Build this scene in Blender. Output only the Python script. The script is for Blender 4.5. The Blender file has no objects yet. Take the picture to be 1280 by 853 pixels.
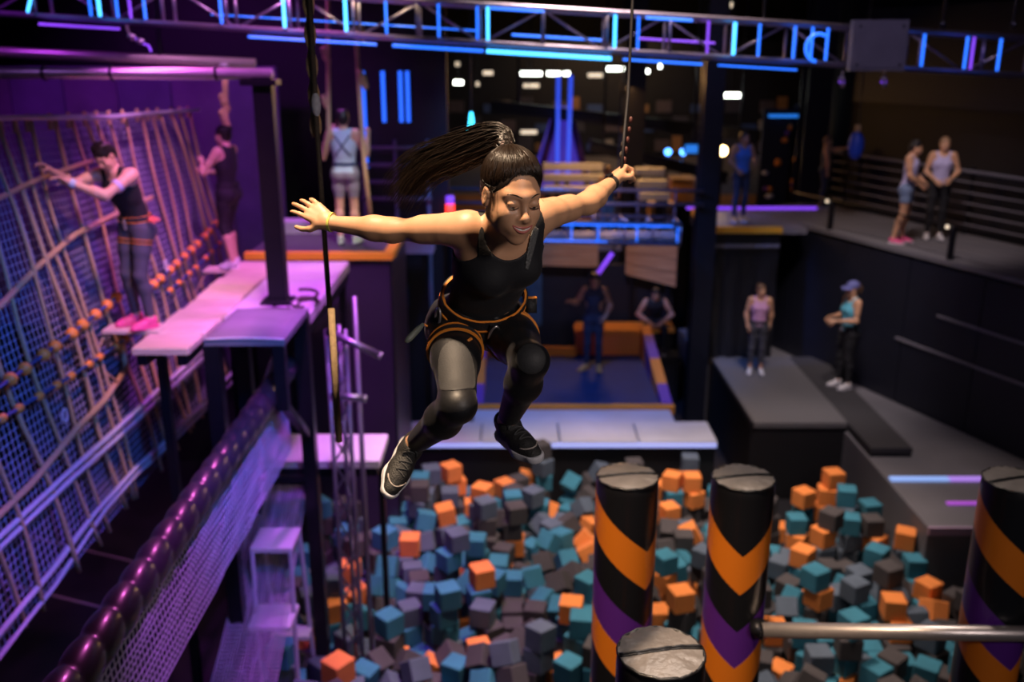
import bpy, bmesh, math, random
import numpy as np
from mathutils import Vector, Matrix, Euler

random.seed(11)
rng = np.random.default_rng(5)
C = bpy.context.scene.collection
SC = bpy.context.scene
R = math.radians

# ------------------------------------------------------------------ camera
cam = bpy.data.cameras.new('camera')
cam.sensor_width = 36.0
cam.lens = 33.75
cam.clip_start = .05
cam.clip_end = 200
cam.dof.use_dof = True
cam.dof.focus_distance = 2.95
cam.dof.aperture_fstop = 1.75
camo = bpy.data.objects.new('camera', cam)
C.objects.link(camo)
camo.location = (0, 0, 6.2)
camo.rotation_euler = (R(90 - 17), 0, 0)
SC.camera = camo

# ------------------------------------------------------------------ world, exposure
w = bpy.data.worlds.new('hall_air')
SC.world = w
w.use_nodes = True
w.node_tree.nodes['Background'].inputs[0].default_value = (.25, .32, .6, 1)
w.node_tree.nodes['Background'].inputs[1].default_value = .018
SC.view_settings.view_transform = 'Standard'
SC.view_settings.look = 'None'
SC.view_settings.exposure = 0.0
SC.view_settings.gamma = 1.0
SC.view_settings.use_curve_mapping = False
SC.cycles.max_bounces = 5
SC.cycles.diffuse_bounces = 3
SC.cycles.glossy_bounces = 3
SC.cycles.transparent_max_bounces = 4
SC.cycles.sample_clamp_indirect = 4.0
SC.cycles.use_denoising = True


def lamp(kind, loc, target, power, col, size=.3, spot=60, blend=.5, size_y=None):
    d = bpy.data.lights.new('lamp', kind)
    d.energy = power
    d.color = col
    if kind == 'AREA':
        d.size = size
        if size_y:
            d.shape = 'RECTANGLE'
            d.size_y = size_y
    else:
        d.shadow_soft_size = size
    if kind == 'SPOT':
        d.spot_size = R(spot)
        d.spot_blend = blend
    o = bpy.data.objects.new('lamp', d)
    C.objects.link(o)
    o.location = loc
    if target is not None:
        o.rotation_euler = (Vector(target) - Vector(loc)).to_track_quat('-Z', 'Y').to_euler()
    return o


# key spotlight over the jumper, warm, almost straight overhead
lamp('SPOT', (-.9, 2.6, 10.0), (-.02, 3.0, 6.0), 3000, (1, .72, .48), .10, 32, .4)
# added fill spot from behind the viewer on the jumper and the pillars
lamp('SPOT', (2.6, -1.3, 7.6), (1.2, 4.0, 4.7), 400, (1, .86, .82), .4, 56, .7)
lamp('SPOT', (1.9, 7.6, 10.2), (1.3, 4.6, 3.9), 900, (1, .82, .70), .3, 34, .6)  # added rim spot from beyond the pillars, for sheen on their caps
# overhead work lights above the pit
lamp('SPOT', (1.2, 10.4, 10.3), (1.4, 10.2, 0), 4500, (1, .76, .64), .7, 52, .6)
lamp('SPOT', (4.4, 11.4, 10.2), (4.3, 11.8, .4), 1300, (1, .82, .78), .5, 40, .7)
lamp('SPOT', (1.0, 6.9, 9.8), (1.0, 9.6, 0), 1300, (1, .80, .70), .5, 46, .7)
# magenta and violet stage light on the left platforms and the net
lamp('SPOT', (-1.2, 7.0, 9.6), (-2.7, 10.0, 3.7), 1500, (.74, .14, 1), .2, 40, .5)
lamp('SPOT', (-1.2, 5.6, 9.2), (-3.2, 8.6, 3.9), 1500, (1, .42, .50), .2, 26, .6)
lamp('SPOT', (-2.0, 8.4, 9.6), (-3.5, 11.0, 4.0), 1300, (.95, .34, .85), .2, 34, .6)
lamp('SPOT', (.4, 5.0, 8.6), (-2.1, 6.3, 2.4), 1000, (.62, .12, 1), .2, 36, .6)
lamp('SPOT', (-.8, 8.9, 8.4), (-1.8, 8.9, 1.8), 1300, (.66, .10, 1), .2, 40, .6)
lamp('SPOT', (-5.6, 8.6, 8.8), (-4.6, 13.6, 4.8), 480, (.55, .06, 1), .3, 60, .7)
lamp('SPOT', (-.4, 4.6, 6.6), (-4.2, 8.4, 2.4), 800, (.05, .20, 1), .3, 52, .7)
lamp('SPOT', (-3.4, 14.2, 9.5), (-2.4, 12.3, 3.7), 1000, (.74, .12, 1), .2, 34, .5)
lamp('SPOT', (-.9, 9.6, 8.6), (-2.1, 12.3, 4.6), 420, (.62, .70, 1), .2, 22, .6)
lamp('SPOT', (-2.4, 12.0, 9.6), (-2.1, 5.6, 3.3), 1300, (1, .16, .75), .25, 34, .6)
lamp('SPOT', (-.6, 8.8, 9.2), (-2.2, 11.9, 3.8), 1100, (1, .72, .42), .2, 20, .6)  # added warm spot to brighten the landing block's orange edge
# violet wash on the truss
lamp('SPOT', (2.4, 3.0, 9.6), (3.6, 10.0, 6.3), 420, (.72, .56, 1), .3, 44, .7)
lamp('SPOT', (-3.4, 4.0, 9.8), (-4.0, 10.0, 6.4), 130, (.5, .2, 1), .3, 34, .7)
# blue wash in the middle of the hall
lamp('SPOT', (.5, 12.0, 9.5), (.8, 16.0, 2.6), 2000, (.10, .28, 1), .3, 46, .6)
lamp('SPOT', (.0, 14.9, 6.6), (3.5, 17.6, 2.4), 900, (.10, .24, 1), .3, 34, .6)
lamp('SPOT', (.8, 11.0, 9.0), (.7, 13.9, .4), 420, (.42, .5, 1), .4, 40, .7)
lamp('SPOT', (2.8, 14.0, 8.8), (4.2, 17.8, 4.0), 260, (.25, .35, 1), .3, 26, .6)
# warm lamps over the far hall
lamp('SPOT', (1.6, 14.5, 6.6), (2.2, 19.2, 1.9), 420, (1, .56, .22), .3, 34, .7)
lamp('AREA', (2.0, 21.0, 5.6), (1.8, 19.4, 2.2), 90, (1, .50, .16), 1.2)
lamp('AREA', (3.0, 29, 7.0), (3.0, 32, 3.2), 70, (1, .58, .28), 3)
# dim house light on the right-hand walkway and deck
lamp('SPOT', (4.4, 12.0, 9.2), (6.7, 16.0, 3.2), 1000, (1, .80, .80), .5, 36, .7)
lamp('SPOT', (3.6, 11.6, 9.4), (4.9, 15.6, 1.0), 1600, (1, .84, .82), .5, 32, .7)


# ------------------------------------------------------------------ materials
def mat(name, col, rough=.6, metal=0., noise=0., nscale=8., bump=0., bscale=60., emit=None, estr=0., coat=0., sheen=0.):
    m = bpy.data.materials.new(name)
    m.use_nodes = True
    nt = m.node_tree
    b = nt.nodes['Principled BSDF']
    b.inputs['Base Color'].default_value = (*col, 1)
    b.inputs['Roughness'].default_value = rough
    b.inputs['Metallic'].default_value = metal
    if coat:
        b.inputs['Coat Weight'].default_value = coat
        b.inputs['Coat Roughness'].default_value = .15
    if sheen:
        b.inputs['Sheen Weight'].default_value = sheen
        b.inputs['Sheen Roughness'].default_value = .4
    tc = nt.nodes.new('ShaderNodeTexCoord')
    if noise:
        n = nt.nodes.new('ShaderNodeTexNoise')
        n.inputs['Scale'].default_value = nscale
        n.inputs['Detail'].default_value = 4
        nt.links.new(tc.outputs['Object'], n.inputs['Vector'])
        mx = nt.nodes.new('ShaderNodeMix')
        mx.data_type = 'RGBA'
        mx.inputs[6].default_value = (*[max(0, c * (1 - noise)) for c in col], 1)
        mx.inputs[7].default_value = (*[min(1, c * (1 + noise)) for c in col], 1)
        nt.links.new(n.outputs[0], mx.inputs[0])
        nt.links.new(mx.outputs[2], b.inputs['Base Color'])
    if bump:
        n2 = nt.nodes.new('ShaderNodeTexNoise')
        n2.inputs['Scale'].default_value = bscale
        n2.inputs['Detail'].default_value = 3
        nt.links.new(tc.outputs['Object'], n2.inputs['Vector'])
        bp = nt.nodes.new('ShaderNodeBump')
        bp.inputs['Strength'].default_value = bump
        bp.inputs['Distance'].default_value = .01
        nt.links.new(n2.outputs[0], bp.inputs['Height'])
        nt.links.new(bp.outputs[0], b.inputs['Normal'])
    if emit:
        b.inputs['Emission Color'].default_value = (*emit, 1)
        b.inputs['Emission Strength'].default_value = estr
    return m


def wood(name, c1, c2, rough=.55, scale=3.):
    m = mat(name, c1, rough)
    nt = m.node_tree
    b = nt.nodes['Principled BSDF']
    tc = nt.nodes['Texture Coordinate']
    mp = nt.nodes.new('ShaderNodeMapping')
    mp.inputs['Scale'].default_value = (scale, scale * 9, scale * 9)
    n = nt.nodes.new('ShaderNodeTexNoise')
    n.inputs['Scale'].default_value = 1.6
    n.inputs['Detail'].default_value = 6
    r = nt.nodes.new('ShaderNodeValToRGB')
    r.color_ramp.elements[0].position = .35
    r.color_ramp.elements[0].color = (*c1, 1)
    r.color_ramp.elements[1].position = .68
    r.color_ramp.elements[1].color = (*c2, 1)
    nt.links.new(tc.outputs['Object'], mp.inputs[0])
    nt.links.new(mp.outputs[0], n.inputs['Vector'])
    nt.links.new(n.outputs[0], r.inputs[0])
    nt.links.new(r.outputs[0], b.inputs['Base Color'])
    return m


def chevron(name, turn):
    """vinyl pillar cover: black with orange and violet chevron bands whose points face `turn`"""
    m = mat(name, (.01, .01, .012), .32, coat=.25)
    nt = m.node_tree
    b = nt.nodes['Principled BSDF']
    tc = nt.nodes['Texture Coordinate']
    sp = nt.nodes.new('ShaderNodeSeparateXYZ')
    nt.links.new(tc.outputs['Object'], sp.inputs[0])

    def mth(op, a, c=None):
        n = nt.nodes.new('ShaderNodeMath')
        n.operation = op
        for i, v in ((0, a), (1, c)):
            if v is None:
                continue
            if isinstance(v, (int, float)):
                n.inputs[i].default_value = v
            else:
                nt.links.new(v, n.inputs[i])
        return n.outputs[0]
    ca, sa = math.cos(turn), math.sin(turn)
    xr = mth('ADD', mth('MULTIPLY', sp.outputs[0], ca), mth('MULTIPLY', sp.outputs[1], sa))
    yr = mth('SUBTRACT', mth('MULTIPLY', sp.outputs[1], ca), mth('MULTIPLY', sp.outputs[0], sa))
    ang = mth('ABSOLUTE', mth('ARCTAN2', yr, xr))
    # distance below the cap, shifted up as one turns away from the point of the V
    s = mth('SUBTRACT', mth('MULTIPLY', ang, .15), mth('ADD', sp.outputs[2], .40))
    s = mth('DIVIDE', mth('ADD', s, .6), 5.)
    r = nt.nodes.new('ShaderNodeValToRGB')
    r.color_ramp.interpolation = 'CONSTANT'
    e = r.color_ramp.elements
    blk, org, vio = (.008, .008, .010, 1), (.62, .165, .012, 1), (.085, .017, .21, 1)
    e[0].position = 0
    e[0].color = blk
    e[1].position = .12
    e[1].color = org
    for p, c in ((.167, blk), (.214, vio), (.26, org), (.304, blk), (.36, org), (.41, blk), (.46, vio), (.51, org), (.56, blk)):
        x = e.new(p)
        x.color = c
    nt.links.new(s, r.inputs[0])
    nt.links.new(r.outputs[0], b.inputs['Base Color'])
    return m


def stripes(name, cols, ang, width):
    m = mat(name, cols[0], .5)
    nt = m.node_tree
    b = nt.nodes['Principled BSDF']
    tc = nt.nodes['Texture Coordinate']
    mp = nt.nodes.new('ShaderNodeMapping')
    mp.inputs['Rotation'].default_value = (ang, 0, 0)
    sp = nt.nodes.new('ShaderNodeSeparateXYZ')
    md = nt.nodes.new('ShaderNodeMath')
    md.operation = 'PINGPONG'
    md.inputs[1].default_value = width
    dv = nt.nodes.new('ShaderNodeMath')
    dv.operation = 'DIVIDE'
    dv.inputs[1].default_value = width
    r = nt.nodes.new('ShaderNodeValToRGB')
    r.color_ramp.interpolation = 'CONSTANT'
    r.color_ramp.elements[0].color = (*cols[0], 1)
    r.color_ramp.elements[1].position = .5
    r.color_ramp.elements[1].color = (*cols[1], 1)
    nt.links.new(tc.outputs['Object'], mp.inputs[0])
    nt.links.new(mp.outputs[0], sp.inputs[0])
    nt.links.new(sp.outputs[1], md.inputs[0])
    nt.links.new(md.outputs[0], dv.inputs[0])
    nt.links.new(dv.outputs[0], r.inputs[0])
    nt.links.new(r.outputs[0], b.inputs['Base Color'])
    return m


M = {}
M['black'] = mat('black_paint', (.008, .008, .012), .55, noise=.3, nscale=5)
M['black_gloss'] = mat('black_vinyl', (.008, .008, .010), .38, noise=.3, bump=.25, bscale=9, coat=.2)
M['dark'] = mat('dark_panel', (.009, .010, .019), .5, noise=.35, nscale=2.2, bump=.1, bscale=20)
M['floor'] = mat('dark_floor', (.010, .010, .014), .6, noise=.4, nscale=3)
M['seam'] = mat('floor_seam', (.30, .24, .28), .5)
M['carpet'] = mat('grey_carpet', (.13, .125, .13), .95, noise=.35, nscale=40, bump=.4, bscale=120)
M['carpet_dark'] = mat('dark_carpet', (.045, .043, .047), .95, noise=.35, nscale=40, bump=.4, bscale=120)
M['bank'] = mat('grey_vinyl_floor', (.15, .145, .16), .7, noise=.25, nscale=1.5)
M['skirt'] = mat('black_skirt', (.008, .008, .010), .55, noise=.3, bump=.6, bscale=3)
M['steel'] = mat('black_steel', (.02, .02, .026), .4, .6, noise=.2)
M['truss'] = mat('truss_aluminium', (.34, .30, .40), .38, .85, noise=.15)
M['pipe'] = mat('brushed_pipe', (.62, .56, .55), .38, .8, noise=.12, nscale=20)
M['rope'] = mat('hemp_rope', (.52, .36, .20), .85, noise=.35, nscale=60, bump=.6, bscale=150)
M['rope_dark'] = mat('dark_rope', (.055, .04, .03), .7, noise=.4, nscale=60, bump=.6, bscale=150)
M['rope_blue'] = mat('pale_rope', (.55, .55, .66), .8, noise=.3, nscale=60, bump=.6, bscale=150)
M['cord'] = mat('blue_cord', (.04, .07, .22), .7)
M['net'] = mat('net_cord', (.32, .30, .46), .8)
M['net_purple'] = mat('net_cord_pale', (.50, .44, .60), .8)
M['ball'] = mat('orange_float', (.85, .30, .05), .5, noise=.15)
M['plank'] = wood('pale_plank', (.58, .44, .34), (.74, .60, .48))
M['ply'] = wood('plywood', (.42, .20, .08), (.60, .33, .14), .6, 1.2)
M['deck'] = mat('pale_deck_pad', (.62, .56, .62), .55, noise=.12, nscale=3)
M['slate'] = mat('slate_vinyl', (.20, .19, .22), .45, noise=.25, nscale=4)
M['orange'] = mat('orange_vinyl', (.85, .30, .03), .45, noise=.08)
M['edge'] = mat('amber_edge_vinyl', (.95, .46, .035), .45, noise=.08)
M['purple'] = mat('violet_vinyl', (.16, .05, .34), .5, noise=.1)
M['pad'] = stripes('striped_pad', ((.80, .27, .05), (.14, .05, .38)), .75, .55)
M['bluemat'] = mat('blue_trampoline_bed', (.006, .028, .11), .7, noise=.35, nscale=2)
M['ledge'] = mat('pale_ledge_vinyl', (.48, .50, .60), .38, noise=.3, nscale=1.3)
M['white'] = mat('pale_paint', (.6, .6, .62), .5, noise=.1)
M['plate'] = mat('grey_plate', (.17, .165, .20), .55, noise=.2, nscale=6)
M['led_blue'] = mat('blue_led', (.05, .2, .6), .4, emit=(.02, .16, 1), estr=1.7)
M['led_cyan'] = mat('cyan_led', (.1, .4, .6), .4, emit=(.06, .42, 1), estr=3.4)
M['led_purple'] = mat('violet_led', (.2, .1, .6), .4, emit=(.24, .06, .9), estr=1.1)
M['lamp_white'] = mat('white_lamp', (.9, .9, .85), .4, emit=(.95, 1, .88), estr=9)
M['lamp_dim'] = mat('dim_lamp', (.7, .6, .5), .4, emit=(1, .80, .58), estr=1.1)
M['lamp_warm'] = mat('warm_lamp', (.9, .7, .4), .4, emit=(1, .62, .25), estr=22)
M['lamp_red'] = mat('red_lamp', (.7, .05, .05), .4, emit=(1, .04, .02), estr=2.6)
M['screen'] = mat('blue_screen', (.05, .2, .5), .4, emit=(.02, .2, .8), estr=1.0)
M['lilac'] = mat('violet_inflatable_glow', (.10, .07, .50), .5, emit=(.07, .04, .6), estr=.5)  # faint glow put into the slide's skin, which is no lamp


# ------------------------------------------------------------------ mesh helpers
class MB:
    def __init__(s):
        s.v = []
        s.f = []

    def add(s, vs, fs):
        b = len(s.v)
        s.v += [tuple(v) for v in vs]
        s.f += [tuple(b + i for i in f) for f in fs]
        return s

    def box(s, x0, x1, y0, y1, z0, z1, bev=0.):
        if not bev:
            v = [(x, y, z) for z in (z0, z1) for y in (y0, y1) for x in (x0, x1)]
            return s.add(v, [(0, 2, 3, 1), (4, 5, 7, 6), (0, 1, 5, 4), (1, 3, 7, 5), (3, 2, 6, 7), (2, 0, 4, 6)])
        return s.prism([(x0 + bev, y0), (x1 - bev, y0), (x1, y0 + bev), (x1, y1 - bev), (x1 - bev, y1), (x0 + bev, y1),
                        (x0, y1 - bev), (x0, y0 + bev)], z0, z1, bev)

    def prism(s, poly, z0, z1, bev=0.):
        n = len(poly)
        if bev:
            cx = sum(p[0] for p in poly) / n
            cy = sum(p[1] for p in poly) / n
            ins = []
            for x, y in poly:
                d = math.hypot(x - cx, y - cy)
                k = (d - bev) / d
                ins.append((cx + (x - cx) * k, cy + (y - cy) * k))
            rings = [[(x, y, z0) for x, y in poly], [(x, y, z1 - bev) for x, y in poly], [(x, y, z1) for x, y in ins]]
        else:
            rings = [[(x, y, z0) for x, y in poly], [(x, y, z1) for x, y in poly]]
        vs = [p for r in rings for p in r]
        fs = [tuple(range(n - 1, -1, -1)), tuple(range(len(vs) - n, len(vs)))]
        for k in range(len(rings) - 1):
            for i in range(n):
                j = (i + 1) % n
                fs.append((k * n + i, k * n + j, (k + 1) * n + j, (k + 1) * n + i))
        return s.add(vs, fs)

    def tube(s, pts, r, n=8, cap=True, closed=False, rad=None):
        pts = [Vector(p) for p in pts]
        m = len(pts)
        t0 = (pts[1] - pts[0]).normalized()
        a = Vector((0, 0, 1)) if abs(t0.z) < .9 else Vector((1, 0, 0))
        u = t0.cross(a).normalized()
        vs = []
        for i, p in enumerate(pts):
            if closed:
                t = pts[(i + 1) % m] - pts[i - 1]
            else:
                t = pts[min(i + 1, m - 1)] - pts[max(i - 1, 0)]
            t.normalize()
            u = (u - t * u.dot(t)).normalized()
            v = t.cross(u)
            rr = rad[i] if rad else r
            for k in range(n):
                an = 2 * math.pi * k / n
                vs.append(p + (u * math.cos(an) + v * math.sin(an)) * rr)
        fs = []
        for i in range(m if closed else m - 1):
            i2 = (i + 1) % m
            for k in range(n):
                k2 = (k + 1) % n
                fs.append((i * n + k, i * n + k2, i2 * n + k2, i2 * n + k))
        if cap and not closed:
            fs += [tuple(range(n - 1, -1, -1)), tuple((m - 1) * n + k for k in range(n))]
        return s.add(vs, fs)

    def bar(s, a, b, w, h, up=(0, 0, 1)):
        a, b = Vector(a), Vector(b)
        t = (b - a).normalized()
        up = Vector(up)
        if abs(t.dot(up)) > .95:
            up = Vector((0, 1, 0))
        sd = t.cross(up).normalized() * w / 2
        u = sd.cross(t).normalized() * h / 2
        v = [p + x * sd + y * u for p in (a, b) for x, y in ((-1, -1), (1, -1), (1, 1), (-1, 1))]
        return s.add(v, [(3, 2, 1, 0), (4, 5, 6, 7), (0, 1, 5, 4), (1, 2, 6, 5), (2, 3, 7, 6), (3, 0, 4, 7)])

    def ball(s, c, r, n=10, m=6, axes=None):
        c = Vector(c)
        rr = Vector((r, r, r)) if isinstance(r, (int, float)) else Vector(r)
        vs = []
        for j in range(1, m):
            ph = math.pi * j / m
            for i in range(n):
                th = 2 * math.pi * i / n
                p = Vector((rr.x * math.sin(ph) * math.cos(th), rr.y * math.sin(ph) * math.sin(th), rr.z * math.cos(ph)))
                vs.append(c + (axes @ p if axes else p))
        top, bot = Vector((0, 0, rr.z)), Vector((0, 0, -rr.z))
        vs += [c + (axes @ top if axes else top), c + (axes @ bot if axes else bot)]
        fs = []
        for j in range(m - 2):
            for i in range(n):
                k = (i + 1) % n
                fs.append((j * n + i, (j + 1) * n + i, (j + 1) * n + k, j * n + k))
        for i in range(n):
            k = (i + 1) % n
            fs.append((len(vs) - 2, i, k))
            fs.append((len(vs) - 1, (m - 2) * n + k, (m - 2) * n + i))
        return s.add(vs, fs)

    def build(s, name, material, parent=None, smooth=False, kind=None):
        off = root_of(parent)
        me = bpy.data.meshes.new(name)
        vs = np.array(s.v, dtype=float) - np.array(off)
        me.from_pydata(vs.tolist(), [], s.f)
        me.materials.append(M[material] if isinstance(material, str) else material)
        if smooth:
            me.polygons.foreach_set('use_smooth', [True] * len(me.polygons))
        me.update()
        o = bpy.data.objects.new(name, me)
        C.objects.link(o)
        if parent:
            o.parent = parent
        if kind:
            o['kind'] = kind
        return o


def root_of(o):
    p = Vector((0, 0, 0))
    while o:
        p = p + Vector(o.location)
        o = o.parent
    return p


def thing(name, label, cat, loc=(0, 0, 0), group=None):
    o = bpy.data.objects.new(name, None)
    C.objects.link(o)
    o.empty_display_size = .1
    o.location = loc
    tag(o, label, cat, group)
    return o


def tag(o, label, cat, group=None):
    o['label'] = label
    o['category'] = cat
    if group:
        o['group'] = group
    return o


def struct(o):
    o['kind'] = 'structure'
    return o


def lerp(a, b, t):
    return Vector(a) * (1 - t) + Vector(b) * t


def sag(a, b, s, n=14, side=(0, 0, 0)):
    a, b = Vector(a), Vector(b)
    return [a.lerp(b, i / n) + (Vector((0, 0, -s)) + Vector(side)) * 4 * (i / n) * (1 - i / n) for i in range(n + 1)]


# ------------------------------------------------------------------ the hall
struct(MB().box(-9, 12, -1, 42, -.8, -.6).build('floor', 'floor'))
struct(MB().box(-9, 12, 4, 42, 10.6, 10.8).build('ceiling', 'black'))
struct(MB().box(-9.2, -9, -1, 42, -.6, 10.6).build('wall_left', 'black'))
struct(MB().box(-9, 12, 42, 42.2, -.6, 10.6).build('wall_back', 'black'))
struct(MB().box(-9, -3.2, 15.2, 15.4, -.6, 10.6).build('wall_left_back', 'black'))
for i, (a, b) in enumerate((((-8.5, 11.9), (-4.0, 10.2)), ((-8.5, 13.1), (-4.0, 11.3)), ((-8.5, 18.2), (-3.4, 16.4)))):
    m = MB()
    m.bar((a[0], a[1], -.594), (b[0], b[1], -.594), .03, .012)
    struct(m.build(f'trim_{i + 1}', 'seam'))
# walls of the foam pit
struct(MB().box(-2.95, -2.78, 3, 11.6, -.6, .25).build('wall_pit_left', 'skirt'))

# raised grey bank on the right of the pit, with the angled wall and the walkway on top
m = MB()
m.prism([(5.12, 10.62), (9.5, 10.62), (9.5, 11.2), (4.7, 19.4), (3.5, 19.4), (3.5, 17.0), (5.12, 17.0)], -.6, .55, .03)
struct(m.build('floor_bank', 'bank'))
WD = Vector((-2.35, 5.87, 0)).normalized()
WN = Vector((5.87, 2.35, 0)).normalized()
W0 = Vector((8.55, 9.55, 0))


def wl(t, n, z):
    p = W0 + WD * t + WN * n
    return (p.x, p.y, z)


def wbox(m, t0, t1, n0, n1, z0, z1):
    v = [wl(t, n, z) for z in (z0, z1) for n in (n0, n1) for t in (t0, t1)]
    return m.add(v, [(0, 1, 3, 2), (4, 6, 7, 5), (0, 4, 5, 1), (1, 5, 7, 3), (3, 7, 6, 2), (2, 6, 4, 0)])


wr = struct(wbox(MB(), 0, 10.3, .04, .2, -.6, 3.0).build('wall_right', 'black'))
t = 0.
for k in range(7):
    wbox(MB(), t + .012, t + 1.46, 0, .05, .56, 2.98).build('panel', 'dark', wr)
    t += 1.47
for (t0, t1, z) in ((3.2, 6.0, 1.62), (1.6, 3.0, 1.45), (3.2, 5.2, 2.2)):
    wbox(MB(), t0, t1, -.03, .0, z, z + .035).build('batten', 'slate', wr)
fw = struct(wbox(MB(), -.2, 10.6, .2, 2.2, 2.9, 3.03).build('floor_walkway', 'black'))
for k in range(6):
    wbox(MB(), -.2, 10.6, -.03 + k * .34, .27 + k * .34, 3.03, 3.10).build('deck_board', 'bank', fw)
wu = struct(wbox(MB(), -1.5, 11.0, 2.2, 2.4, -.6, 10.6).build('wall_right_upper', 'black'))
wbox(MB(), -1.5, 9.6, 1.75, 2.2, 5.25, 6.9).build('fascia', 'dark', wu)
wbox(MB(), -1.5, 9.6, 1.73, 1.78, 5.22, 5.27).build('fascia_edge', 'dark', wu)
struct(MB().box(11.6, 12, -1, 42, -.6, 10.6).build('wall_right_outer', 'black'))

rl = thing('handrail', 'dark cable handrail along the back of the raised right walkway', 'railing', wl(5, 1.95, 3.1))
for k in range(7):
    m = MB()
    wbox(m, .3 + k * 1.6, .36 + k * 1.6, 1.93, 1.99, 3.1, 4.25)
    m.build('post', 'steel', rl)
for k in range(6):
    m = MB()
    m.tube([wl(-.2, 1.9, 3.28 + k * .18), wl(10.2, 1.9, 3.28 + k * .18)], .014 if k < 5 else .028, 6)
    m.build('rail_cable', 'plate', rl)
fr = thing('kerb_railing', 'low black railing on posts along the front edge of the right walkway', 'railing', wl(5, .06, 3.1))
for tt in (2.18, 5.15, 7.9):
    m = MB()
    wbox(m, tt, tt + .07, .03, .1, 3.1, 3.62)
    m.build('post', 'steel', fr)
    MB().ball(wl(tt + .1, 0, 3.6), .03, 8, 5).build('post_lamp', 'lamp_dim', fr)
m = MB()
m.tube([wl(-.2, .06, 3.62), wl(9.0, .06, 3.62)], .017, 6)
m.build('top_rail', 'steel', fr)

# ------------------------------------------------------------------ decks right of the pit
dk = thing('carpeted_deck', 'grey carpeted deck block with black skirt where the woman in pink stands', 'platform', (4.4, 15.3, -.6))
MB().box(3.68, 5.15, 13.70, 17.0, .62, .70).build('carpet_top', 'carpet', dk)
MB().box(3.68, 5.15, 13.72, 17.0, -.6, .62).build('skirt', 'skirt', dk)
MB().box(3.66, 3.70, 13.68, 17.0, .60, .712).build('edge_trim', 'black_gloss', dk)
dk2 = thing('carpeted_step_deck', 'darker carpeted strip deck between the grey deck and the sloping bank', 'platform', (5.45, 15, -.6))
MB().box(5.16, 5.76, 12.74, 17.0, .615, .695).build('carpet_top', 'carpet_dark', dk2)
MB().box(5.16, 5.76, 12.76, 17.0, .55, .615).build('skirt', 'skirt', dk2)
MB().box(5.16, 5.76, 12.755, 12.775, .2, .61).build('front_panel', 'skirt', dk2)

bs = thing('light_strip', 'pale blue to violet light strip across the bank behind the rightmost pillar', 'light', (6, 11.95, .56))
MB().box(5.16, 5.95, 11.92, 12.02, .555, .59).build('tube', mat('bank_strip_blue', (.2, .3, .6), emit=(.30, .48, 1), estr=.75), bs)
MB().box(5.95, 7.4, 11.92, 12.02, .555, .59).build('tube', mat('bank_strip_violet', (.3, .2, .6), emit=(.50, .26, .95), estr=.7), bs)
bs = thing('light_strip', 'short magenta light strip nearer the pit edge behind the rightmost pillar', 'light', (6.3, 11.2, .56))
MB().box(5.62, 7.2, 11.22, 11.28, .555, .58).build('tube', mat('bank_strip_magenta', (.4, .1, .5), emit=(.5, .1, .8), estr=.55), bs)
be = struct(MB().box(5.12, 9.5, 10.585, 10.625, .46, .565).build('trim_4', mat('bank_edge', (.42, .30, .44), .4)))

# right pillar block with orange edge
pb = thing('viewing_block', 'tall black block with orange top edge where the person in blue stands', 'platform', (4.4, 17.9, -.6))
MB().box(3.62, 4.82, 17.06, 19.1, -.6, 3.0).build('body', 'black_gloss', pb)
MB().box(3.60, 5.3, 17.04, 19.1, 3.0, 3.09).build('top_mat', 'slate', pb)
MB().box(3.58, 4.84, 17.0, 17.09, 3.02, 3.13).build('front_edge', 'edge', pb)
MB().box(3.575, 3.66, 17.09, 19.1, 3.02, 3.13).build('side_edge', 'edge', pb)
m = MB()
for k in range(7):
    m.ball((3.75 + k * .17, 17.02, 2.78), .028, 8, 5)
m.box(3.66, 4.82, 17.03, 17.05, 2.75, 2.81)
m.build('bolt_rail', 'plate', pb)
m = MB()
for i in range(9):
    for j in range(7):
        pass
g = []
n1, n2 = 15, 13
vs = [(3.66 + 1.14 * i / (n1 - 1), 17.045 - .05 * abs(math.sin(i * 1.3 + j * .4)) - .12 * (1 - j / (n2 - 1)) * abs(math.sin(i * .9 + .5)), .72 + 1.9 * j / (n2 - 1)) for j in range(n2) for i in range(n1)]
m.add(vs, [(j * n1 + i, j * n1 + i + 1, (j + 1) * n1 + i + 1, (j + 1) * n1 + i) for j in range(n2 - 1) for i in range(n1 - 1)])
m.build('drape', 'black_gloss', pb, smooth=True)
ls = thing('light_strip', 'violet light strip along the floor behind the person in blue', 'light', (5.2, 19.3, 3.1))
m = MB()
m.box(3.5, 6.1, 19.14, 19.2, 3.1, 3.15)
m.build('tube', 'led_purple', ls)
MB().box(3.5, 6.1, 19.2, 19.24, 3.08, 3.17).build('housing', 'steel', ls)

for (x, y, wd, lab) in ((3.40, 16.78, .34, 'thick black steel column left of the viewing block'),
                        (2.68, 21.6, .42, 'dark column in the far hall behind the raised fist'),
                        (6.2, 20.2, .5, 'broad dark column behind the person in blue')):
    c = thing('steel_column', lab, 'column', (x, y, -.6))
    h = wd / 2
    m = MB()
    m.box(x - h, x + h, y - h, y - h + .03, -.58, 10.6)
    m.box(x - h, x + h, y + h - .03, y + h, -.58, 10.6)
    m.box(x - .02, x + .02, y - h + .03, y + h - .03, -.58, 10.6)
    m.build('shaft', 'steel', c)
    MB().box(x - h - .08, x + h + .08, y - h - .08, y + h + .08, -.6, -.57).build('base_plate', 'steel', c)

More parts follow.
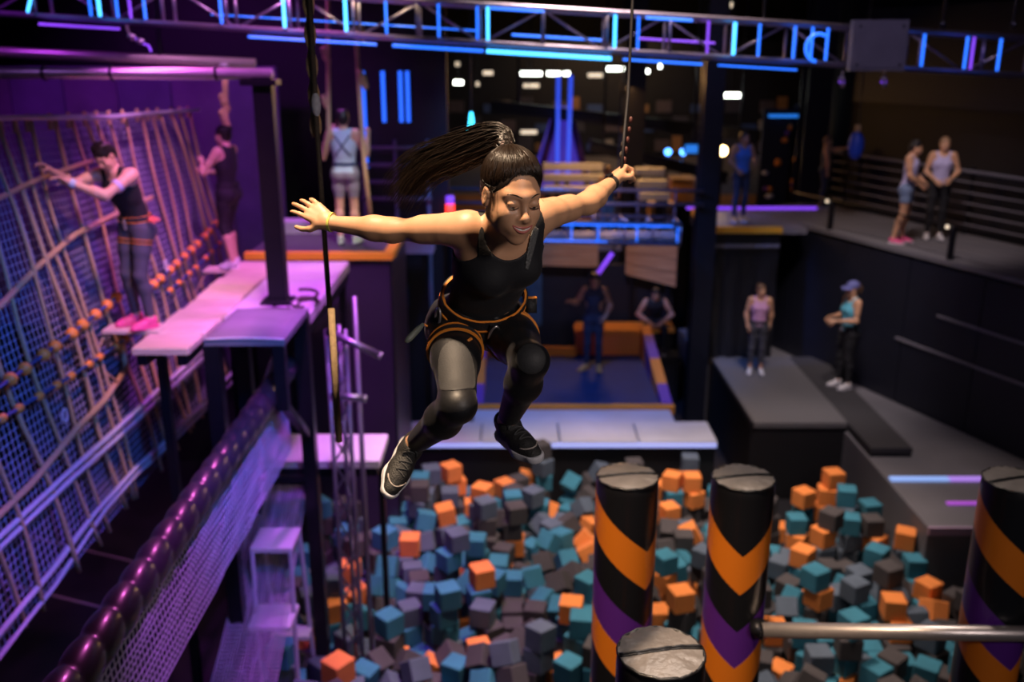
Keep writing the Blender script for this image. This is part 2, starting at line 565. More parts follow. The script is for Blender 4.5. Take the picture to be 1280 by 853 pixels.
# ------------------------------------------------------------------ ledge and trampoline beyond the pit
lg = thing('pit_ledge', 'pale padded ledge along the far edge of the foam pit', 'ledge', (.7, 13.9, -.6))
x = -1.72
for wdt in (1.25, 1.2, 1.2, 1.2):
    MB().box(x, x + wdt - .015, 13.46, 14.26, .38, .5, .02).build('pad', 'ledge', lg)
    x += wdt
MB().box(-1.72, 3.1, 13.44, 13.50, .40, .46).build('front_light', mat('ledge_light', (.4, .45, .7), emit=(.35, .42, 1), estr=.75), lg)
MB().box(-1.72, 3.1, 13.52, 14.26, -.6, .38).build('skirt', 'skirt', lg)
tb = thing('trampoline_court', 'sunken blue trampoline court with orange frame beyond the pale ledge', 'trampoline', (1, 16.4, -.6))
MB().box(-.62, 2.62, 14.3, 14.92, .34, .44).build('front_pad', 'ledge', tb)
MB().box(-.66, 2.7, 14.92, 15.04, .36, .50).build('front_edge', 'orange', tb)
MB().box(-.48, 2.5, 15.04, 17.9, .36, .44).build('bed', 'bluemat', tb)
MB().box(-.66, 2.7, 14.3, 17.9, -.6, .34).build('frame', 'skirt', tb)
for x0, x1 in ((-.66, -.48), (2.5, 2.68)):
    m = MB()
    m.add([(x0, 15.04, .36), (x1, 15.04, .36), (x1, 17.9, .36), (x0, 17.9, .36), (x0, 15.04, .52), (x1, 15.04, .52), (x1, 17.9, 1.05), (x0, 17.9, 1.05)],
          [(0, 3, 2, 1), (4, 5, 6, 7), (0, 1, 5, 4), (1, 2, 6, 5), (2, 3, 7, 6), (3, 0, 4, 7)])
    m.build('side_pad', 'pad', tb)
MB().box(-.48, 1.24, 17.83, 17.9, .44, .62).build('back_edge', 'orange', tb)
bb = thing('padded_block', 'orange and violet padded block behind the standing man in dark clothes', 'block', (1.9, 18.2, -.6))
MB().box(1.25, 2.5, 17.92, 18.3, -.6, .86).build('body', 'pad', bb)
MB().box(1.22, 2.53, 17.89, 18.33, .86, .94).build('top_pad', 'orange', bb)
bn = thing('padded_bench', 'long orange padded bench the seated man in black rests on', 'bench', (2.7, 18.9, -.6))
MB().box(1.3, 3.3, 18.6, 19.1, .68, .78, .02).build('seat_pad', 'orange', bn)
MB().box(1.35, 3.25, 18.65, 19.05, -.6, .68).build('body', 'skirt', bn)

bw = struct(MB().box(-1.4, 3.36, 19.45, 19.6, -.6, 1.9).build('wall_centre', 'black'))
MB().box(-.2, .62, 19.40, 19.45, .6, 1.8).build('panel', mat('teal_panel', (.05, .09, .12), .6, noise=.4), bw)
for (pts, lab) in (([(2.32, 2.45), (3.36, 2.35), (3.36, 1.48), (2.32, 1.75)], 'warm lit slanted plywood panel beside the thick black column'),
                   ([(.1, 2.5), (1.75, 2.5), (1.75, 1.9), (.1, 1.95)], 'amber lit plywood panel below the left end of the blue footbridge')):
    pn = thing('plywood_sheet', lab, 'panel', (sum(p[0] for p in pts) / 4, 19.2, 1.4))
    nb = 3
    for k in range(nb):
        m = MB()
        a0, a1 = lerp((*pts[0], 0), (*pts[3], 0), k / nb), lerp((*pts[0], 0), (*pts[3], 0), (k + 1) / nb - .02)
        b0, b1 = lerp((*pts[1], 0), (*pts[2], 0), k / nb), lerp((*pts[1], 0), (*pts[2], 0), (k + 1) / nb - .02)
        v = [(p.x, yy, p.y) for yy in (19.18, 19.25) for p in (a0, b0, b1, a1)]
        m.add(v, [(0, 3, 2, 1), (4, 5, 6, 7), (0, 1, 5, 4), (1, 2, 6, 5), (2, 3, 7, 6), (3, 0, 4, 7)])
        m.build('board', 'ply', pn)
    xa, xb = pts[0][0] + .15, pts[1][0] - .15
    for x in (xa, xb):
        MB().box(x - .03, x + .03, 19.26, 19.32, -.6, 2.3).build('post', 'steel', pn)


# ------------------------------------------------------------------ trusses
def box_truss(name, label, xa, xb, za, zb, y0, dep, hgt, r, step, led, chord='truss', thin=.6):
    t = thing(name, label, 'truss', ((xa + xb) / 2, y0, (za + zb) / 2))

    def pt(x, dz, y):
        k = (x - xa) / (xb - xa)
        return (x, y, za + (zb - za) * k + dz)
    for y in (y0, y0 + dep):
        for dz in (0, hgt):
            MB().tube([pt(xa, dz, y), pt(xb, dz, y)], r, 8).build('chord', chord, t, True)
    n = int((xb - xa) / step)
    for i in range(n + 1):
        x = xa + (xb - xa) * i / n
        m = MB()
        m.tube([pt(x, 0, y0), pt(x, hgt, y0)], r * thin, 6)
        m.tube([pt(x, 0, y0 + dep), pt(x, hgt, y0 + dep)], r * thin, 6)
        m.tube([pt(x, 0, y0), pt(x, 0, y0 + dep)], r * thin, 6)
        m.tube([pt(x, hgt, y0), pt(x, hgt, y0 + dep)], r * thin, 6)
        m.build('strut', chord, t, True)
        if i < n:
            x2 = xa + (xb - xa) * (i + 1) / n
            m = MB()
            a, b = (0, hgt) if i % 2 else (hgt, 0)
            m.tube([pt(x, a, y0 + dep), pt(x2, b, y0 + dep)], r * thin * .8, 6)
            m.tube([pt(x, 0, y0), pt(x2, 0, y0 + dep)], r * thin * .8, 6)
            m.build('brace', chord, t, True)
    for (kind, x0, x1, z0, z1, yy, rr) in led:
        MB().tube([pt(x0, z0, yy), pt(x1, z1, yy)], rr, 6).build('light_tube', kind, t)
    return t


def tx(px):
    return (px - 640) / 1200 * 9.5


led = []
for px, k in ((119, 'led_blue'), (130, 'led_cyan'), (152, 'led_blue'), (168, 'led_purple'), (186, 'led_blue'), (280, 'led_blue'), (358, 'led_cyan'),
              (434, 'led_cyan'), (484, 'led_blue'), (549, 'led_blue'), (597, 'led_blue'), (610, 'led_cyan'), (768, 'led_cyan'), (797, 'led_blue'),
              (884, 'led_purple'), (917, 'led_cyan'), (948, 'led_blue'), (992, 'led_blue'), (1014, 'led_blue'), (1033, 'led_blue'),
              (1154, 'led_blue'), (1208, 'led_blue'), (1216, 'led_purple'), (1250, 'led_blue')):
    led.append((k, tx(px), tx(px), .03, .34, 9.93, .017 if k == 'led_cyan' else .014))
led.append(('led_cyan', tx(41), tx(56), .03, .34, 9.93, .014))
led.append(('led_cyan', tx(608), tx(765), -.075, -.075, 9.98, .022))
led.append(('led_blue', tx(310), tx(470), -.075, -.075, 9.98, .014))
led.append(('led_blue', tx(490), tx(604), -.075, -.075, 9.98, .018))
led.append(('led_blue', tx(780), tx(880), -.075, -.075, 9.98, .014))
led.append(('led_blue', tx(900), tx(1000), -.075, -.075, 9.98, .010))
led.append(('led_purple', tx(50), tx(150), -.075, -.075, 9.98, .014))
led.append(('led_blue', tx(614), tx(680), .33, .33, 9.94, .014))
led.append(('led_blue', tx(806), tx(864), .33, .33, 9.94, .014))
led.append(('led_blue', tx(640), tx(760), .10, .10, 10.40, .014))
led.append(('led_purple', tx(806), tx(905), .14, .14, 10.40, .012))
led.append(('led_blue', tx(250), tx(600), .12, .12, 10.40, .008))
T1 = box_truss('lighting_truss', 'long aluminium lighting truss glowing blue across the top of the hall', -7.2, 7.2, 6.645, 5.81, 10.0, .36, .36, .03, .62, led)
jb = thing('junction_box', 'grey square junction box plate on the right half of the lighting truss', 'box', (3.61, 9.9, 5.98))
MB().box(3.33, 3.87, 9.84, 9.95, 5.98, 6.46, .0).build('case', 'plate', jb)
MB().box(3.36, 3.84, 9.825, 9.842, 6.01, 6.43).build('lid', 'plate', jb)
for x in (3.39, 3.81):
    for z in (6.04, 6.40):
        MB().tube([(x, 9.828, z), (x, 9.812, z)], .012, 8).build('bolt', 'steel', jb)
for i, x in enumerate((3.30, 3.72)):
    cp = thing('truss_clamp', ('left', 'right')[i] + ' of the two small clamps hanging below the grey junction box', 'clamp', (x, 9.95, 5.86))
    m = MB()
    m.tube([(x, 9.95, 5.98), (x, 9.95, 5.86)], .012, 6)
    m.build('bolt', 'truss', cp)
    m = MB()
    m.ball((x, 9.95, 5.90), (.035, .03, .03), 8, 6)
    m.ball((x + .012, 9.95, 5.845), (.025, .025, .03), 8, 6)
    m.build('jaw', 'truss', cp, True)
    MB().tube([(x - .03, 9.95, 5.87), (x + .03, 9.95, 5.87)], .008, 6).build('pin', 'led_purple', cp)  # violet glow put into the pin, which is no lamp
rg = thing('coiled_cable', 'loop of glowing blue cable left of the grey junction box', 'cable', (3.02, 9.9, 6.1))
m = MB()
m.tube([(3.02 + .12 * math.cos(a), 9.9, 6.20 + .13 * math.sin(a)) for a in [R(60 + 12 * i) for i in range(18)]], .018, 6)
m.build('cable', 'led_blue', rg, True)
for i, (x0, x1) in enumerate(((2.45, 2.5), (4.35, 4.28), (4.9, 4.98))):
    hw = thing('suspension_wire', ('first', 'second', 'third')[i] + ' from the left of the dark wires holding the truss right half', 'cable', (x1, 10.05, 6.4))
    MB().tube([(x1, 10.05, 6.36), (x0, 10.0, 10.6)], .014, 6).build('wire', 'steel', hw)
    MB().ball((x1, 10.05, 6.42), .04, 8, 6).build('shackle', 'steel', hw)

led2 = [('led_blue', -1.6, 2.7, .31, .31, 15.94, .012), ('led_blue', -1.6, 1.6, .03, .03, 15.94, .010)]
for x in (.25, 1.0, 1.45, 2.1, 2.78):
    led2.append(('led_blue', x, x, .04, .30, 15.94, .012))
T2 = box_truss('truss_footbridge', 'low blue lit truss footbridge crossing behind the raised arm', -1.9, 2.84, 3.12, 3.02, 15.98, .75, .34, .035, .47, led2)
MB().box(-1.9, 2.84, 16.05, 16.7, 3.08, 3.12).build('walk_plate', 'slate', T2)
for y, z in ((16.74, 3.86), (16.74, 3.62)):
    MB().tube([(-1.9, y, z), (3.3, y - .2, z - .02)], .03, 8).build('rail', 'truss', T2, True)
for k in range(8):
    MB().tube([(-1.7 + k * .65, 16.74, 3.12), (-1.7 + k * .65, 16.74, 3.86)], .02, 6).build('rail_post', 'truss', T2)
sl = thing('violet_pole_lamp', 'slanted violet light tube below the blue footbridge', 'light', (1.7, 16.9, 2.4))
MB().tube([(1.50, 17.2, 2.12), (1.83, 17.2, 2.62)], .04, 8).build('tube', 'led_purple', sl)
MB().tube([(1.83, 17.2, 2.60), (1.9, 17.2, 3.0), (1.9, 17.2, 10.6)], .02, 6).build('bracket', 'steel', sl)

lp_ = thing('leaning_pole', 'thin grey pole leaning on the right wall above the bank', 'pole', (7.490, 13.930, 0.550))
MB().tube([(7.460, 13.880, 0.570), wl(3.15, -.10, 1.75)], .022, 8).build('shaft', 'slate', lp_, True)
MB().ball((7.460, 13.870, 0.570), .026, 8, 6).build('ferrule', 'steel', lp_, True)
cp = thing('truss_clamp', 'violet lit clamp with dangling strap below the left part of the truss', 'clamp', (-3.72, 9.95, 6.25))
m = MB()
m.ball((-3.76, 9.95, 6.30), (.05, .03, .035), 8, 6)
m.ball((-3.68, 9.95, 6.26), (.05, .03, .03), 8, 6)
m.build('jaw', 'truss', cp, True)
MB().tube([(-3.80, 9.95, 6.42), (-3.78, 9.95, 6.32)], .014, 6).build('bolt', 'truss', cp)
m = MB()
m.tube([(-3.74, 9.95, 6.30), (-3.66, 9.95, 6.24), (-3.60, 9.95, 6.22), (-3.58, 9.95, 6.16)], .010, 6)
m.build('strap', 'led_purple', cp)  # strap glows by its material, standing in for violet light on it

# ------------------------------------------------------------------ foam pit
M['foam0'] = mat('foam_orange', (.80, .25, .055), .9, noise=.18, nscale=5, bump=.3, bscale=60)
M['foam1'] = mat('foam_teal', (.035, .19, .27), .9, noise=.25, nscale=5, bump=.3, bscale=60)
M['foam2'] = mat('foam_charcoal', (.062, .056, .058), .9, noise=.25, nscale=5, bump=.3, bscale=60)
M['foam3'] = mat('foam_slate', (.085, .115, .155), .9, noise=.25, nscale=5, bump=.3, bscale=60)
CUBES = '''
2,-163,746,48,0,0,231; 3,-192,747,48,110,-157,29; 2,389,770,34,109,-97,41; 3,-2,772,24,113,-157,-101; 3,-258,785,48,-45,157,231;
2,181,788,48,-152,157,75; 2,216,783,24,0,0,-297; 1,-228,817,48,74,157,53; 2,84,817,48,-79,157,197; 2,296,812,18,78,200,29; 1,455,825,24,11,157,-142;
3,-132,817,-10,-87,54,35; 1,109,799,6,-40,-96,113; 3,-7,838,33,90,-214,-125; 3,29,845,48,63,144,-173; 1,57,823,24,58,157,-13;
2,490,835,24,-43,-157,106; 1,354,866,48,154,157,-119; 3,-100,857,-2,131,90,-118; 1,72,866,48,0,0,-12; 3,259,833,-5,-98,-63,-8; 3,443,879,24,157,0,68;
0,-167,790,48,-82,-157,173; 3,312,839,24,-40,-156,200; 2,190,783,24,-23,157,-27; 1,-133,905,24,0,0,235; 3,157,780,18,165,-84,4;
0,183,915,48,-87,157,-215; 2,382,818,0,136,157,-135; 1,-70,920,48,0,0,-117; 2,269,923,48,-157,0,167; 1,-58,855,0,-149,157,114; 3,-178,906,0,-1,0,-230;
3,-32,923,24,112,-157,-142; 1,310,884,24,-52,157,82; 3,514,924,0,-157,0,-238; 1,85,941,48,103,157,180; 0,425,937,24,-157,0,-171;
2,136,949,48,0,0,-179; 1,84,815,24,30,157,159; 2,515,946,24,132,157,159; 1,240,944,13,-107,-284,-18; 1,342,958,48,144,157,41; 2,125,887,0,157,0,103;
0,-34,962,48,314,0,39; 2,427,965,48,314,0,-114; 2,217,903,0,15,-157,-1; 1,-80,833,-21,-129,0,157; 2,-31,846,21,248,-64,147; 3,394,972,24,0,314,48;
2,0,824,14,-57,100,-125; 3,-210,985,24,-314,0,2; 2,236,991,24,-19,-157,180; 0,291,925,0,-177,-157,15; 2,351,865,24,-157,0,-6; 3,-245,920,13,93,98,168;
3,-236,990,0,275,157,-8; 1,-176,959,-4,159,44,88; 0,431,930,0,29,-164,-190; 1,-154,999,11,-215,-25,-51; 3,27,843,24,-12,-6,-63;
0,-203,970,0,-314,0,42; 1,430,851,0,52,157,-167; 1,573,953,0,0,-313,92; 1,-149,1019,26,7,-216,-172; 1,139,1038,48,-157,0,177;
1,185,1033,24,314,0,-107; 3,-67,1045,48,-69,157,-18; 2,56,1014,7,-86,76,-124; 1,-153,846,-1,18,6,119; 1,-155,1050,48,-168,-157,107;
1,376,847,0,157,0,215; 1,-27,825,6,-205,72,85; 3,-117,961,0,0,0,-270; 0,497,1010,0,132,-157,77; 3,311,951,10,15,-96,-192; 1,26,1048,-5,-21,40,160;
0,-228,910,-4,131,50,-71; 0,-128,1077,24,0,0,-159; 2,311,1082,24,262,-157,9; 1,273,1087,24,96,157,211; 3,235,1046,24,0,-314,-71;
0,499,1092,24,-158,0,-202; 2,405,1099,48,0,0,75; 0,-200,1054,0,0,0,0; 2,-196,1073,24,138,-157,97; 1,503,1067,0,-158,1,-159; 1,-77,1041,24,0,-314,-82;
2,264,926,24,0,314,121; 1,170,861,4,-171,32,253; 0,348,958,24,16,-157,-275; 1,-75,922,24,-314,0,59; 2,5,1115,48,127,157,0; 2,261,865,0,104,-157,-135;
2,399,865,0,67,-157,160; 0,63,893,48,0,0,-174; 0,-182,1001,-2,21,-193,38; 0,356,1047,24,35,-157,45; 1,112,970,19,82,42,203; 1,-250,1129,48,157,0,-84;
2,-216,1130,48,-88,157,89; 3,-35,1130,48,0,-314,53; 2,152,877,-4,255,-204,1; 1,48,1110,9,226,7,234; 3,273,1027,0,-157,0,-76; 2,469,1127,24,314,0,6;
1,100,883,24,0,0,86; 1,-263,1091,0,120,-157,-121; 0,397,1099,24,-157,0,53; 3,117,925,16,-111,-103,255; 1,58,823,0,62,-157,2; 1,446,1164,48,8,-157,-33;
2,448,833,0,-132,-157,75; 2,27,958,0,116,-160,21; 3,224,812,24,194,157,9; 1,-115,1148,20,84,-124,92; 0,-89,1161,23,-23,-142,-263;
2,108,1044,12,252,100,72; 0,169,953,0,157,0,167; 2,225,1129,0,-303,157,8; 2,-124,1179,48,103,-157,-102; 3,182,1174,24,88,-157,147;
2,40,1078,-3,-121,-61,-180; 2,346,1182,24,-165,157,-57; 1,-74,924,0,-212,157,58; 2,187,918,24,-13,-157,100; 1,184,925,0,0,0,242;
1,387,1177,0,-101,-157,-58; 2,-143,871,-4,138,56,-70; 3,334,1063,0,110,155,47; 1,1,1025,0,0,0,150; 1,447,1048,24,0,0,239; 0,490,976,-6,-43,30,22;
1,-45,1076,24,202,-157,101; 0,404,1208,24,17,-157,-283; 3,-227,821,24,-198,-157,48; 3,329,1215,24,157,0,311; 3,-160,818,0,157,0,168;
3,29,1210,24,108,-157,-190; 3,-252,779,24,171,-157,-129; 1,130,1223,0,-94,157,182; 0,-86,1240,48,28,-157,-123; 3,136,948,24,113,157,81;
0,258,1258,24,-157,0,-159; 0,446,1218,48,0,0,-141; 0,230,1261,24,85,-157,183; 2,-261,975,-1,-306,141,8; 1,442,1131,24,-314,0,-23;
3,-203,1207,24,13,-157,169; 2,0,986,-19,-156,0,-154; 2,-248,1132,24,-113,-157,-177; 1,87,1282,10,-88,31,-47; 3,445,1132,0,90,-157,-81;
3,-86,1210,24,0,0,166; 2,124,1149,-19,71,-53,281; 2,181,1307,24,-53,157,115; 3,-113,1117,6,-176,44,153; 2,43,1317,48,45,157,92;
3,101,1237,-7,-117,236,-54; 3,84,813,0,-35,-157,-202; 1,-109,1102,-19,-215,68,54; 2,210,1163,-3,-12,49,-166; 0,219,1210,0,-80,157,-199;
3,140,1030,24,-157,0,-172; 3,133,1318,11,223,-109,-25; 3,267,1324,24,-13,157,138; 2,19,841,0,15,6,261; 3,141,1257,10,171,102,15;
3,-127,855,-21,-244,-27,200; 0,184,1032,0,-220,-157,-16; 2,164,1223,-4,-37,302,-114; 2,-133,902,0,157,0,-36; 3,181,1172,0,-157,0,-212;
1,265,934,0,0,0,-155; 2,237,938,-11,47,-35,307; 0,261,1255,0,-157,0,-104; 2,160,997,-1,-48,262,-12; 3,460,951,-2,103,-188,-120;
0,438,1216,24,-157,0,-175; 2,288,1261,-21,123,-103,-127; 2,348,958,0,314,0,110; 0,-200,1303,0,70,-157,133; 2,523,855,7,-26,34,-125;
1,350,872,0,-157,0,63; 0,100,1118,-12,-101,-100,263; 2,139,1222,-24,-66,157,149; 3,46,1311,24,314,0,-79; 2,1,1119,24,-137,157,21;
2,-24,922,0,-314,0,-99; 1,316,828,0,-14,158,80; 2,473,807,0,0,0,-51; 0,111,1216,-25,50,-133,16; 3,-196,857,0,-314,0,85; 3,-111,997,0,151,157,136;
2,-34,1129,24,-16,-157,-279; 2,571,990,-24,-157,0,87; 1,70,867,24,163,-157,-73; 1,-252,808,23,-166,-25,199; 2,-263,1010,0,-23,157,291;
2,-259,1258,24,-64,157,-226; 2,292,847,-15,236,76,-19; 1,482,1171,24,-232,157,-58; 3,134,923,-3,69,-212,-60; 2,125,856,-24,0,314,114;
2,-150,1248,24,-1,-7,310; 2,78,1181,-3,-52,105,-23; 1,-211,1101,24,0,0,132; 2,-254,1131,0,-111,-157,165; 1,69,1077,-1,-10,-224,201;
2,493,940,-13,42,69,-203; 2,-165,1047,24,314,0,-96; 1,-178,1192,-3,-4,-119,309; 0,-40,1172,48,18,157,127; 3,-113,1232,48,-124,-157,-7;
1,305,1201,-1,143,20,105; 2,74,1036,5,-73,58,-102; 2,142,952,0,0,0,-25; 2,299,1139,10,115,-259,49; 3,-236,1296,-5,108,-236,22;
2,-65,885,-5,-17,91,-296; 1,-17,1067,-2,-19,-2,305; 0,97,1146,-9,106,-80,25; 1,-119,959,-24,125,-157,100; 2,194,1283,-1,-9,-7,-288;
2,-249,1129,-24,64,157,161; 1,-88,956,24,157,0,150; 1,-38,957,24,44,-157,-11; 1,-22,989,24,133,-157,135; 3,-123,1048,0,-13,169,161;
1,65,1134,0,10,-6,-238; 2,-222,873,-7,71,-39,255; 1,-140,1017,-7,175,-254,6; 2,313,1090,0,-271,-157,4; 2,396,1067,-8,19,-7,190;
1,27,1148,-24,-147,152,-71; 2,-110,881,-11,71,260,-97; 2,348,1179,0,157,0,64; 2,-151,983,-8,47,-95,142; 2,-263,1231,18,-2,-192,-155;
2,-14,1154,20,80,-203,-137; 1,232,1257,0,157,0,174; 1,203,1056,-1,146,-177,30; 2,172,832,1,-245,139,17; 2,183,1145,-20,0,-203,-145;
1,48,1314,0,-246,157,66; 1,406,971,0,0,314,28; 1,-206,967,-24,-69,157,-197; 2,290,920,-24,-90,158,15; 1,-261,1035,-1,23,133,22;
1,39,1221,0,-314,0,-19; 2,259,1260,-24,-28,-157,164; 3,383,994,0,314,0,30; 1,-53,1010,9,-96,-253,-36; 1,335,901,0,157,0,-304; 1,39,988,-2,-209,100,24;
3,408,997,24,74,157,115; 3,-125,1178,24,97,157,-105; 2,1,962,-24,157,0,162; 2,-51,819,-12,-104,-86,81; 2,199,1125,-9,13,110,-131;
2,110,1267,-4,-183,49,-62; 3,53,1158,0,314,0,-86; 1,409,944,-21,285,-1,157; 2,302,1114,0,157,0,-288; 1,1,1197,24,216,157,73; 2,-11,1095,0,-280,157,1;
1,583,1011,-24,74,157,0; 0,389,1172,-24,314,0,93; 3,-209,1181,0,-157,157,-16; 0,287,880,-24,314,0,-79; 1,-154,1168,0,157,0,-142;
1,330,982,4,-20,67,39; 1,128,882,-24,-90,-157,-106; 3,397,1096,0,-157,0,-286; 2,9,870,23,87,-42,265; 1,57,959,6,21,38,-184; 3,-80,1046,0,0,-314,-60;
2,309,899,0,124,157,-189; 1,-211,959,-48,157,0,-13; 2,117,1321,-8,36,-33,201; 0,-11,1288,0,0,314,-90; 3,42,1188,-7,-201,45,-79;
3,443,1133,-24,-157,0,301; 2,517,923,-24,-84,157,156; 1,87,911,24,-146,157,21; 0,349,864,-24,-161,-157,88; 3,-89,1151,-3,157,35,226;
2,332,1017,-2,-6,312,72; 2,504,845,-14,-210,-95,-20; 1,397,918,-24,-59,157,-67; 0,4,1119,0,314,0,-4; 3,236,969,0,-176,157,137;
1,424,893,-24,103,-157,-105; 2,-74,857,-24,157,0,-165; 2,10,1302,0,0,0,-98; 3,183,1306,0,62,-157,-197; 1,482,910,-19,-157,-88,8;
2,-112,1024,0,48,157,64; 1,371,1000,-24,-157,0,-118; 1,306,1313,-24,314,0,133; 1,-149,1207,0,157,0,-84; 1,-44,1081,0,-139,-157,99;
1,263,1052,0,147,-157,-67; 2,483,828,0,-157,0,-209; 3,175,1060,0,-71,158,101; 1,-103,940,-47,157,147,62; 0,238,1153,-3,157,264,-3;
2,234,1056,0,-34,157,98; 2,-174,1220,0,157,0,-48; 2,446,876,0,0,0,207; 3,-257,1082,-24,314,0,20; 0,-86,883,-19,-157,223,19; 2,312,1087,-24,0,0,-116;
3,-160,928,-27,243,15,6; 1,85,1280,-22,-86,146,20; 2,-177,1266,-3,-134,193,12; 2,2,814,-8,-53,-100,189; 0,-79,1247,24,0,157,-123;
2,-80,1216,0,-138,157,-117; 0,52,1249,-16,43,259,-147; 2,-240,971,-24,157,0,135; 2,531,876,-48,-22,157,277; 0,-56,1015,-48,-219,157,-46;
1,-53,975,-48,-157,0,-97; 1,324,1159,0,-159,2,262; 2,-30,1121,0,3,-157,284; 3,432,966,24,252,157,48; 2,350,1179,-24,16,157,-240;
2,321,1228,0,-73,157,135; 1,219,1101,-16,-49,43,-97; 1,90,938,24,-157,0,142; 0,22,1332,-6,264,-131,51; 2,305,1288,-24,-157,0,131; 1,63,896,24,0,0,222;
3,177,952,-24,25,-157,10; 3,-85,955,-24,-157,0,219; 2,3,1011,-24,0,314,5; 0,384,1243,-48,157,0,-153; 0,474,1123,0,-157,0,-99; 1,407,1216,0,157,0,-5;
1,314,869,0,114,157,44; 2,519,984,0,-314,0,63; 2,-109,862,-35,-214,241,-11; 2,269,1093,0,-314,0,-3; 1,357,1046,0,314,0,-113;
0,224,1283,0,-158,-18,187; 3,57,900,0,-157,0,-31; 3,431,1014,-11,-195,79,136; 2,466,1023,-6,-231,81,55; 2,421,1076,-16,3,26,-279;
2,-153,1246,0,164,2,114; 2,293,985,-7,185,69,-109; 3,-136,1072,0,0,0,-294; 1,-126,1206,48,-6,157,308; 2,-258,896,0,-12,-157,-237;
1,15,1256,-48,-131,-157,-169; 3,97,844,-12,61,-42,-276; 2,-218,1179,24,149,-157,32; 0,237,1049,-24,-157,0,-13; 1,82,1253,-24,157,0,-54;
2,150,809,2,198,-20,244; 3,578,956,-24,157,0,221; 0,-55,1223,0,163,-1,-305; 3,34,1037,-25,67,-112,211; 2,206,978,-5,-101,-42,-210;
3,-219,1135,24,-314,0,-96; 3,34,1187,-31,246,-95,2; 2,427,920,-24,159,6,162; 3,9,840,-25,11,296,-105; 0,46,856,0,167,-10,45; 3,499,1092,0,-157,-1,304;
1,-69,1167,0,55,-157,163; 2,268,940,-24,66,157,130; 2,491,856,-38,-213,-63,-56; 2,521,954,0,157,0,228; 1,-67,1306,-24,314,0,-99;
1,204,959,-28,-170,-95,-116; 2,2,1268,0,157,0,67; 1,544,971,-24,-157,0,-259; 1,305,1056,-20,126,-62,-39; 0,435,1215,0,136,-157,-158;
2,-115,1231,24,157,0,-172; 3,447,1159,24,314,0,-72; 2,12,1074,-17,35,-301,-36; 1,-25,993,-24,4,157,160; 3,265,1005,-24,-38,157,-197;
1,-221,830,0,-131,157,42; 1,-183,1325,-20,-111,0,-229; 3,-50,1019,-24,-157,0,-152; 3,-120,1205,24,154,157,-9; 3,-220,1121,0,-157,0,-264;
2,375,850,-24,0,0,-87; 3,118,1056,-7,99,100,72; 2,-8,1151,-9,-212,80,-87; 2,-200,1150,-13,113,43,161; 1,-199,1078,0,157,0,-1; 0,-35,886,0,314,0,32;
2,-7,890,0,1,0,-85; 2,236,993,0,314,0,-154; 2,541,904,-16,-68,51,-211; 1,264,1118,0,-11,157,295; 2,-204,1210,0,0,-314,125; 2,-145,947,-14,-78,84,-171;
1,-259,1164,0,21,-157,19; 2,433,956,0,-218,157,-59; 1,235,848,5,-306,47,-87; 3,236,1079,-24,157,0,63; 1,476,1176,-48,8,-157,-71;
1,275,1191,-27,40,31,11; 3,-230,1088,-27,18,40,-288; 1,95,878,0,314,0,-87; 2,160,873,-27,-182,-204,2; 1,307,1117,-24,-157,0,-280;
3,4,1127,-24,29,-157,198; 3,-159,896,-24,-142,157,-11; 2,280,1148,-4,30,-250,-73; 3,157,1256,-9,107,-25,130; 1,177,1301,-24,-157,0,-152;
2,-168,1084,24,-89,-157,-39; 2,460,939,-23,86,-188,-120; 3,-173,1076,-24,0,0,-58; 1,345,1207,0,280,157,-25; 1,312,965,-13,-63,277,57;
2,233,965,-24,38,157,235; 2,-257,825,0,-314,0,9; 2,103,993,16,-76,272,-112; 3,-42,1165,24,-56,-157,-184; 1,-29,1277,-24,151,-22,-147;
2,204,865,-4,115,-25,156; 2,128,1174,-29,205,-47,-141; 2,42,1309,-24,-38,-157,-218; 2,96,878,-24,314,0,-25; 2,353,1331,-25,28,10,157;
2,471,1065,-2,-225,31,-214; 3,-215,892,-19,-40,86,-235; 1,42,1072,-29,-70,-8,26; 1,264,906,-24,-203,157,-97; 0,-127,906,-24,-157,0,-178;
2,286,1230,-36,97,62,193; 3,181,918,-24,0,314,21; 2,362,929,-19,-157,96,71; 3,562,930,-25,229,33,91; 1,220,929,-31,54,-51,-280;
3,363,1120,-24,157,0,-32; 3,-148,1145,-5,-157,201,15; 3,-250,1169,24,-180,157,19; 3,448,988,6,-13,-80,307; 1,129,993,5,-214,0,-119;
2,180,1174,-24,0,0,-289; 0,167,1003,-48,-120,-157,-34; 1,337,1005,-39,66,-56,-8; 2,-224,1020,-48,-314,0,83; 3,405,1216,-24,26,-157,-223;
1,4,1035,-24,233,157,-75; 1,504,1053,-24,-106,163,106; 3,-256,1257,0,117,-157,75; 2,268,1253,-48,171,157,38; 3,-50,846,-24,-39,149,-47;
2,328,846,-29,-37,284,-73; 2,-188,1292,-24,157,0,179; 2,44,1100,-13,-40,226,85; 3,-234,860,-26,-234,32,-79; 2,234,874,-12,237,45,23;
2,537,873,-24,239,-157,22; 3,506,887,-33,195,-65,-73; 1,151,1143,-19,263,3,-196; 2,9,1169,-24,157,0,-202; 3,328,928,-5,-113,19,10;
2,-187,943,-21,-83,113,-231; 1,-34,952,0,260,-157,30; 3,72,1222,-24,-157,0,-24; 2,247,1229,-34,186,-77,-124; 2,-157,968,-26,81,219,142;
2,-194,1239,-9,-22,-62,-168; 1,-13,1241,-39,270,65,26; 3,30,1252,-5,-100,84,187; 2,-26,998,0,0,314,-48; 2,-72,1002,-6,32,241,52;
2,527,996,-24,0,-314,-59; 2,231,994,-24,29,157,-128; 1,329,1033,-26,190,-32,142; 2,-159,1042,0,-115,-157,116; 1,413,1046,-19,147,44,31;
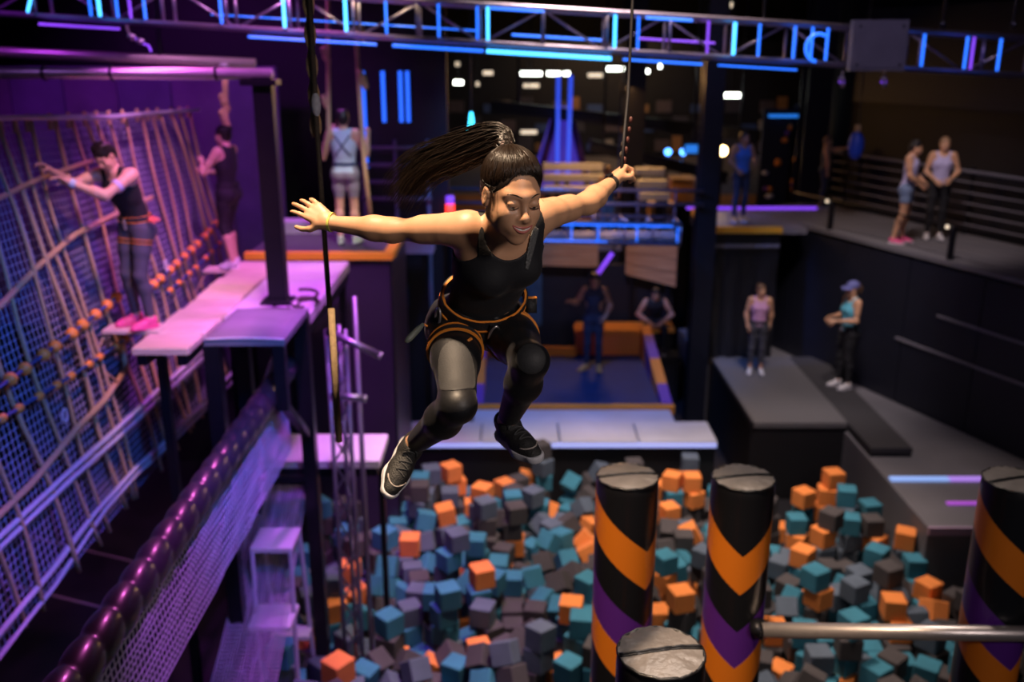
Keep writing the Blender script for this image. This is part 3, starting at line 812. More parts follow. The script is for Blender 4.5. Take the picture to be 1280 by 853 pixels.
3,-196,1049,-24,-101,157,160; 3,336,1326,-48,-190,157,0; 3,110,1332,-30,-23,109,289; 1,-63,1106,-18,-145,87,156; 1,340,1129,-23,153,4,274;
3,445,1171,0,157,0,-17; 3,239,1187,-17,-34,172,-17; 3,189,1213,-24,-157,0,11; 1,227,812,0,108,157,6; 2,194,817,13,98,64,255; 3,-189,811,-4,251,-75,59;
1,315,1255,-24,157,0,12; 3,-23,842,-13,-90,-60,-6; 2,253,1288,-10,226,57,-129; 1,-142,1280,-48,157,0,20; 2,23,868,-24,-164,10,-237;
3,374,891,-21,-157,32,180; 3,-17,1333,-48,0,0,155; 1,400,893,-24,155,-157,0; 1,313,907,-24,-8,157,126; 2,-244,936,-6,-65,216,-146;
2,-86,961,0,261,-157,-40; 2,139,950,-24,70,-157,-148; 2,351,957,-24,157,0,182; 3,570,959,-48,0,0,261; 1,-118,960,-48,157,0,54;
1,260,977,-48,-157,0,154; 2,-213,993,-24,-9,-157,-282; 1,493,1001,-24,-157,0,-302; 2,-242,997,-24,157,0,-12; 2,573,999,-48,-157,0,-252;
3,142,1030,0,-6,157,234; 2,487,1035,-24,0,0,-259; 2,272,1042,-24,-66,157,-89; 1,180,1092,-8,-76,7,-4; 2,344,1073,-24,264,-159,46;
2,154,1080,-24,0,0,186; 3,-124,1076,-24,157,0,261; 0,-74,1088,-32,177,86,163; 3,-137,1111,-17,156,70,-188; 2,178,1114,-24,-41,-211,-99;
2,-64,1135,0,157,0,-93; 2,73,1127,-23,12,2,-307; 3,140,1133,-48,119,157,-171; 2,-39,1163,0,18,157,168; 3,102,1136,-45,26,-314,-130;
1,443,1162,-24,-157,0,-270; 1,464,1228,0,-157,0,-129; 2,-256,1219,-7,-105,-22,-189; 3,-28,1228,-15,194,21,-146; 2,139,1220,-48,314,0,-24;
2,186,1248,-8,-102,74,290; 3,-111,1273,19,0,188,154; 2,-117,1260,-2,30,310,-15; 1,-213,1271,-12,122,-87,52; 1,168,1260,-30,-96,102,15;
2,41,1268,-40,-273,54,-101; 1,225,1297,-24,-5,-157,-128; 2,265,1320,0,31,-157,-175; 1,140,1328,-30,239,-17,0; 3,-203,790,-48,157,0,110;
2,15,825,-48,189,-157,125; 3,-203,743,-24,135,157,28; 3,-164,746,-24,57,-157,-168; 1,134,746,-24,0,0,22; 2,319,753,-24,19,157,170;
3,-140,773,-24,0,314,-124; 1,3,801,-29,82,-214,-125; 3,391,783,-24,0,-314,21; 2,511,811,-35,-84,-264,-88; 2,-249,831,-24,-81,157,-181;
2,-109,831,-24,241,157,-52; 2,54,830,-24,0,-314,-65; 3,262,811,-24,-157,0,-285; 3,353,832,-24,0,0,-238; 3,478,824,-24,314,0,14; 2,531,833,-24,0,0,72;
3,342,730,-9,55,211,53; 3,376,732,-7,-119,-64,-264; 2,-247,741,0,13,28,104; 1,-201,750,0,-19,157,-263; 3,-157,752,0,-80,-157,126;
2,-68,758,-19,0,-88,-294; 1,131,749,0,-148,-157,-117; 2,319,754,0,-195,-157,-22; 2,348,757,0,140,-3,3; 3,403,754,1,-23,11,-63; 3,442,732,0,0,0,302;
3,531,747,0,314,0,86; 3,563,742,0,-28,157,115; 2,-257,782,0,-157,0,147; 2,-120,790,-24,1,-313,33; 2,50,769,-24,-23,157,68; 0,178,791,0,0,157,-299;
3,217,783,0,0,-314,-154; 3,308,785,0,-15,157,261; 2,553,811,-24,-18,-157,274; 3,592,753,-32,246,-93,6; 2,531,825,0,157,0,76; 2,563,833,-24,157,0,102;
2,609,838,-4,81,104,-97; 1,37,846,-48,-12,-157,262; 0,613,964,0,157,0,225; 2,615,994,0,-185,-157,73; 2,4,743,-11,42,-81,155; 3,28,717,1,295,-21,-115;
2,188,697,24,146,-157,-29; 2,225,706,24,258,157,39; 2,260,702,24,105,157,-99; 2,479,691,24,-157,0,51; 3,-240,757,21,308,30,42;
2,-192,746,24,-157,0,-276; 1,-164,756,24,-197,-157,71; 2,-56,763,6,211,20,155; 2,-5,775,0,-236,-157,-9; 0,90,720,5,1,74,120; 2,131,742,24,157,0,-178;
3,374,760,15,107,-76,19; 3,413,762,23,-74,-115,70; 2,424,769,-9,-95,-11,-209; 2,515,769,-32,-31,-225,97; 2,560,747,24,0,0,-178;
3,-111,767,-24,0,314,-122; 1,-84,780,-19,-157,253,21; 3,40,769,0,236,-157,78; 3,66,741,6,118,-7,263; 2,337,787,4,-117,-19,-11;
2,368,784,-5,7,-73,-294; 2,494,791,-22,-173,0,120; 2,565,813,0,0,-314,121; 3,570,775,0,-157,0,197; 2,-94,805,-28,124,24,156; 2,528,823,24,0,0,307;
3,601,849,16,244,104,-97; 0,575,875,24,-128,-157,112; 1,616,961,24,157,0,34; 1,604,996,24,0,314,-93; 1,-260,716,0,314,0,121; 2,-16,692,48,310,157,-3;
3,141,710,24,0,0,-16; 3,181,691,48,242,-157,-38; 3,209,728,-6,-23,234,-131; 1,259,707,48,-40,157,-134; 3,469,718,0,30,-157,-267;
2,-222,732,12,82,67,70; 1,-96,746,0,157,0,-125; 2,-33,794,3,160,25,-215; 3,102,742,15,-11,-231,-195; 3,129,738,48,-157,0,95;
0,159,753,-1,158,-31,-149; 3,264,764,-23,-157,-148,-38; 3,454,758,0,-154,1,299; 2,462,784,0,157,1,-198; 2,-61,789,-10,90,271,21;
2,81,758,16,3,-39,103; 2,286,803,-3,127,31,-50; 2,402,795,0,139,-157,64; 0,442,770,-31,118,253,-45; 2,480,763,-19,-207,-31,73;
3,536,793,-24,20,-157,-79; 2,574,775,24,-314,0,91; 3,533,825,48,-55,-157,220; 1,575,838,0,-237,157,58; 1,589,850,40,-85,115,-57; 2,578,881,48,0,0,281;
3,545,873,24,157,0,71; 3,611,955,48,234,157,-9; 0,606,993,48,157,0,-34; 2,133,786,-48,177,157,0; 2,618,795,-48,202,-157,54; 0,-249,830,-48,0,0,177;
2,263,813,-48,-157,0,25; 1,524,834,-48,157,0,-204; 2,-29,753,-24,123,-157,17; 1,396,743,-24,-157,0,-264; 3,560,744,-24,126,-157,42;
2,-170,780,-24,-10,157,201; 1,-34,780,-24,195,157,8; 3,605,772,-42,96,-108,-2; 1,-161,821,-24,-157,0,-64; 3,615,815,-24,-157,0,-254;
3,-70,925,-24,0,0,-239; 2,-27,756,0,0,0,-14; 1,58,722,-7,-243,-94,-115; 1,-140,842,-48,0,0,234; 1,575,870,0,0,-314,151; 2,87,1057,-10,51,-87,-189;
3,-120,1143,-3,23,-290,15; 2,161,746,-27,-95,119,-69; 2,291,756,-17,73,293,-33; 0,611,875,24,157,0,-20; 0,211,1064,-26,137,20,154;
2,35,804,-28,-200,80,-72; 2,102,782,-12,-75,90,-183; 2,188,757,-14,-215,-37,-171; 3,78,847,-48,-243,157,0; 2,646,863,-48,0,314,-144;
2,-167,784,-48,19,-157,-270; 3,313,783,-48,-275,-157,6; 2,55,823,-48,-157,0,-162; 2,273,866,-48,-157,0,-96; 3,610,870,-48,-8,157,219;
2,215,791,-24,157,0,7; 2,315,781,-24,0,0,-161; 1,232,819,-24,-157,0,96; 3,40,952,-24,-156,1,-273; 2,400,996,-24,-64,157,-247;
2,612,994,-24,-54,157,90; 2,22,1098,-33,173,-231,2; 3,-220,1128,-24,0,0,-218; 2,259,1163,-24,208,-157,103; 0,-199,1210,-24,183,157,-20;
2,435,1209,-24,-80,-157,141; 3,-169,788,0,0,314,-78; 2,133,778,0,44,154,49; 2,612,872,0,-157,0,-210; 2,-162,1004,-24,-157,0,-276;
2,-28,1315,-24,0,0,302; 2,-203,792,-16,-35,-65,76; 2,286,789,-30,21,223,16; 2,370,813,-24,157,0,-95; 0,-187,895,-28,-8,-282,-28;
2,24,930,-8,94,239,-39; 2,-204,1020,-24,314,0,-144; 2,79,996,-5,-94,-49,-166; 0,189,1202,0,159,157,-121; 0,-226,762,-8,146,53,-227;
2,241,1024,-8,46,72,-105; 2,-230,1021,-10,-285,67,13; 3,-248,775,-48,-191,-157,-52; 0,-78,785,-48,314,0,-61; 2,178,782,-48,-41,157,98;
2,569,827,-48,120,157,-117; 0,57,875,-48,-115,-157,63; 1,135,878,-48,-157,0,-136; 2,472,879,-48,0,0,101; 0,48,908,-48,0,0,265;
2,249,922,-48,83,157,91; 2,232,958,-48,-214,157,0; 3,-245,998,-48,145,-157,159; 2,399,994,-48,-157,0,23; 2,-77,1034,-48,53,157,-198;
0,10,1040,-48,0,0,111; 3,-120,1173,-48,83,157,-31; 2,92,1164,-48,-138,-157,0; 3,152,1166,-43,0,61,215; 2,-246,1209,-48,-224,-157,-5;
1,-121,1207,-48,157,0,-271; 2,437,1221,-48,302,157,0; 2,353,756,-24,-181,140,-138; 2,532,743,-24,0,0,123; 1,-58,803,-37,-64,-64,296;
3,83,769,-37,-187,71,144; 2,183,785,-24,0,0,295; 0,425,788,-48,-314,0,112; 3,-215,825,-24,87,157,43; 1,311,824,-24,-259,-157,29;
3,570,870,-24,0,0,170; 0,608,876,-24,-157,0,-55; 0,183,1034,-24,-110,-157,-140; 0,358,1037,-24,205,-157,-57; 2,-196,1086,-24,-111,-157,50;
0,-13,1094,-24,62,-157,-163; 0,497,1083,-24,161,158,-20; 3,-188,1125,-27,-134,-212,-39; 1,42,1122,-26,103,234,62; 2,475,1125,-24,-117,-157,-83;
1,-259,1168,-24,314,0,-121; 2,-232,1206,-24,157,0,-61; 1,1,1206,-24,0,0,184; 1,318,1227,-24,86,157,93; 1,398,1209,-48,10,157,147;
0,128,1251,-23,-107,-149,214; 2,229,1262,-24,84,-157,99; 3,-5,769,-24,157,0,53; 1,77,756,-13,171,47,-165; 0,467,795,-24,-314,0,-22;
2,3,934,-27,-4,45,-151; 1,-210,993,0,-79,157,-37; 2,69,1020,-24,-157,-157,-149; 2,-150,1097,-34,86,17,268; 2,-159,1121,-19,231,0,-29;
3,-231,1204,0,-38,157,-227; 1,-172,784,24,-58,-157,-145; 2,437,801,-9,-80,-63,21; 3,219,1021,-34,-248,-42,-178; 3,-168,1079,0,169,-157,-66;
1,299,1155,-48,0,0,150; 3,-92,1190,-2,157,-32,-54; 1,292,1171,-12,-87,8,110; 2,419,1144,-24,0,0,-188; 2,164,1195,-48,157,0,75;
2,213,1322,-24,12,-157,-286; 3,594,898,0,167,-13,-284; 2,91,968,0,-258,61,139; 2,293,1015,-25,-128,-1,-159; 2,451,1015,12,-265,88,39;
3,6,1234,-9,1,243,193; 3,198,1264,-23,-193,39,93; 3,-263,1285,8,-159,-23,157; 2,-99,1286,-9,188,70,135
'''



def foam_mesh(k):
    bm = bmesh.new()
    bmesh.ops.create_cube(bm, size=.24)
    bmesh.ops.bevel(bm, geom=bm.edges[:], offset=.011, segments=1, affect='EDGES')
    me = bpy.data.meshes.new('foam_cube')
    bm.to_mesh(me)
    bm.free()
    me.materials.append(M[f'foam{k}'])
    return me


FM = [foam_mesh(k) for k in range(4)]
rows = [[int(v) for v in r.split(',')] for r in CUBES.replace('\n', ' ').split(';')]
CN = ('orange', 'teal', 'charcoal', 'slate blue')
ZN = [('nearest the pale ledge, left half', lambda x, y: y > 12.3 and x < .4),
      ('nearest the pale ledge, right half', lambda x, y: y > 12.3 and x < 2.6),
      ('at the black skirt of the grey deck', lambda x, y: y > 11.4 and x > 2.6),
      ('beside the bank with light strips', lambda x, y: x > 3.9 and y > 10.2),
      ('by the violet frame left of the pit', lambda x, y: x < -1.3 and y > 9.9),
      ('in the near left corner of the pit', lambda x, y: x < -1.1),
      ('far in the pit under the shoes', lambda x, y: y > 11.2 and x < .4),
      ('far in the pit behind the left pillar', lambda x, y: y > 11.2),
      ('mid pit in the left part', lambda x, y: y > 9.8 and x < -.2),
      ('mid pit just left of the pillars', lambda x, y: y > 9.8 and x < 1.1),
      ('in mid pit between the first two pillars', lambda x, y: y > 9.8 and x < 2.1),
      ('mid pit between second and rightmost pillars', lambda x, y: y > 9.8),
      ('at the bottom edge left of centre', lambda x, y: x < .1),
      ('bottom edge beside the left pillar', lambda x, y: x < 1.2),
      ('bottom right of the second pillar', lambda x, y: x < 3.2),
      ('in the near right corner behind the pipe', lambda x, y: True)]
ORD = ['leftmost'] + [w_ + ' from left' for w_ in ('second third fourth fifth sixth seventh eighth ninth tenth eleventh twelfth thirteenth fourteenth fifteenth '
                                                  'sixteenth seventeenth eighteenth nineteenth twentieth').split()]
zone = {}
for r in rows[:300]:
    x, y = r[1] / 100, r[2] / 100
    z = next(i for i, q in enumerate(ZN) if q[1](x, y))
    zone.setdefault((r[0], z), []).append(r)
for (k, z), rs in zone.items():
    rs.sort(key=lambda r: r[1] / (r[2] * .956 + (620 - r[3]) * .292))
    for i, r in enumerate(rs):
        o = bpy.data.objects.new('foam_cube', FM[k])
        C.objects.link(o)
        o.location = (r[1] / 100, r[2] / 100, r[3] / 100)
        o.rotation_euler = (r[4] / 100, r[5] / 100, r[6] / 100)
        base = f'{CN[k]} foam cube {ZN[z][0]}'
        lab = 'only ' + base if len(rs) == 1 else f'{ORD[i]} ' + base
        assert len(lab.split()) <= 16, lab
        tag(o, lab, 'foam cube', f'{CN[k]} foam cubes {ZN[z][0]}')
m = MB()
fcs = []
for r in rows[300:]:
    mx = Matrix.Translation((r[1] / 100, r[2] / 100, r[3] / 100)) @ Euler((r[4] / 100, r[5] / 100, r[6] / 100)).to_matrix().to_4x4()
    n0 = len(FM[0].vertices)
    m.add([mx @ v.co for v in FM[0].vertices], [tuple(p.vertices) for p in FM[0].polygons])
    fcs += [r[0]] * len(FM[0].polygons)
fs = m.build('foam_cube_pile', 'foam0')
for k in (1, 2, 3):
    fs.data.materials.append(M[f'foam{k}'])
fs.data.polygons.foreach_set('material_index', fcs)
tag(fs, 'remaining foam cubes sunk between and behind the larger ones', 'foam cubes')
fs['kind'] = 'stuff'

# ------------------------------------------------------------------ striped pillars and pipe
for (x, y, turn, lab) in ((.632, 4.81, -52, 'leftmost tall striped pillar, with its chevron point at the right side'),
                          (1.262, 4.79, -95, 'second striped pillar from left, chevron point facing front'),
                          (2.735, 4.76, -72, 'rightmost striped pillar cut by the picture edge behind the steel pipe'),
                          (.578, 3.21, -90, 'short nearest black pillar top at the bottom centre')):
    p = thing('striped_pillar', lab, 'pillar', (x, y, -.6))
    rr = .172
    n = 48
    prof = [(rr, -.6), (rr, 3.90), (rr * .985, 3.935), (rr * .95, 3.955)]
    m = MB()
    vs = [(rad * math.cos(2 * math.pi * i / n), rad * math.sin(2 * math.pi * i / n), z - 3.97) for rad, z in prof for i in range(n)]
    m.add(vs, [(k * n + i, k * n + (i + 1) % n, (k + 1) * n + (i + 1) % n, (k + 1) * n + i) for k in range(len(prof) - 1) for i in range(n)])
    b = m.build('cover', chevron('chevron_vinyl', R(turn)))
    for v in b.data.vertices:
        pass
    b.parent = p
    b.location = (0, 0, 4.57)
    b.data.polygons.foreach_set('use_smooth', [True] * len(b.data.polygons))
    # gathered cap with a seam across
    m = MB()
    q = 16
    vs = []
    for k in range(q + 1):
        f = k / q
        for i in range(n):
            a = 2 * math.pi * i / n
            wr_ = .0035 * math.sin(a * 9 + 3 * math.sin(a * 2)) * f ** 3 + .003 * math.sin(a * 23) * f ** 6
            dome = .012 * (1 - f * f)
            vs.append((x + rr * .965 * f * math.cos(a), y + rr * .965 * f * math.sin(a), 3.958 + dome + wr_))
    m.add(vs, [(k * n + i, k * n + (i + 1) % n, (k + 1) * n + (i + 1) % n, (k + 1) * n + i) for k in range(q) for i in range(n)])
    m.build('cap', mat('cap_vinyl', (.16, .145, .14), .36, noise=.3, nscale=14, bump=.5, bscale=28), p, True)
    m = MB()
    sa = R(4 + 6 * math.sin(x * 5))
    ca, sn = math.cos(sa), math.sin(sa)
    pts = [(x + t * ca * rr * .96, y + t * sn * rr * .96 + .01 * math.sin(t * 2), 3.973 - .010 * abs(t) ** 3 + .0015 * math.sin(t * 17)) for t in [-1 + .1 * i for i in range(21)]]
    m.tube(pts, .0055, 6)
    m.tube([(px_, py_ - .012, pz_ - .002) for px_, py_, pz_ in pts], .004, 6)
    m.build('seam', 'black_gloss', p, True)
    m = MB()
    m.tube([(x + rr * .97 * math.cos(2 * math.pi * i / 40), y + rr * .97 * math.sin(2 * math.pi * i / 40), 3.953 + .003 * math.sin(i * 2.1)) for i in range(40)], .0075, 6, closed=True)
    m.build('piping', 'black_gloss', p, True)
pi_ = thing('steel_pipe', 'horizontal brushed steel pipe running right from the second striped pillar', 'pipe', (2.2, 4.58, 3.1))
MB().tube([(1.36, 4.585, 3.135), (4.2, 4.50, 3.145)], .043, 20).build('tube', 'pipe', pi_, True)
m = MB()
m.tube([(1.36, 4.63, 3.135), (1.36, 4.585, 3.135), (1.37, 4.585, 3.135)], .05, 12)
m.build('flange', 'steel', pi_, True)

# ------------------------------------------------------------------ left platforms
ps = thing('steel_gantry', 'black steel post standing on the launch stand with a beam to the left', 'gantry', (-2.22, 8.72, 3.86))
MB().box(-2.30, -2.13, 8.78, 8.92, 3.90, 5.95).build('post', 'steel', ps)
MB().box(-2.36, -2.08, 8.70, 8.98, 3.89, 3.915).build('foot_plate', 'steel', ps)
MB().tube([(-2.13, 8.85, 5.975), (-8, 8.85, 6.0)], .05, 14).build('beam', 'pipe', ps, True)
m = MB()
m.box(-2.4, -2.08, 8.75, 8.95, 5.88, 5.93)
m.build('bracket', 'steel', ps)
for i, x in enumerate((-2.62, -3.55, -4.15)):
    m = MB()
    m.tube([(x, 8.85 + .06 * math.cos(a), 5.985 + .06 * math.sin(a)) for a in [R(30 * k) for k in range(12)]], .012, 6, closed=True)
    m.build('clamp_ring', 'steel', ps, True)
gb = thing('upper_tube', 'dim blue steel tube above the gantry beam at the far left', 'tube', (-5.5, 11.9, 6.1))
MB().tube([(-8.5, 11.1, 6.28), (-2.85, 11.1, 6.03)], .055, 12).build('tube', 'pipe', gb, True)
for x in (-5.9, -3.9):
    MB().tube([(x, 11.1, 6.12), (x, 11.1, 10.6)], .03, 8).build('hanger', 'steel', gb)
bp = struct(MB().box(-8.5, -3.3, 13.9, 14.0, 2.2, 5.95).build('wall_violet', mat('violet_wall', (.20, .12, .30), .6, noise=.3, nscale=2)))
for k in range(7):
    MB().box(-8.5 + k * .75, -7.78 + k * .75, 13.86, 13.9, 2.25, 5.9).build('panel', mat('violet_wall_panel', (.17 + .04 * (k % 2), .11, .27), .55, noise=.3, nscale=3), bp)

ls = thing('launch_stand', 'square black stand with slate padded top at the end of the pale deck', 'stand', (-2.25, 8.2, -.6))
m = MB()
nx, ny = 12, 6
vs = []
for j in range(ny + 1):
    for i in range(nx + 1):
        u, v = i / nx, j / ny
        e = min(u, 1 - u, v, 1 - v)
        vs.append((-2.60 + .68 * u, 7.74 + 1.02 * v, 3.86 + .012 * math.sin(u * 3.1) - (.02 if e == 0 else 0)))
m.add(vs, [(j * (nx + 1) + i, j * (nx + 1) + i + 1, (j + 1) * (nx + 1) + i + 1, (j + 1) * (nx + 1) + i) for j in range(ny) for i in range(nx)])
m.box(-2.60, -1.92, 7.74, 8.76, 3.79, 3.842)
m.build('top_pad', 'slate', ls, False)
MB().tube([(-2.60 + .68 * i / 10, 7.74, 3.845 + .012 * math.sin(3.1 * i / 10)) for i in range(11)], .012, 6).build('front_edge_highlight', 'white', ls, True)  # white tube stands in for the highlight on the pad's rounded front edge
for x, y in ((-2.55, 7.80), (-1.98, 7.80), (-2.55, 8.69), (-1.98, 8.69)):
    if (x, y) == (-1.98, 7.80):
        MB().box(x - .05, x + .05, y - .05, y + .05, 3.2, 3.79).build('leg', 'steel', ls)
        MB().bar((x, y, 3.24), (x, 8.64, 2.6), .07, .07).build('strut', 'steel', ls)
        continue
    MB().box(x - .065, x + .065, y - .065, y + .065, -.6, 3.79).build('leg', 'steel', ls)
for z in (2.78, 2.12):
    m = MB()
    m.bar((-2.55, 8.69, z), (-1.98, 8.69, z), .06, .06)
    m.build('crossbar', 'steel', ls)

jd = thing('deck_platform', 'pale lilac lit deck between the plank walkway and the orange edged block', 'platform', (-2.35, 10, -.6))
for k in range(3):
    MB().box(-2.74, -1.95, 8.78 + k * .84, 9.60 + k * .84, 3.64, 3.75, .015).build('deck_pad', 'deck', jd)
MB().box(-2.72, -1.97, 8.8, 11.28, 3.52, 3.64).build('frame', 'steel', jd)
for y in (8.86, 11.1):
    for x in (-2.68, -2.02):
        MB().box(x - .04, x + .04, y - .04, y + .04, -.6, 3.52).build('leg', 'steel', jd)
pw = thing('plank_walkway', 'walkway of pale wooden planks along the rope net', 'walkway', (-3, 9.4, -.6))
for k in range(8):
    y = 7.80 + k * .44
    x0 = -3.25 + .012 * math.sin(k * 2.3)
    MB().box(x0, -2.76 + .01 * math.sin(k), y, y + .425, 3.69 + .006 * math.sin(k * 1.7), 3.75 + .006 * math.sin(k * 1.7), .012).build('plank', 'plank', pw)
for x in (-3.18, -2.84):
    MB().box(x - .04, x + .04, 7.84, 11.3, 3.58, 3.685).build('stringer', 'steel', pw)
for y in (8.2, 10.9):
    MB().box(-3.2, -3.12, y, y + .08, -.6, 3.58).build('leg', 'steel', pw)
FB = []
for (c, lab, q) in (((-3.42, 8.36, 3.78), 'small wooden foot board under the pink shoes of the man on the net', .26),
                    ((-3.34, 11.05, 3.72), 'small wooden foot board under the woman holding a rope', .27)):
    fb = thing('foot_board', lab, 'board', c)
    MB().box(c[0] - q, c[0] + q, c[1] - .12, c[1] + .12, c[2] - .035, c[2], .01).build('plank', 'plank', fb)
    for sx in (-1, 1):
        m = MB()
        m.tube([(c[0] + sx * (q - .05), c[1] - .1, c[2] - .045), (c[0] + sx * (q - .05), c[1] + .1, c[2] - .045)], .012, 6)
        m.build('batten', 'rope', fb)
    m = MB()
    m.tube([(c[0] - q + .03, c[1] - .09, c[2] - .03), (c[0] - q - .12, c[1] - .09, c[2] - .3), (c[0] - q + .08, c[1] - .09, c[2] - .5)], .010, 6)
    m.build('hanger', 'rope', fb, True)

ob = thing('landing_block', 'dark violet block with orange top edge under the man in pale blue', 'platform', (-2.4, 12.6, -.6))
MB().box(-3.28, -1.52, 11.74, 13.5, -.6, 3.66).build('body', mat('violet_block_vinyl', (.035, .022, .06), .42, noise=.3, nscale=1.4), ob)
MB().box(-3.3, -1.50, 11.72, 13.5, 3.66, 3.74).build('top_mat', mat('dark_top_mat', (.06, .055, .075), .5, noise=.3), ob)
MB().box(-3.32, -1.48, 11.68, 11.80, 3.68, 3.765).build('front_edge', 'edge', ob)
MB().box(-1.60, -1.47, 11.80, 13.3, 3.68, 3.765).build('side_edge', 'edge', ob)
MB().box(-3.28, -1.7, 13.1, 13.45, 3.74, 3.9).build('step_pad', 'deck', ob)
MB().box(-1.53, -1.50, 11.74, 11.78, -.6, 3.66).build('corner_trim', 'dark', ob)

sp_ = thing('step_platform', 'small violet lit step platform low beside the foam pit', 'platform', (-2, 9.2, -.6))
MB().box(-2.65, -1.34, 8.93, 9.64, 2.12, 2.2, .01).build('top_pad', 'deck', sp_)
MB().box(-2.62, -1.37, 8.96, 9.61, 2.02, 2.12).build('frame', 'steel', sp_)
for x, y in ((-2.58, 9.0), (-1.42, 9.55), (-2.58, 9.55)):
    MB().box(x - .03, x + .03, y - .03, y + .03, -.6, 2.02).build('leg', 'steel', sp_)
st = thing('shelf_steps', 'low lilac lit step frame with two treads under the rope net', 'steps', (-2.3, 8.3, -.6))
for (y0, z, d_) in ((8.02, 1.72, .42), (7.75, 1.05, .4), (8.42, .5, .2)):
    MB().box(-2.46, -2.06, y0, y0 + d_, z - .05, z, .01).build('tread', 'deck', st)
for x in (-2.44, -2.08):
    m = MB()
    m.tube([(x, 8.04, 1.70), (x, 7.9, -.6)], .022, 8)
    m.build('leg', 'net_purple', st)
    m = MB()
    m.tube([(x, 8.42, 1.70), (x, 8.75, -.6)], .022, 8)
    m.build('leg', 'net_purple', st)

tw = thing('lattice_tower', 'slender violet lit lattice mast beside the launch stand', 'mast', (-1.66, 8.75, -.6))
ch = [(-1.75, 8.68), (-1.57, 8.68), (-1.66, 8.84)]
for x, y in ch:
    MB().tube([(x, y, -.6), (x, y, 3.66)], .022, 8).build('chord', 'truss', tw, True)
for k in range(13):
    z = -.5 + k * .31
    for i in range(3):
        a, b = ch[i], ch[(i + 1) % 3]
        MB().tube([(*a, z), (*b, z + .31)], .011, 6).build('lacing', 'truss', tw)
tpole = thing('thin_pole', 'thin violet pole right of the lattice mast', 'pole', (-1.49, 8.8, -.6))
MB().tube([(-1.49, 8.80, -.58), (-1.49, 8.80, 3.95)], .026, 10).build('shaft', 'truss', tpole, True)
MB().box(-1.57, -1.41, 8.72, 8.88, -.6, -.58).build('foot_plate', 'steel', tpole)
for (a, b, lab) in (((-1.72, 8.62, 3.66), (-1.24, 8.56, 3.44), 'upper slanted violet tube sticking out of the lattice mast'),
                    ((-1.70, 8.62, 3.02), (-1.40, 8.58, 3.0), 'lower level pale tube sticking out of the lattice mast')):
    tt = thing('outrigger_tube', lab, 'tube', a)
    MB().tube([a, b], .035, 10).build('tube', 'truss', tt, True)
    MB().tube([b, lerp(b, a, -.03)], .038, 10).build('end_cap', 'white', tt, True)
    MB().ball(lerp(a, b, .04), .05, 8, 6).build('clamp', 'steel', tt)
dc = thing('coiled_strap', 'dark strap lying in a loop on the pale lilac deck', 'strap', (-2.05, 9.3, 3.76))
m = MB()
m.tube([(-2.35 + .3 * i / 12, 9.15 + .14 * math.sin(i * .5), 3.765 + .05 * math.sin(i * .26)) for i in range(13)], .014, 6)
m.tube([(-2.03 + .1 * math.cos(i * .6), 9.25 + .13 * math.sin(i * .6), 3.77 + .008 * i) for i in range(16)], .018, 6)
m.build('strap', 'rope_dark', dc, True)

# padded twisted hand beam and the vertical net under it
bmn = thing('twisted_beam', 'thick dark twisted rope beam rising from the bottom left to the stand', 'beam', (-2.1, 5.5, 3.3))
m = MB()
A, B = Vector((-2.10, 2.6, 3.3)), Vector((-2.13, 8.60, 3.3))
n, seg = 20, 300
L = (B - A).length
vs = []
for i in range(seg + 1):
    p = A.lerp(B, i / seg)
    s_ = L * i / seg
    for k in range(n):
        a = 2 * math.pi * k / n
        lob = abs(math.sin(.5 * a - math.pi * s_ / .25))
        rad = .090 + .020 * lob ** .55
        vs.append((p.x + rad * math.cos(a), p.y, p.z + rad * math.sin(a)))
m.add(vs, [(i * n + k, (i + 1) * n + k, (i + 1) * n + (k + 1) % n, i * n + (k + 1) % n) for i in range(seg) for k in range(n)])
m.build('strands', mat('beam_vinyl', (.035, .025, .04), .34, noise=.3, nscale=20, coat=.3), bmn, True)
MB().tube([(-2.13, 8.55, 3.3), (-2.13, 8.64, 3.3)], .12, 16).build('end_cap', 'steel', bmn)
bt = thing('brace_tube', 'pink lit diagonal brace tube under the launch stand', 'tube', (-2.4, 8.3, 3.4))
MB().tube([(-2.44, 8.5, 2.86), (-2.03, 8.1, 3.72)], .04, 10).build('tube', 'white', bt, True)
MB().ball((-2.44, 8.5, 2.86), .06, 8, 6).build('clamp', 'pipe', bt)


def net(mb, P00, P10, P01, P11, nu, nv, r, bow=(0, 0, 0), wob=.0, seg=10):
    """knotted net between four corners; triangular-section cords"""
    P00, P10, P01, P11, bow = [Vector(p) for p in (P00, P10, P01, P11, bow)]

    def pt(u, v):
        p = P00.lerp(P10, u).lerp(P01.lerp(P11, u), v) + bow * (4 * v * (1 - v))
        if wob:
            p = p + Vector((math.sin(u * 31 + v * 17), math.sin(u * 23 - v * 29), math.sin(u * 41 + v * 13))) * wob
        return p
    for i in range(nu + 1):
        mb.tube([pt(i / nu, k / seg) for k in range(seg + 1)], r, 3, cap=False)
    for j in range(nv + 1):
        s2 = seg * 3
        mb.tube([pt(k / s2, j / nv) for k in range(s2 + 1)], r, 3, cap=False)


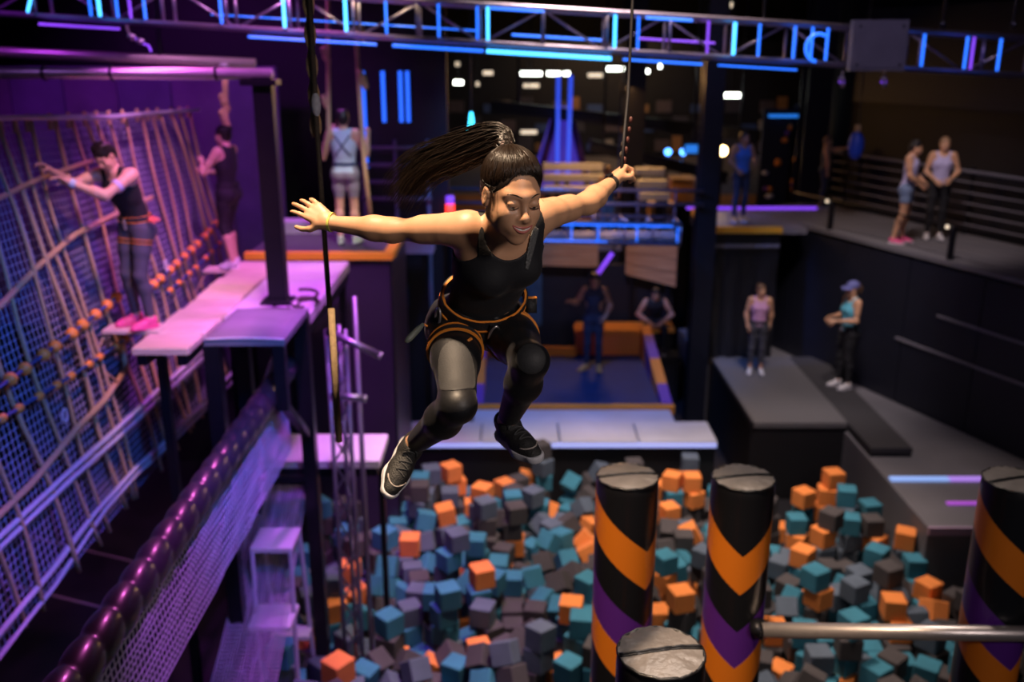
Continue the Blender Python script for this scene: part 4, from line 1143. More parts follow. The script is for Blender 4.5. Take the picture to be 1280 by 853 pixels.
# fine safety net behind the climbing ropes
m = MB()
net(m, (-4.12, 4.4, 5.86), (-4.12, 12.6, 5.42), (-3.66, 4.4, 2.05), (-3.66, 12.6, 2.12), 118, 54, .0048, (.06, 0, 0), .006)
o = m.build('safety_net', 'net')
tag(o, 'fine square mesh safety net hanging along the left wall', 'net')
o['kind'] = 'stuff'
m = MB()
net(m, (-2.1, 2.8, 3.2), (-2.13, 8.55, 3.2), (-2.1, 2.8, 2.5), (-2.13, 8.55, 2.5), 110, 14, .0055, (0, 0, 0), .006, 6)
o = m.build('guard_net', 'net_purple')
tag(o, 'lilac mesh guard net hanging under the twisted beam', 'net')
o['kind'] = 'stuff'
m = MB()
net(m, (-2.60, 8.85, 1.96), (-2.08, 8.85, 1.96), (-2.72, 6.2, .2), (-2.10, 6.2, .2), 22, 84, .0042, (0, 0, -.12), .006, 12)
o = m.build('sloping_net', 'net_purple')
tag(o, 'lilac mesh net sloping down below the twisted beam', 'net')
o['kind'] = 'stuff'

cn = thing('cargo_net', 'tall climbing net of long tan ropes along the left wall', 'net', (-3.8, 8.5, 2.1))


def nx_(z, y=0):
    return -4.0 + .46 * (5.7 - z) / 3.6 + .03 * math.sin(z * 2 + y)


ys = [5.2, 5.75, 6.2, 6.62, 7.0, 7.42, 7.67, 7.9, 8.1, 8.5, 8.86, 9.2, 9.46, 9.75, 10.1, 10.5, 10.8, 11.1, 11.55, 11.85, 12.15]
for i, y in enumerate(ys):
    zt = 5.76 - .04 * (y - 5)
    dy = .12 * math.sin(i * 2.2)
    m = MB()
    m.tube([(nx_(zt + (2.12 - zt) * k / 16, i), y + .28 * k / 16 + dy * (k / 16) ** 2 + .02 * math.sin(k * .9 + i), zt + (2.12 - zt) * k / 16) for k in range(17)],
           .017 if i % 3 else .020, 6)
    m.build('vertical_rope', 'rope', cn, True)
    m = MB()
    m.tube([(-4.0, y, zt - .10), (-4.0, y, zt + .0), (-4.0, y + .02, zt + .03)], .021, 6)
    m.build('lashing', 'rope', cn)


def hrope(name, pts, r, m_, parent=cn):
    pp = []
    for (y0, z0), (y1, z1) in zip(pts[:-1], pts[1:]):
        for k in range(6):
            f = k / 6
            pp.append((y0 + (y1 - y0) * f, z0 + (z1 - z0) * f))
    pp.append(pts[-1])
    mb = MB()
    mb.tube([(nx_(z, y) + .03, y, z) for y, z in pp], r, 7)
    return mb.build(name, m_, parent, True)


hrope('top_rope', [(4.4, 5.83), (7, 5.72), (9.6, 5.55), (12.5, 5.45)], .022, 'rope_blue')
hrope('hand_rope', [(4.8, 5.02), (6.9, 5.06), (8.0, 5.16), (9, 5.2)], .022, 'rope')
hrope('hand_rope', [(4.8, 4.10), (6.9, 4.37), (7.6, 4.50), (8.4, 4.62), (9.4, 4.66), (10.2, 4.68)], .026, 'rope')
hrope('lower_rope', [(4.6, 2.95), (6.6, 3.05), (7.4, 3.17), (8.0, 3.20), (8.6, 3.30), (8.75, 3.66)], .028, 'rope')
hrope('net_edge_rope', [(4.6, 2.86), (7.2, 2.90), (9, 2.88), (11.4, 2.78), (12.5, 2.76)], .024, 'rope_blue')
hrope('net_edge_rope', [(4.6, 2.79), (7.2, 2.83), (9, 2.80), (11.4, 2.71), (12.5, 2.69)], .022, 'rope_blue')
hrope('net_hem_rope', [(4.6, 2.28), (6.6, 2.32), (7.4, 2.40), (8.3, 2.42), (9.2, 2.36), (10.6, 2.30), (12.4, 2.22)], .024, 'rope_blue')
hrope('net_hem_rope', [(4.6, 2.14), (6.6, 2.20), (7.6, 2.34), (8.3, 2.36), (9.2, 2.3), (10.6, 2.22), (12.4, 2.12)], .018, 'rope_blue')
for i, (y0, y1, z0, z1, n, rr, lab) in enumerate((
        (6.3, 8.9, 3.86, 3.98, 10, (.052, .052, .052), 'upper cord of round orange floats at the near end of the net'),
        (6.3, 8.9, 3.66, 3.56, 9, (.034, .055, .036), 'lower cord of small orange floats at the near end of the net'),
        (9.5, 12.1, 3.86, 4.10, 10, (.050, .050, .050), 'upper cord of orange floats at the far end of the net'),
        (9.9, 12.1, 3.70, 3.86, 7, (.034, .055, .036), 'lower cord of small floats at the far end of the net'))):
    t = thing('float_line', lab, 'float line', (nx_(z0) + .06, (y0 + y1) / 2, z0))
    m = MB()
    m.tube([(nx_(z0 + (z1 - z0) * k / 10) + .05, y0 + (y1 - y0) * k / 10, z0 + (z1 - z0) * k / 10 - .02 * math.sin(math.pi * k / 10)) for k in range(11)], .016, 6)
    m.build('cord', 'cord', t, True)
    for k in range(n):
        f = (k + .35 + .12 * math.sin(k * 2.7 + i)) / n
        z = z0 + (z1 - z0) * f - .02 * math.sin(math.pi * f)
        MB().ball((nx_(z) + .05, y0 + (y1 - y0) * f, z), rr, 12, 8).build('float', 'ball', t, True)
for (y, z, lab) in ((7.25, 3.35, 'pale blue karabiner hanging low on the near end of the net'), (10.0, 3.98, 'blue karabiner clipped to the net beside the climbing man')):
    k_ = thing('karabiner', lab, 'karabiner', (nx_(z) + .06, y, z))
    m = MB()
    m.tube([(nx_(z) + .07, y + .045 * math.cos(R(30 * i)), z + .06 * math.sin(R(30 * i))) for i in range(12)], .010, 6, closed=True)
    m.build('ring', 'rope_blue', k_, True)

# hanging ropes


def hang(label, pts, r, m_, knots=(), parts=()):
    t = thing('hanging_rope', label, 'rope', pts[0])
    m = MB()
    m.tube(pts, r, 8)
    m.build('line', m_, t, True)
    for (f, kr) in knots:
        p = lerp(pts[0], pts[-1], f)
        m = MB()
        m.ball(p, (kr, kr, kr * 1.4), 10, 6)
        m.ball(p + Vector((kr * .5, 0, -kr * 1.3)), (kr * .8, kr * .8, kr), 10, 6)
        m.ball(p + Vector((-kr * .5, 0, kr * 1.2)), (kr * .8, kr * .8, kr), 10, 6)
        m.build('knot', m_, t, True)
    return t


hr = hang('long thin dark rope hanging beside the outstretched open hand', [(-.81, 4.1, 10.6), (-.792, 3.98, 5.9), (-.76, 3.90, 4.55)], .011, 'rope_dark', ((.985, .014),))
m = MB()
for s_ in range(2):
    m.tube([(-.805 + .014 * math.cos(i * .8 + s_ * math.pi), 4.02 + .014 * math.sin(i * .8 + s_ * math.pi), 7.2 - i * .03) for i in range(46)], .012, 6)
m.build('braided_top', 'rope', hr, True)
MB().tube([(-.76, 3.90, 5.15), (-.757, 3.89, 4.55)], .014, 8).build('lower_sleeve', 'rope', hr, True)
MB().ball((-.79, 3.98, 5.98), (.02, .02, .05), 8, 6).build('swivel', 'rope_blue', hr, True)
hang('rope with a knot gripped by the man in pale blue, left of his head', [(-2.300, 12.986, 7.631), (-2.300, 12.547, 6.196), (-2.290, 12.240, 5.192), (-2.350, 12.138, 4.858)], .028, 'rope', ((.55, .05), (.75, .04)))
hr = hang('knotted rope on the right of the man in pale blue', [(-1.970, 12.986, 7.631), (-1.950, 12.606, 6.388), (-1.910, 12.401, 5.718), (-1.850, 12.138, 4.858), (-1.770, 11.939, 4.207)], .028, 'rope', ((.36, .06), (.53, .055)))
hr = hang('pale rope hanging from the beam held by the woman in black', [(-3.190, 11.100, 6.060), (-3.230, 11.080, 5.420), (-3.250, 11.060, 4.980), (-3.310, 11.060, 4.570)], .035, 'rope', ((.30, .05), (.42, .05)))
MB().ball((-3.190, 11.100, 6.020), (.09, .06, .045), 10, 6).build('clamp', 'rope_blue', hr, True)
hr = thing('lifeline_chain', 'dark strap with small red brown links hanging down to the raised fist', 'strap', (.47, 3.3, 6.8))
m = MB()
m.tube([(.47, 3.46, 10.6), (0.444, 3.764, 6.199), (0.435, 3.712, 6.027), (0.418, 3.647, 5.885), (0.406, 3.589, 5.762)], .0065, 6)
m.build('line', mat('black_strap', (.012, .010, .012), .6), hr, True)
for k in range(9):
    f = k / 8
    m = MB()
    c = lerp((0.438, 3.685, 5.941), (0.411, 3.611, 5.801), f)
    m.ball(c + Vector((.008 * (-1) ** k, 0, 0)), (.007, .007, .013), 8, 5)
    m.build('link', 'rope_dark' if k % 2 else mat('red_brown_link', (.10, .03, .025), .5), hr, True)

# ------------------------------------------------------------------ far hall
mz = struct(MB().box(-3.2, 11.6, 23.5, 42, 2.0, 2.8).build('floor_mezzanine', 'slate'))
for k, (x0, x1, mm) in enumerate(((-3.0, -.2, 'ply'), (-.1, 2.3, 'ply'), (2.4, 4.4, 'slate'), (4.5, 8, 'ply'))):
    MB().box(x0, x1, 23.4, 23.5, 2.05, 2.75).build('fascia_panel', mm, mz)
for i, (px0, px1, y0, y1, z) in enumerate(((680, 757, 21.0, 21.9, 3.15), (800, 838, 19.7, 20.8, 3.2))):
    st_ = thing('pale_bench', ('left', 'right')[i] + ' pale slatted bench in the far hall beyond the jumper', 'bench', ((px0 + px1 - 1280) / 2 / 1200 * y0, y0, 2.7))
    xa, xb = (px0 - 640) / 1200 * y0, (px1 - 640) / 1200 * y0
    for k in range(3):
        MB().box(xa, xb, y0 + k * .42, y0 + k * .42 + .30, z + k * .2, z + k * .2 + .14).build('slat', 'white', st_)
    for x in (xa + .1, xb - .1):
        MB().box(x - .05, x + .05, y0, y0 + 1.1, -.6, z).build('leg', 'steel', st_)
for i, (x0, x1, y, z0, z1, lab) in enumerate(((3.55, 4.05, 21.4, 2.9, 3.4, 'right'), (3.02, 3.6, 20.9, 2.56, 2.9, 'lower'), (-.2, .62, 21.5, 3.0, 3.3, 'small'))):
    b_ = thing('plywood_box', lab + ' plywood box in the far hall behind the blue footbridge', 'box', ((x0 + x1) / 2, y, -.6))
    MB().box(x0, x1, y, y + .6, z0, z1).build('case', 'ply', b_)
    MB().box(x0 + .05, x1 - .05, y + .05, y + .55, -.6, z0).build('stand', 'steel', b_)
    MB().box(x0 - .02, x1 + .02, y - .02, y + .62, z1, z1 + .03).build('lid', 'plank', b_)
tn = thing('violet_slide', 'tall violet inflatable slide in the far hall', 'slide', (1.25, 24.5, 2.8))
m = MB()
m.add([(.5, 24, 2.8), (2.05, 24, 2.8), (1.42, 24.2, 4.75), (1.1, 24.2, 4.75), (.5, 26, 2.8), (2.05, 26, 2.8), (1.42, 25.6, 4.75), (1.1, 25.6, 4.75)],
      [(0, 1, 2, 3), (1, 5, 6, 2), (5, 4, 7, 6), (4, 0, 3, 7), (3, 2, 6, 7)])
m.build('body', 'lilac', tn)
for x in (.62, 1.9):
    MB().tube([(x, 23.95, 2.85), (1.26 + (x - 1.26) * .25, 24.1, 4.75)], .09, 10).build('side_tube', 'purple', tn, True)
for i, x in enumerate((1.05, 1.28)):
    lp = thing('vertical_light_tube', ('left', 'right')[i] + ' one of the twin tall blue light tubes in the far hall', 'light', (x, 22.5, 3))
    MB().tube([(x + .02 * i, 22.5, 3.3), (x + .05 * i, 22.5, 5.6)], .045, 8).build('tube', mat('dim_blue_tube', (.05, .1, .5), emit=(.03, .08, .8), estr=1.1), lp)
    MB().box(x - .06, x + .06, 22.44, 22.56, -.6, 3.3).build('stand', 'steel', lp)
LM = [(573, 103, 24, .22, 'lamp_white'), (610, 91, 26, .26, 'lamp_dim'), (664, 92, 26, .56, 'lamp_white'), (664, 107, 28, .45, 'lamp_dim'), (692, 92, 26, .34, 'lamp_white'),
      (708, 92, 27, .16, 'lamp_white'), (744, 94, 27, .4, 'lamp_dim'), (768, 86, 26, .5, 'lamp_white'), (803, 81, 28, .2, 'lamp_white'), (805, 89, 26, .26, 'lamp_white'),
      (825, 83, 26, .06, 'lamp_white'), (903, 88, 26, .16, 'lamp_white'), (912, 119, 22, .46, 'lamp_white'), (912, 6, 20, .10, 'lamp_dim'), (661, 165, 27, .45, 'lamp_dim'),
      (597, 105, 25, .07, 'lamp_dim'), (572, 80, 25, .10, 'lamp_dim'), (798, 139, 25, .12, 'lamp_dim'), (800, 156, 26, .2, 'lamp_dim')]
LM.sort(key=lambda a: a[0])
for i, (px, py, d_, ln, mm) in enumerate(LM):
    a = (py - 426.5) / 1200
    p = Vector(((px - 640) / 1200 * d_, d_ * (math.cos(R(17)) - a * math.sin(R(17))), 6.2 - d_ * (math.sin(R(17)) + a * math.cos(R(17)))))
    nth = ('first', 'second', 'third', 'fourth', 'fifth', 'sixth', 'seventh', 'eighth', 'ninth', 'tenth', 'eleventh', 'twelfth', 'thirteenth', 'fourteenth', 'fifteenth',
           'sixteenth', 'seventeenth', 'eighteenth', 'nineteenth')[i]
    lt = thing('ceiling_lamp', f'{nth} far hall lamp counted from the left, ' + ('bright white' if mm == 'lamp_white' else 'dim warm'), 'lamp', p, 'lamps hanging in the far hall')
    m = MB()
    m.tube([p + Vector((-ln / 2, 0, 0)), p + Vector((ln / 2, 0, 0))], .055, 10)
    m.build('tube', mm, lt, True)
    MB().box(p.x - ln / 2 - .05, p.x + ln / 2 + .05, p.y - .05, p.y + .05, p.z + .05, p.z + .10).build('housing', 'steel', lt)
    MB().tube([p + Vector((0, 0, .08)), (p.x, p.y, 10.6)], .012, 5).build('cord', 'steel', lt)
wl_ = thing('warm_globe_lamp', 'bright warm globe lamp left of the person in blue', 'lamp', (4.82, 22.3, 3.9))
MB().ball((4.82, 22.3, 3.94), .11, 12, 8).build('globe', 'lamp_warm', wl_, True)
MB().tube([(4.82, 22.3, -.6), (4.82, 22.3, 3.84)], .03, 8).build('stem', 'steel', wl_)
for i, px in enumerate((834, 853)):
    x = (px - 640) / 1200 * 24
    bl = thing('blue_spotlight', ('left', 'right')[i] + ' small blue spotlight in the far hall beside the dark column', 'light', (x, 24.2, 3.72))
    MB().ball((x, 24.2, 3.72), .085, 10, 6).build('lens', mat('blue_lens', (.1, .3, .8), emit=(.08, .3, 1), estr=7), bl, True)
    MB().tube([(x, 24.3, 2.8), (x, 24.3, 3.72)], .03, 8).build('stand', 'steel', bl)
# back wall of the far hall: framed wall panels
wb = struct(MB().box(-3, 11.6, 32.0, 32.2, 2.8, 6.4).build('wall_far_hall', 'black'))
cols = ((.30, .18, .09), (.06, .06, .09), (.45, .42, .40), (.05, .10, .3), (.40, .20, .08), (.10, .08, .10))
for i in range(24):
    for j in range(3):
        if (i * 7 + j * 5) % 4 == 0:
            continue
        c_ = cols[(i * 5 + j * 3) % 6]
        x = -2.6 + i * .56
        MB().box(x, x + .3 + .18 * ((i + j) % 2), 31.9, 32.0, 2.95 + j * .62, 3.2 + j * .62 + .12 * (i % 3)).build('panel', mat('hall_panel', c_, .6, noise=.4), wb)
for i, (a, b) in enumerate((((-.5, 23, 4.9), (6, 23, 4.2)), ((1.8, 22.5, 4.05), (5.0, 22.5, 3.3)))):
    tg = thing('sloping_girder', ('upper', 'lower')[i] + ' dark sloping girder in the far hall', 'girder', a)
    MB().bar(a, b, .12, .22).build('web', 'steel', tg)
    MB().bar((a[0], a[1], a[2] + .12), (b[0], b[1], b[2] + .12), .24, .03).build('flange', 'steel', tg)
    MB().bar((a[0], a[1], a[2] - .12), (b[0], b[1], b[2] - .12), .24, .03).build('flange', 'steel', tg)
    for q in (.1, .9):
        p = lerp(a, b, q)
        MB().tube([p, (p.x, p.y, 10.6)], .03, 6).build('hanger', 'steel', tg)
gl = thing('glow_panel', 'small blue glowing wall screen left of the thick black column', 'screen', (4.05, 22.0, 4.6))
MB().box(3.92, 4.3, 22.0, 22.06, 3.92, 4.10).build('screen', 'screen', gl)
MB().box(3.88, 4.34, 22.06, 22.12, 3.9, 4.14).build('frame', 'steel', gl)
MB().box(4.08, 4.14, 22.06, 22.12, 4.14, 10.6).build('bracket', 'steel', gl)
# dark wall with blue light strips behind the man in pale blue
wk = struct(MB().box(-3.2, -1.0, 15.2, 15.35, -.6, 10.6).build('wall_strip', 'black'))
for i, px in enumerate((452, 477, 499, 508)):
    x = (px - 640) / 1200 * 14.5
    z1 = 5.86
    lt = thing('wall_light_strip', ('first', 'second', 'third', 'fourth')[i] + ' from left of the upright blue light strips behind the man in pale blue', 'light', (x, 15.17, 5.2), 'blue light strips')
    MB().box(x - .028, x + .028, 15.14, 15.17, 4.4 if i == 0 else 5.1, z1).build('tube', mat('wall_strip_blue', (.05, .2, .6), emit=(.02, .13, 1), estr=1.5), lt)
    MB().box(x - .05, x + .05, 15.17, 15.2, 4.38 if i == 0 else 5.08, z1 + .02).build('housing', 'steel', lt)
rl2 = thing('pipe_rack', 'grey pipe rack behind the rope on the right of the man in pale blue', 'rack', (-1.7, 14.6, 3.7))
for k in range(4):
    MB().tube([(-2.35, 14.95, 3.95 + k * .26), (-1.25, 14.95, 3.95 + k * .26)], .03, 8).build('rail', 'plate', rl2, True)
for x in (-2.3, -1.8, -1.3):
    MB().tube([(x, 15.0, -.6), (x, 15.0, 4.85)], .03, 8).build('upright', 'plate', rl2, True)
pb2 = thing('pale_step', 'pale blue lit step block behind the ponytail', 'step', (-2.1, 14.2, -.6))
MB().box(-2.6, -1.2, 14.3, 14.8, 3.45, 3.62).build('tread', 'ledge', pb2)
MB().box(-2.6, -1.2, 14.35, 14.8, 3.2, 3.45).build('riser', 'ledge', pb2)
MB().box(-2.5, -1.95, 14.4, 14.75, -.6, 3.2).build('base', 'steel', pb2)
rd = thing('red_beacon', 'small red lit beacon behind the ponytail', 'light', (-.97, 15.0, 3.9))
MB().tube([(-.97, 15.0, 3.62), (-.97, 15.0, 3.86)], .07, 10).build('lamp', 'lamp_red', rd, True)
MB().tube([(-.97, 15.0, 3.86), (-.97, 15.0, 3.98)], .065, 10).build('cap', 'led_purple', rd, True)
MB().tube([(-.97, 15.0, -.6), (-.97, 15.0, 3.62)], .04, 8).build('stem', 'steel', rd)
sc_ = thing('blue_screen', 'small square blue screen beside the dark violet block', 'screen', (-1.76, 14.5, 2.3))
MB().box(-1.9, -1.64, 14.5, 14.53, 2.33, 2.63).build('screen', 'screen', sc_)
MB().box(-1.93, -1.61, 14.53, 14.58, 2.30, 2.66).build('frame', 'steel', sc_)
MB().tube([(-1.77, 14.56, 2.3), (-1.77, 14.56, -.6)], .03, 8).build('stand', 'steel', sc_)
pn = thing('cone_lamp', 'small cyan glowing pendant lamp above the ponytail', 'lamp', (-.62, 15.0, 5.0))
m = MB()
m.tube([(-.62, 15.0, 5.26), (-.62, 15.0, 4.92)], .05, 10, rad=[.02, .065])
m.build('shade', mat('cyan_lamp', (.1, .6, .8), emit=(.05, .65, .95), estr=4), pn, True)
MB().tube([(-.62, 15.0, 5.26), (-.62, 15.0, 10.6)], .010, 5).build('cord', 'steel', pn)
# bouldering panel behind the viewing block and the hanging blue bag
bo = thing('bouldering_panel', 'dark climbing panel with orange and violet holds beyond the viewing block', 'panel', (6.2, 21.5, 3))
MB().box(5.6, 7.4, 21.9, 22.0, 2.6, 4.9).build('board', 'dark', bo)
MB().box(5.6, 7.4, 21.9, 22.0, -.6, 2.6).build('base', 'dark', bo)
for k in range(34):
    x, z = random.uniform(5.7, 7.3), random.uniform(2.9, 4.5)
    MB().ball((x, 21.87, z), (random.uniform(.05, .11), .05, random.uniform(.05, .1)), 8, 5).build('hold', random.choice(('orange', 'orange', 'purple', 'white')), bo, True)
ls3 = thing('light_strip', 'thin blue light strip along the top of the climbing panel', 'light', (6.3, 21.8, 4.6))
MB().box(5.7, 6.9, 21.8, 21.86, 4.72, 4.78).build('tube', 'screen', ls3)
MB().box(5.7, 6.9, 21.86, 21.9, 4.70, 4.8).build('housing', 'steel', ls3)
bg = thing('hanging_bag', 'small blue teardrop bag hanging near the railing', 'bag', (6.163, 17.481, 4.550))
c_ = Vector((6.163, 17.473, 4.523))
m = MB()
m.ball(c_, (.14, .14, .26), 14, 10)
m.build('bag', mat('blue_bag', (.01, .05, .5), .5, noise=.2, emit=None), bg, True)
MB().tube([c_ + Vector((0, 0, .24)), c_ + Vector((0, 0, .36))], .05, 10).build('collar', 'rope', bg, True)
MB().tube([c_ + Vector((0, 0, .3)), (c_.x, c_.y, 10.6)], .012, 6).build('cord', 'rope_dark', bg)

# ------------------------------------------------------------------ figures: smooth blended solids turned into one surface
def V3(p):
    return np.array(p, dtype=float)


def unit(v):
    v = V3(v)
    return v / max(1e-9, np.linalg.norm(v))


class Solid:
    """a list of soft-blended capsules and ellipsoids; call it with points to get the signed distance"""

    def __init__(s):
        s.p = []

    def cone(s, a, b, ra, rb, k=.02, op='+'):
        a, b = V3(a), V3(b)
        lo = np.minimum(a - ra, b - rb)
        hi = np.maximum(a + ra, b + rb)
        s.p.append(('c', (a, b - a, float(np.dot(b - a, b - a)) + 1e-12, ra, rb), k, op, lo, hi))
        return s

    def ell(s, c, r, ax, k=.02, op='+'):
        c, r = V3(c), V3(r)
        m = max(r)
        s.p.append(('e', (c, r, np.array(ax)), k, op, c - m, c + m))
        return s

    def ball(s, c, r, k=.02, op='+'):
        c = V3(c)
        return s.cone(c, c + 1e-4, r, r, k, op)

    def grow(s, g, skip=()):
        n = Solid()
        for i, q in enumerate(s.p):
            if q[0] == 'c':
                a, ba, l2, ra, rb = q[1]
                n.p.append(('c', (a, ba, l2, ra + g, rb + g), q[2], q[3], q[4] - g, q[5] + g))
            else:
                c, r, ax = q[1]
                n.p.append(('e', (c, r + g, ax), q[2], q[3], q[4] - g, q[5] + g))
        return n

    def bounds(s):
        q = [p for p in s.p if p[3] == '+']
        return np.min([p[4] for p in q], 0) - .02, np.max([p[5] for p in q], 0) + .02

    def __call__(s, P):
        d = np.full(len(P), 10.0)
        lo, hi = P.min(0), P.max(0)
        dg = float(np.linalg.norm(hi - lo))
        for kind, q, k, op, l, h in s.p:
            gap = np.maximum(0, np.maximum(l - hi, lo - h))
            if float(np.linalg.norm(gap)) > k + .03 and dg < .6:
                if op == '+':
                    d = np.minimum(d, float(np.linalg.norm(gap)) + .01)
                continue
            if kind == 'c':
                a, ba, l2, ra, rb = q
                pa = P - a
                t = np.clip(pa @ ba / l2, 0, 1)
                e = pa - t[:, None] * ba
                f = np.sqrt((e * e).sum(1)) - (ra + (rb - ra) * t)
            else:
                c, r, ax = q
                x = (P - c) @ ax.T
                k0 = np.sqrt(((x / r) ** 2).sum(1)) + 1e-9
                k1 = np.sqrt(((x / (r * r)) ** 2).sum(1)) + 1e-9
                f = k0 * (k0 - 1) / k1
            if op == '+':
                hh = np.maximum(k - np.abs(d - f), 0) / k
                d = np.minimum(d, f) - hh * hh * k * .25
            else:
                hh = np.maximum(k - np.abs(d + f), 0) / k
                d = np.maximum(d, -f) + hh * hh * k * .25
        return d


def surface(fn, lo, hi, res):
    """surface nets over a sparse grid"""
    B = 8
    n = np.ceil((np.array(hi) - np.array(lo)) / res / B).astype(int) + 1
    lo = np.array(lo)
    N = n * B
    ci = np.stack(np.meshgrid(*[np.arange(k) for k in n], indexing='ij'), -1).reshape(-1, 3)
    cc = lo + (ci * B + B / 2) * res
    dc = np.concatenate([fn(c) for c in np.array_split(cc, max(1, len(cc) // 20000))])
    vals = np.repeat(np.repeat(np.repeat(np.where(dc < 0, -1., 1.).reshape(n).astype(np.float32), B, 0), B, 1), B, 2)
    act = ci[np.abs(dc) < B * res * .5 * 1.75 * 1.5 + .012]
    of = np.stack(np.meshgrid(*[np.arange(B)] * 3, indexing='ij'), -1).reshape(-1, 3)
    ch = 27
    for s in range(0, len(act), ch):
        g = (act[s:s + ch, None, :] * B + of[None]).reshape(-1, 3)
        vals[g[:, 0], g[:, 1], g[:, 2]] = fn(lo + g * res)
    sg = vals < 0
    mixed = np.zeros(N - 1, bool)
    allin = np.ones(N - 1, bool)
    for i in (0, 1):
        for j in (0, 1):
            for k in (0, 1):
                q = sg[i:N[0] - 1 + i, j:N[1] - 1 + j, k:N[2] - 1 + k]
                mixed |= q
                allin &= q
    mixed &= ~allin
    cell = np.argwhere(mixed)
    idx = np.full(N - 1, -1, np.int32)
    idx[tuple(cell.T)] = np.arange(len(cell))
    corner = np.array([(i, j, k) for i in (0, 1) for j in (0, 1) for k in (0, 1)])
    cv = np.stack([vals[tuple((cell + c).T)] for c in corner], 1)
    acc = np.zeros((len(cell), 3))
    cnt = np.zeros(len(cell))
    for a in range(8):
        for b in range(a + 1, 8):
            if np.abs(corner[a] - corner[b]).sum() != 1:
                continue
            m = (cv[:, a] < 0) != (cv[:, b] < 0)
            t = cv[m, a] / (cv[m, a] - cv[m, b])
            acc[m] += corner[a] + t[:, None] * (corner[b] - corner[a])
            cnt[m] += 1
    vs = lo + (cell + acc / cnt[:, None]) * res
    faces = []
    for ax in range(3):
        u, v = [(1, 2), (2, 0), (0, 1)][ax]
        sl0 = [slice(1, N[i] - 1) for i in range(3)]
        sl1 = list(sl0)
        sl0[ax] = slice(0, N[ax] - 1)
        sl1[ax] = slice(1, N[ax])
        A, Bq = sg[tuple(sl0)], sg[tuple(sl1)]
        e = np.argwhere(A != Bq)
        base = np.array([1, 1, 1])
        base[ax] = 0
        e0 = e + base
        flip = A[tuple(e.T)]
        du, dv = np.zeros(3, int), np.zeros(3, int)
        du[u], dv[v] = 1, 1
        q = np.stack([idx[tuple((e0 - du - dv).T)], idx[tuple((e0 - dv).T)], idx[tuple(e0.T)], idx[tuple((e0 - du).T)]], 1)
        q[~flip] = q[~flip][:, ::-1]
        faces.append(q)
    fs = np.concatenate(faces)
    fs = fs[(fs >= 0).all(1)]
    return vs, fs


def solid_mesh(name, fn, bounds, res, material, parent, relax=1):
    vs, fs = surface(fn, bounds[0], bounds[1], res)
    if relax:
        for _ in range(relax):
            ii = np.concatenate([fs[:, 0], fs[:, 1], fs[:, 2], fs[:, 3]] * 2)
            jj = np.concatenate([fs[:, 1], fs[:, 2], fs[:, 3], fs[:, 0], fs[:, 3], fs[:, 0], fs[:, 1], fs[:, 2]])
            cnt = np.bincount(ii, minlength=len(vs))
            acc = np.stack([np.bincount(ii, vs[jj, c], len(vs)) for c in range(3)], 1)
            vs = vs * .5 + .5 * acc / np.maximum(cnt, 1)[:, None]
    me = bpy.data.meshes.new(name)
    off = np.array(root_of(parent))
    me.vertices.add(len(vs))
    me.vertices.foreach_set('co', (vs - off).ravel())
    me.loops.add(len(fs) * 4)
    me.loops.foreach_set('vertex_index', fs.ravel())
    me.polygons.add(len(fs))
    me.polygons.foreach_set('loop_start', np.arange(len(fs)) * 4)
    me.polygons.foreach_set('loop_total', np.full(len(fs), 4))
    me.polygons.foreach_set('use_smooth', np.ones(len(fs), bool))
    me.update(calc_edges=True)
    me.materials.append(M[material] if isinstance(material, str) else material)
    o = bpy.data.objects.new(name, me)
    C.objects.link(o)
    o.parent = parent
    return o


def frame(up, left):
    u = unit(up)
    l = unit(V3(left) - u * np.dot(left, u))
    return l, u, np.cross(l, u)         # left, up, forward


def march(fn, c, d, far=.35):
    """distance from c along d to the surface of fn"""
    t = np.linspace(0.0, far, 140)
    v = fn(V3(c) + t[:, None] * V3(d))
    ins = np.nonzero(v < 0)[0]
    return t[ins[-1]] if len(ins) else .05


def band(fn, c, nrm, ref, half, off, thick, mb, arc=(0, 360), n=56, drop=0.):
    """a strap hugging fn in the plane through c with normal nrm"""
    nrm = unit(nrm)
    x, _, _ = frame(nrm, ref)
    y = np.cross(nrm, x)
    full = abs(arc[1] - arc[0]) >= 360
    rows = []
    for i in range(n if full else n + 1):
        a = R(arc[0] + (arc[1] - arc[0]) * i / n)
        d = x * math.cos(a) + y * math.sin(a)
        cc = V3(c)
        r0 = max(march(fn, cc - nrm * half, d), march(fn, cc, d), march(fn, cc + nrm * half, d)) + off
        rows.append([cc + d * r0 - nrm * half, cc + d * r0 + nrm * half, cc + d * (r0 + thick) + nrm * half, cc + d * (r0 + thick) - nrm * half])
    m = len(rows)
    vs = [p for r in rows for p in r]
    fs = []
    for i in range(m if full else m - 1):
        j = (i + 1) % m
        for k in range(4):
            q = (k + 1) % 4
            fs.append((i * 4 + k, i * 4 + q, j * 4 + q, j * 4 + k))
    mb.add(vs, fs)
    return rows


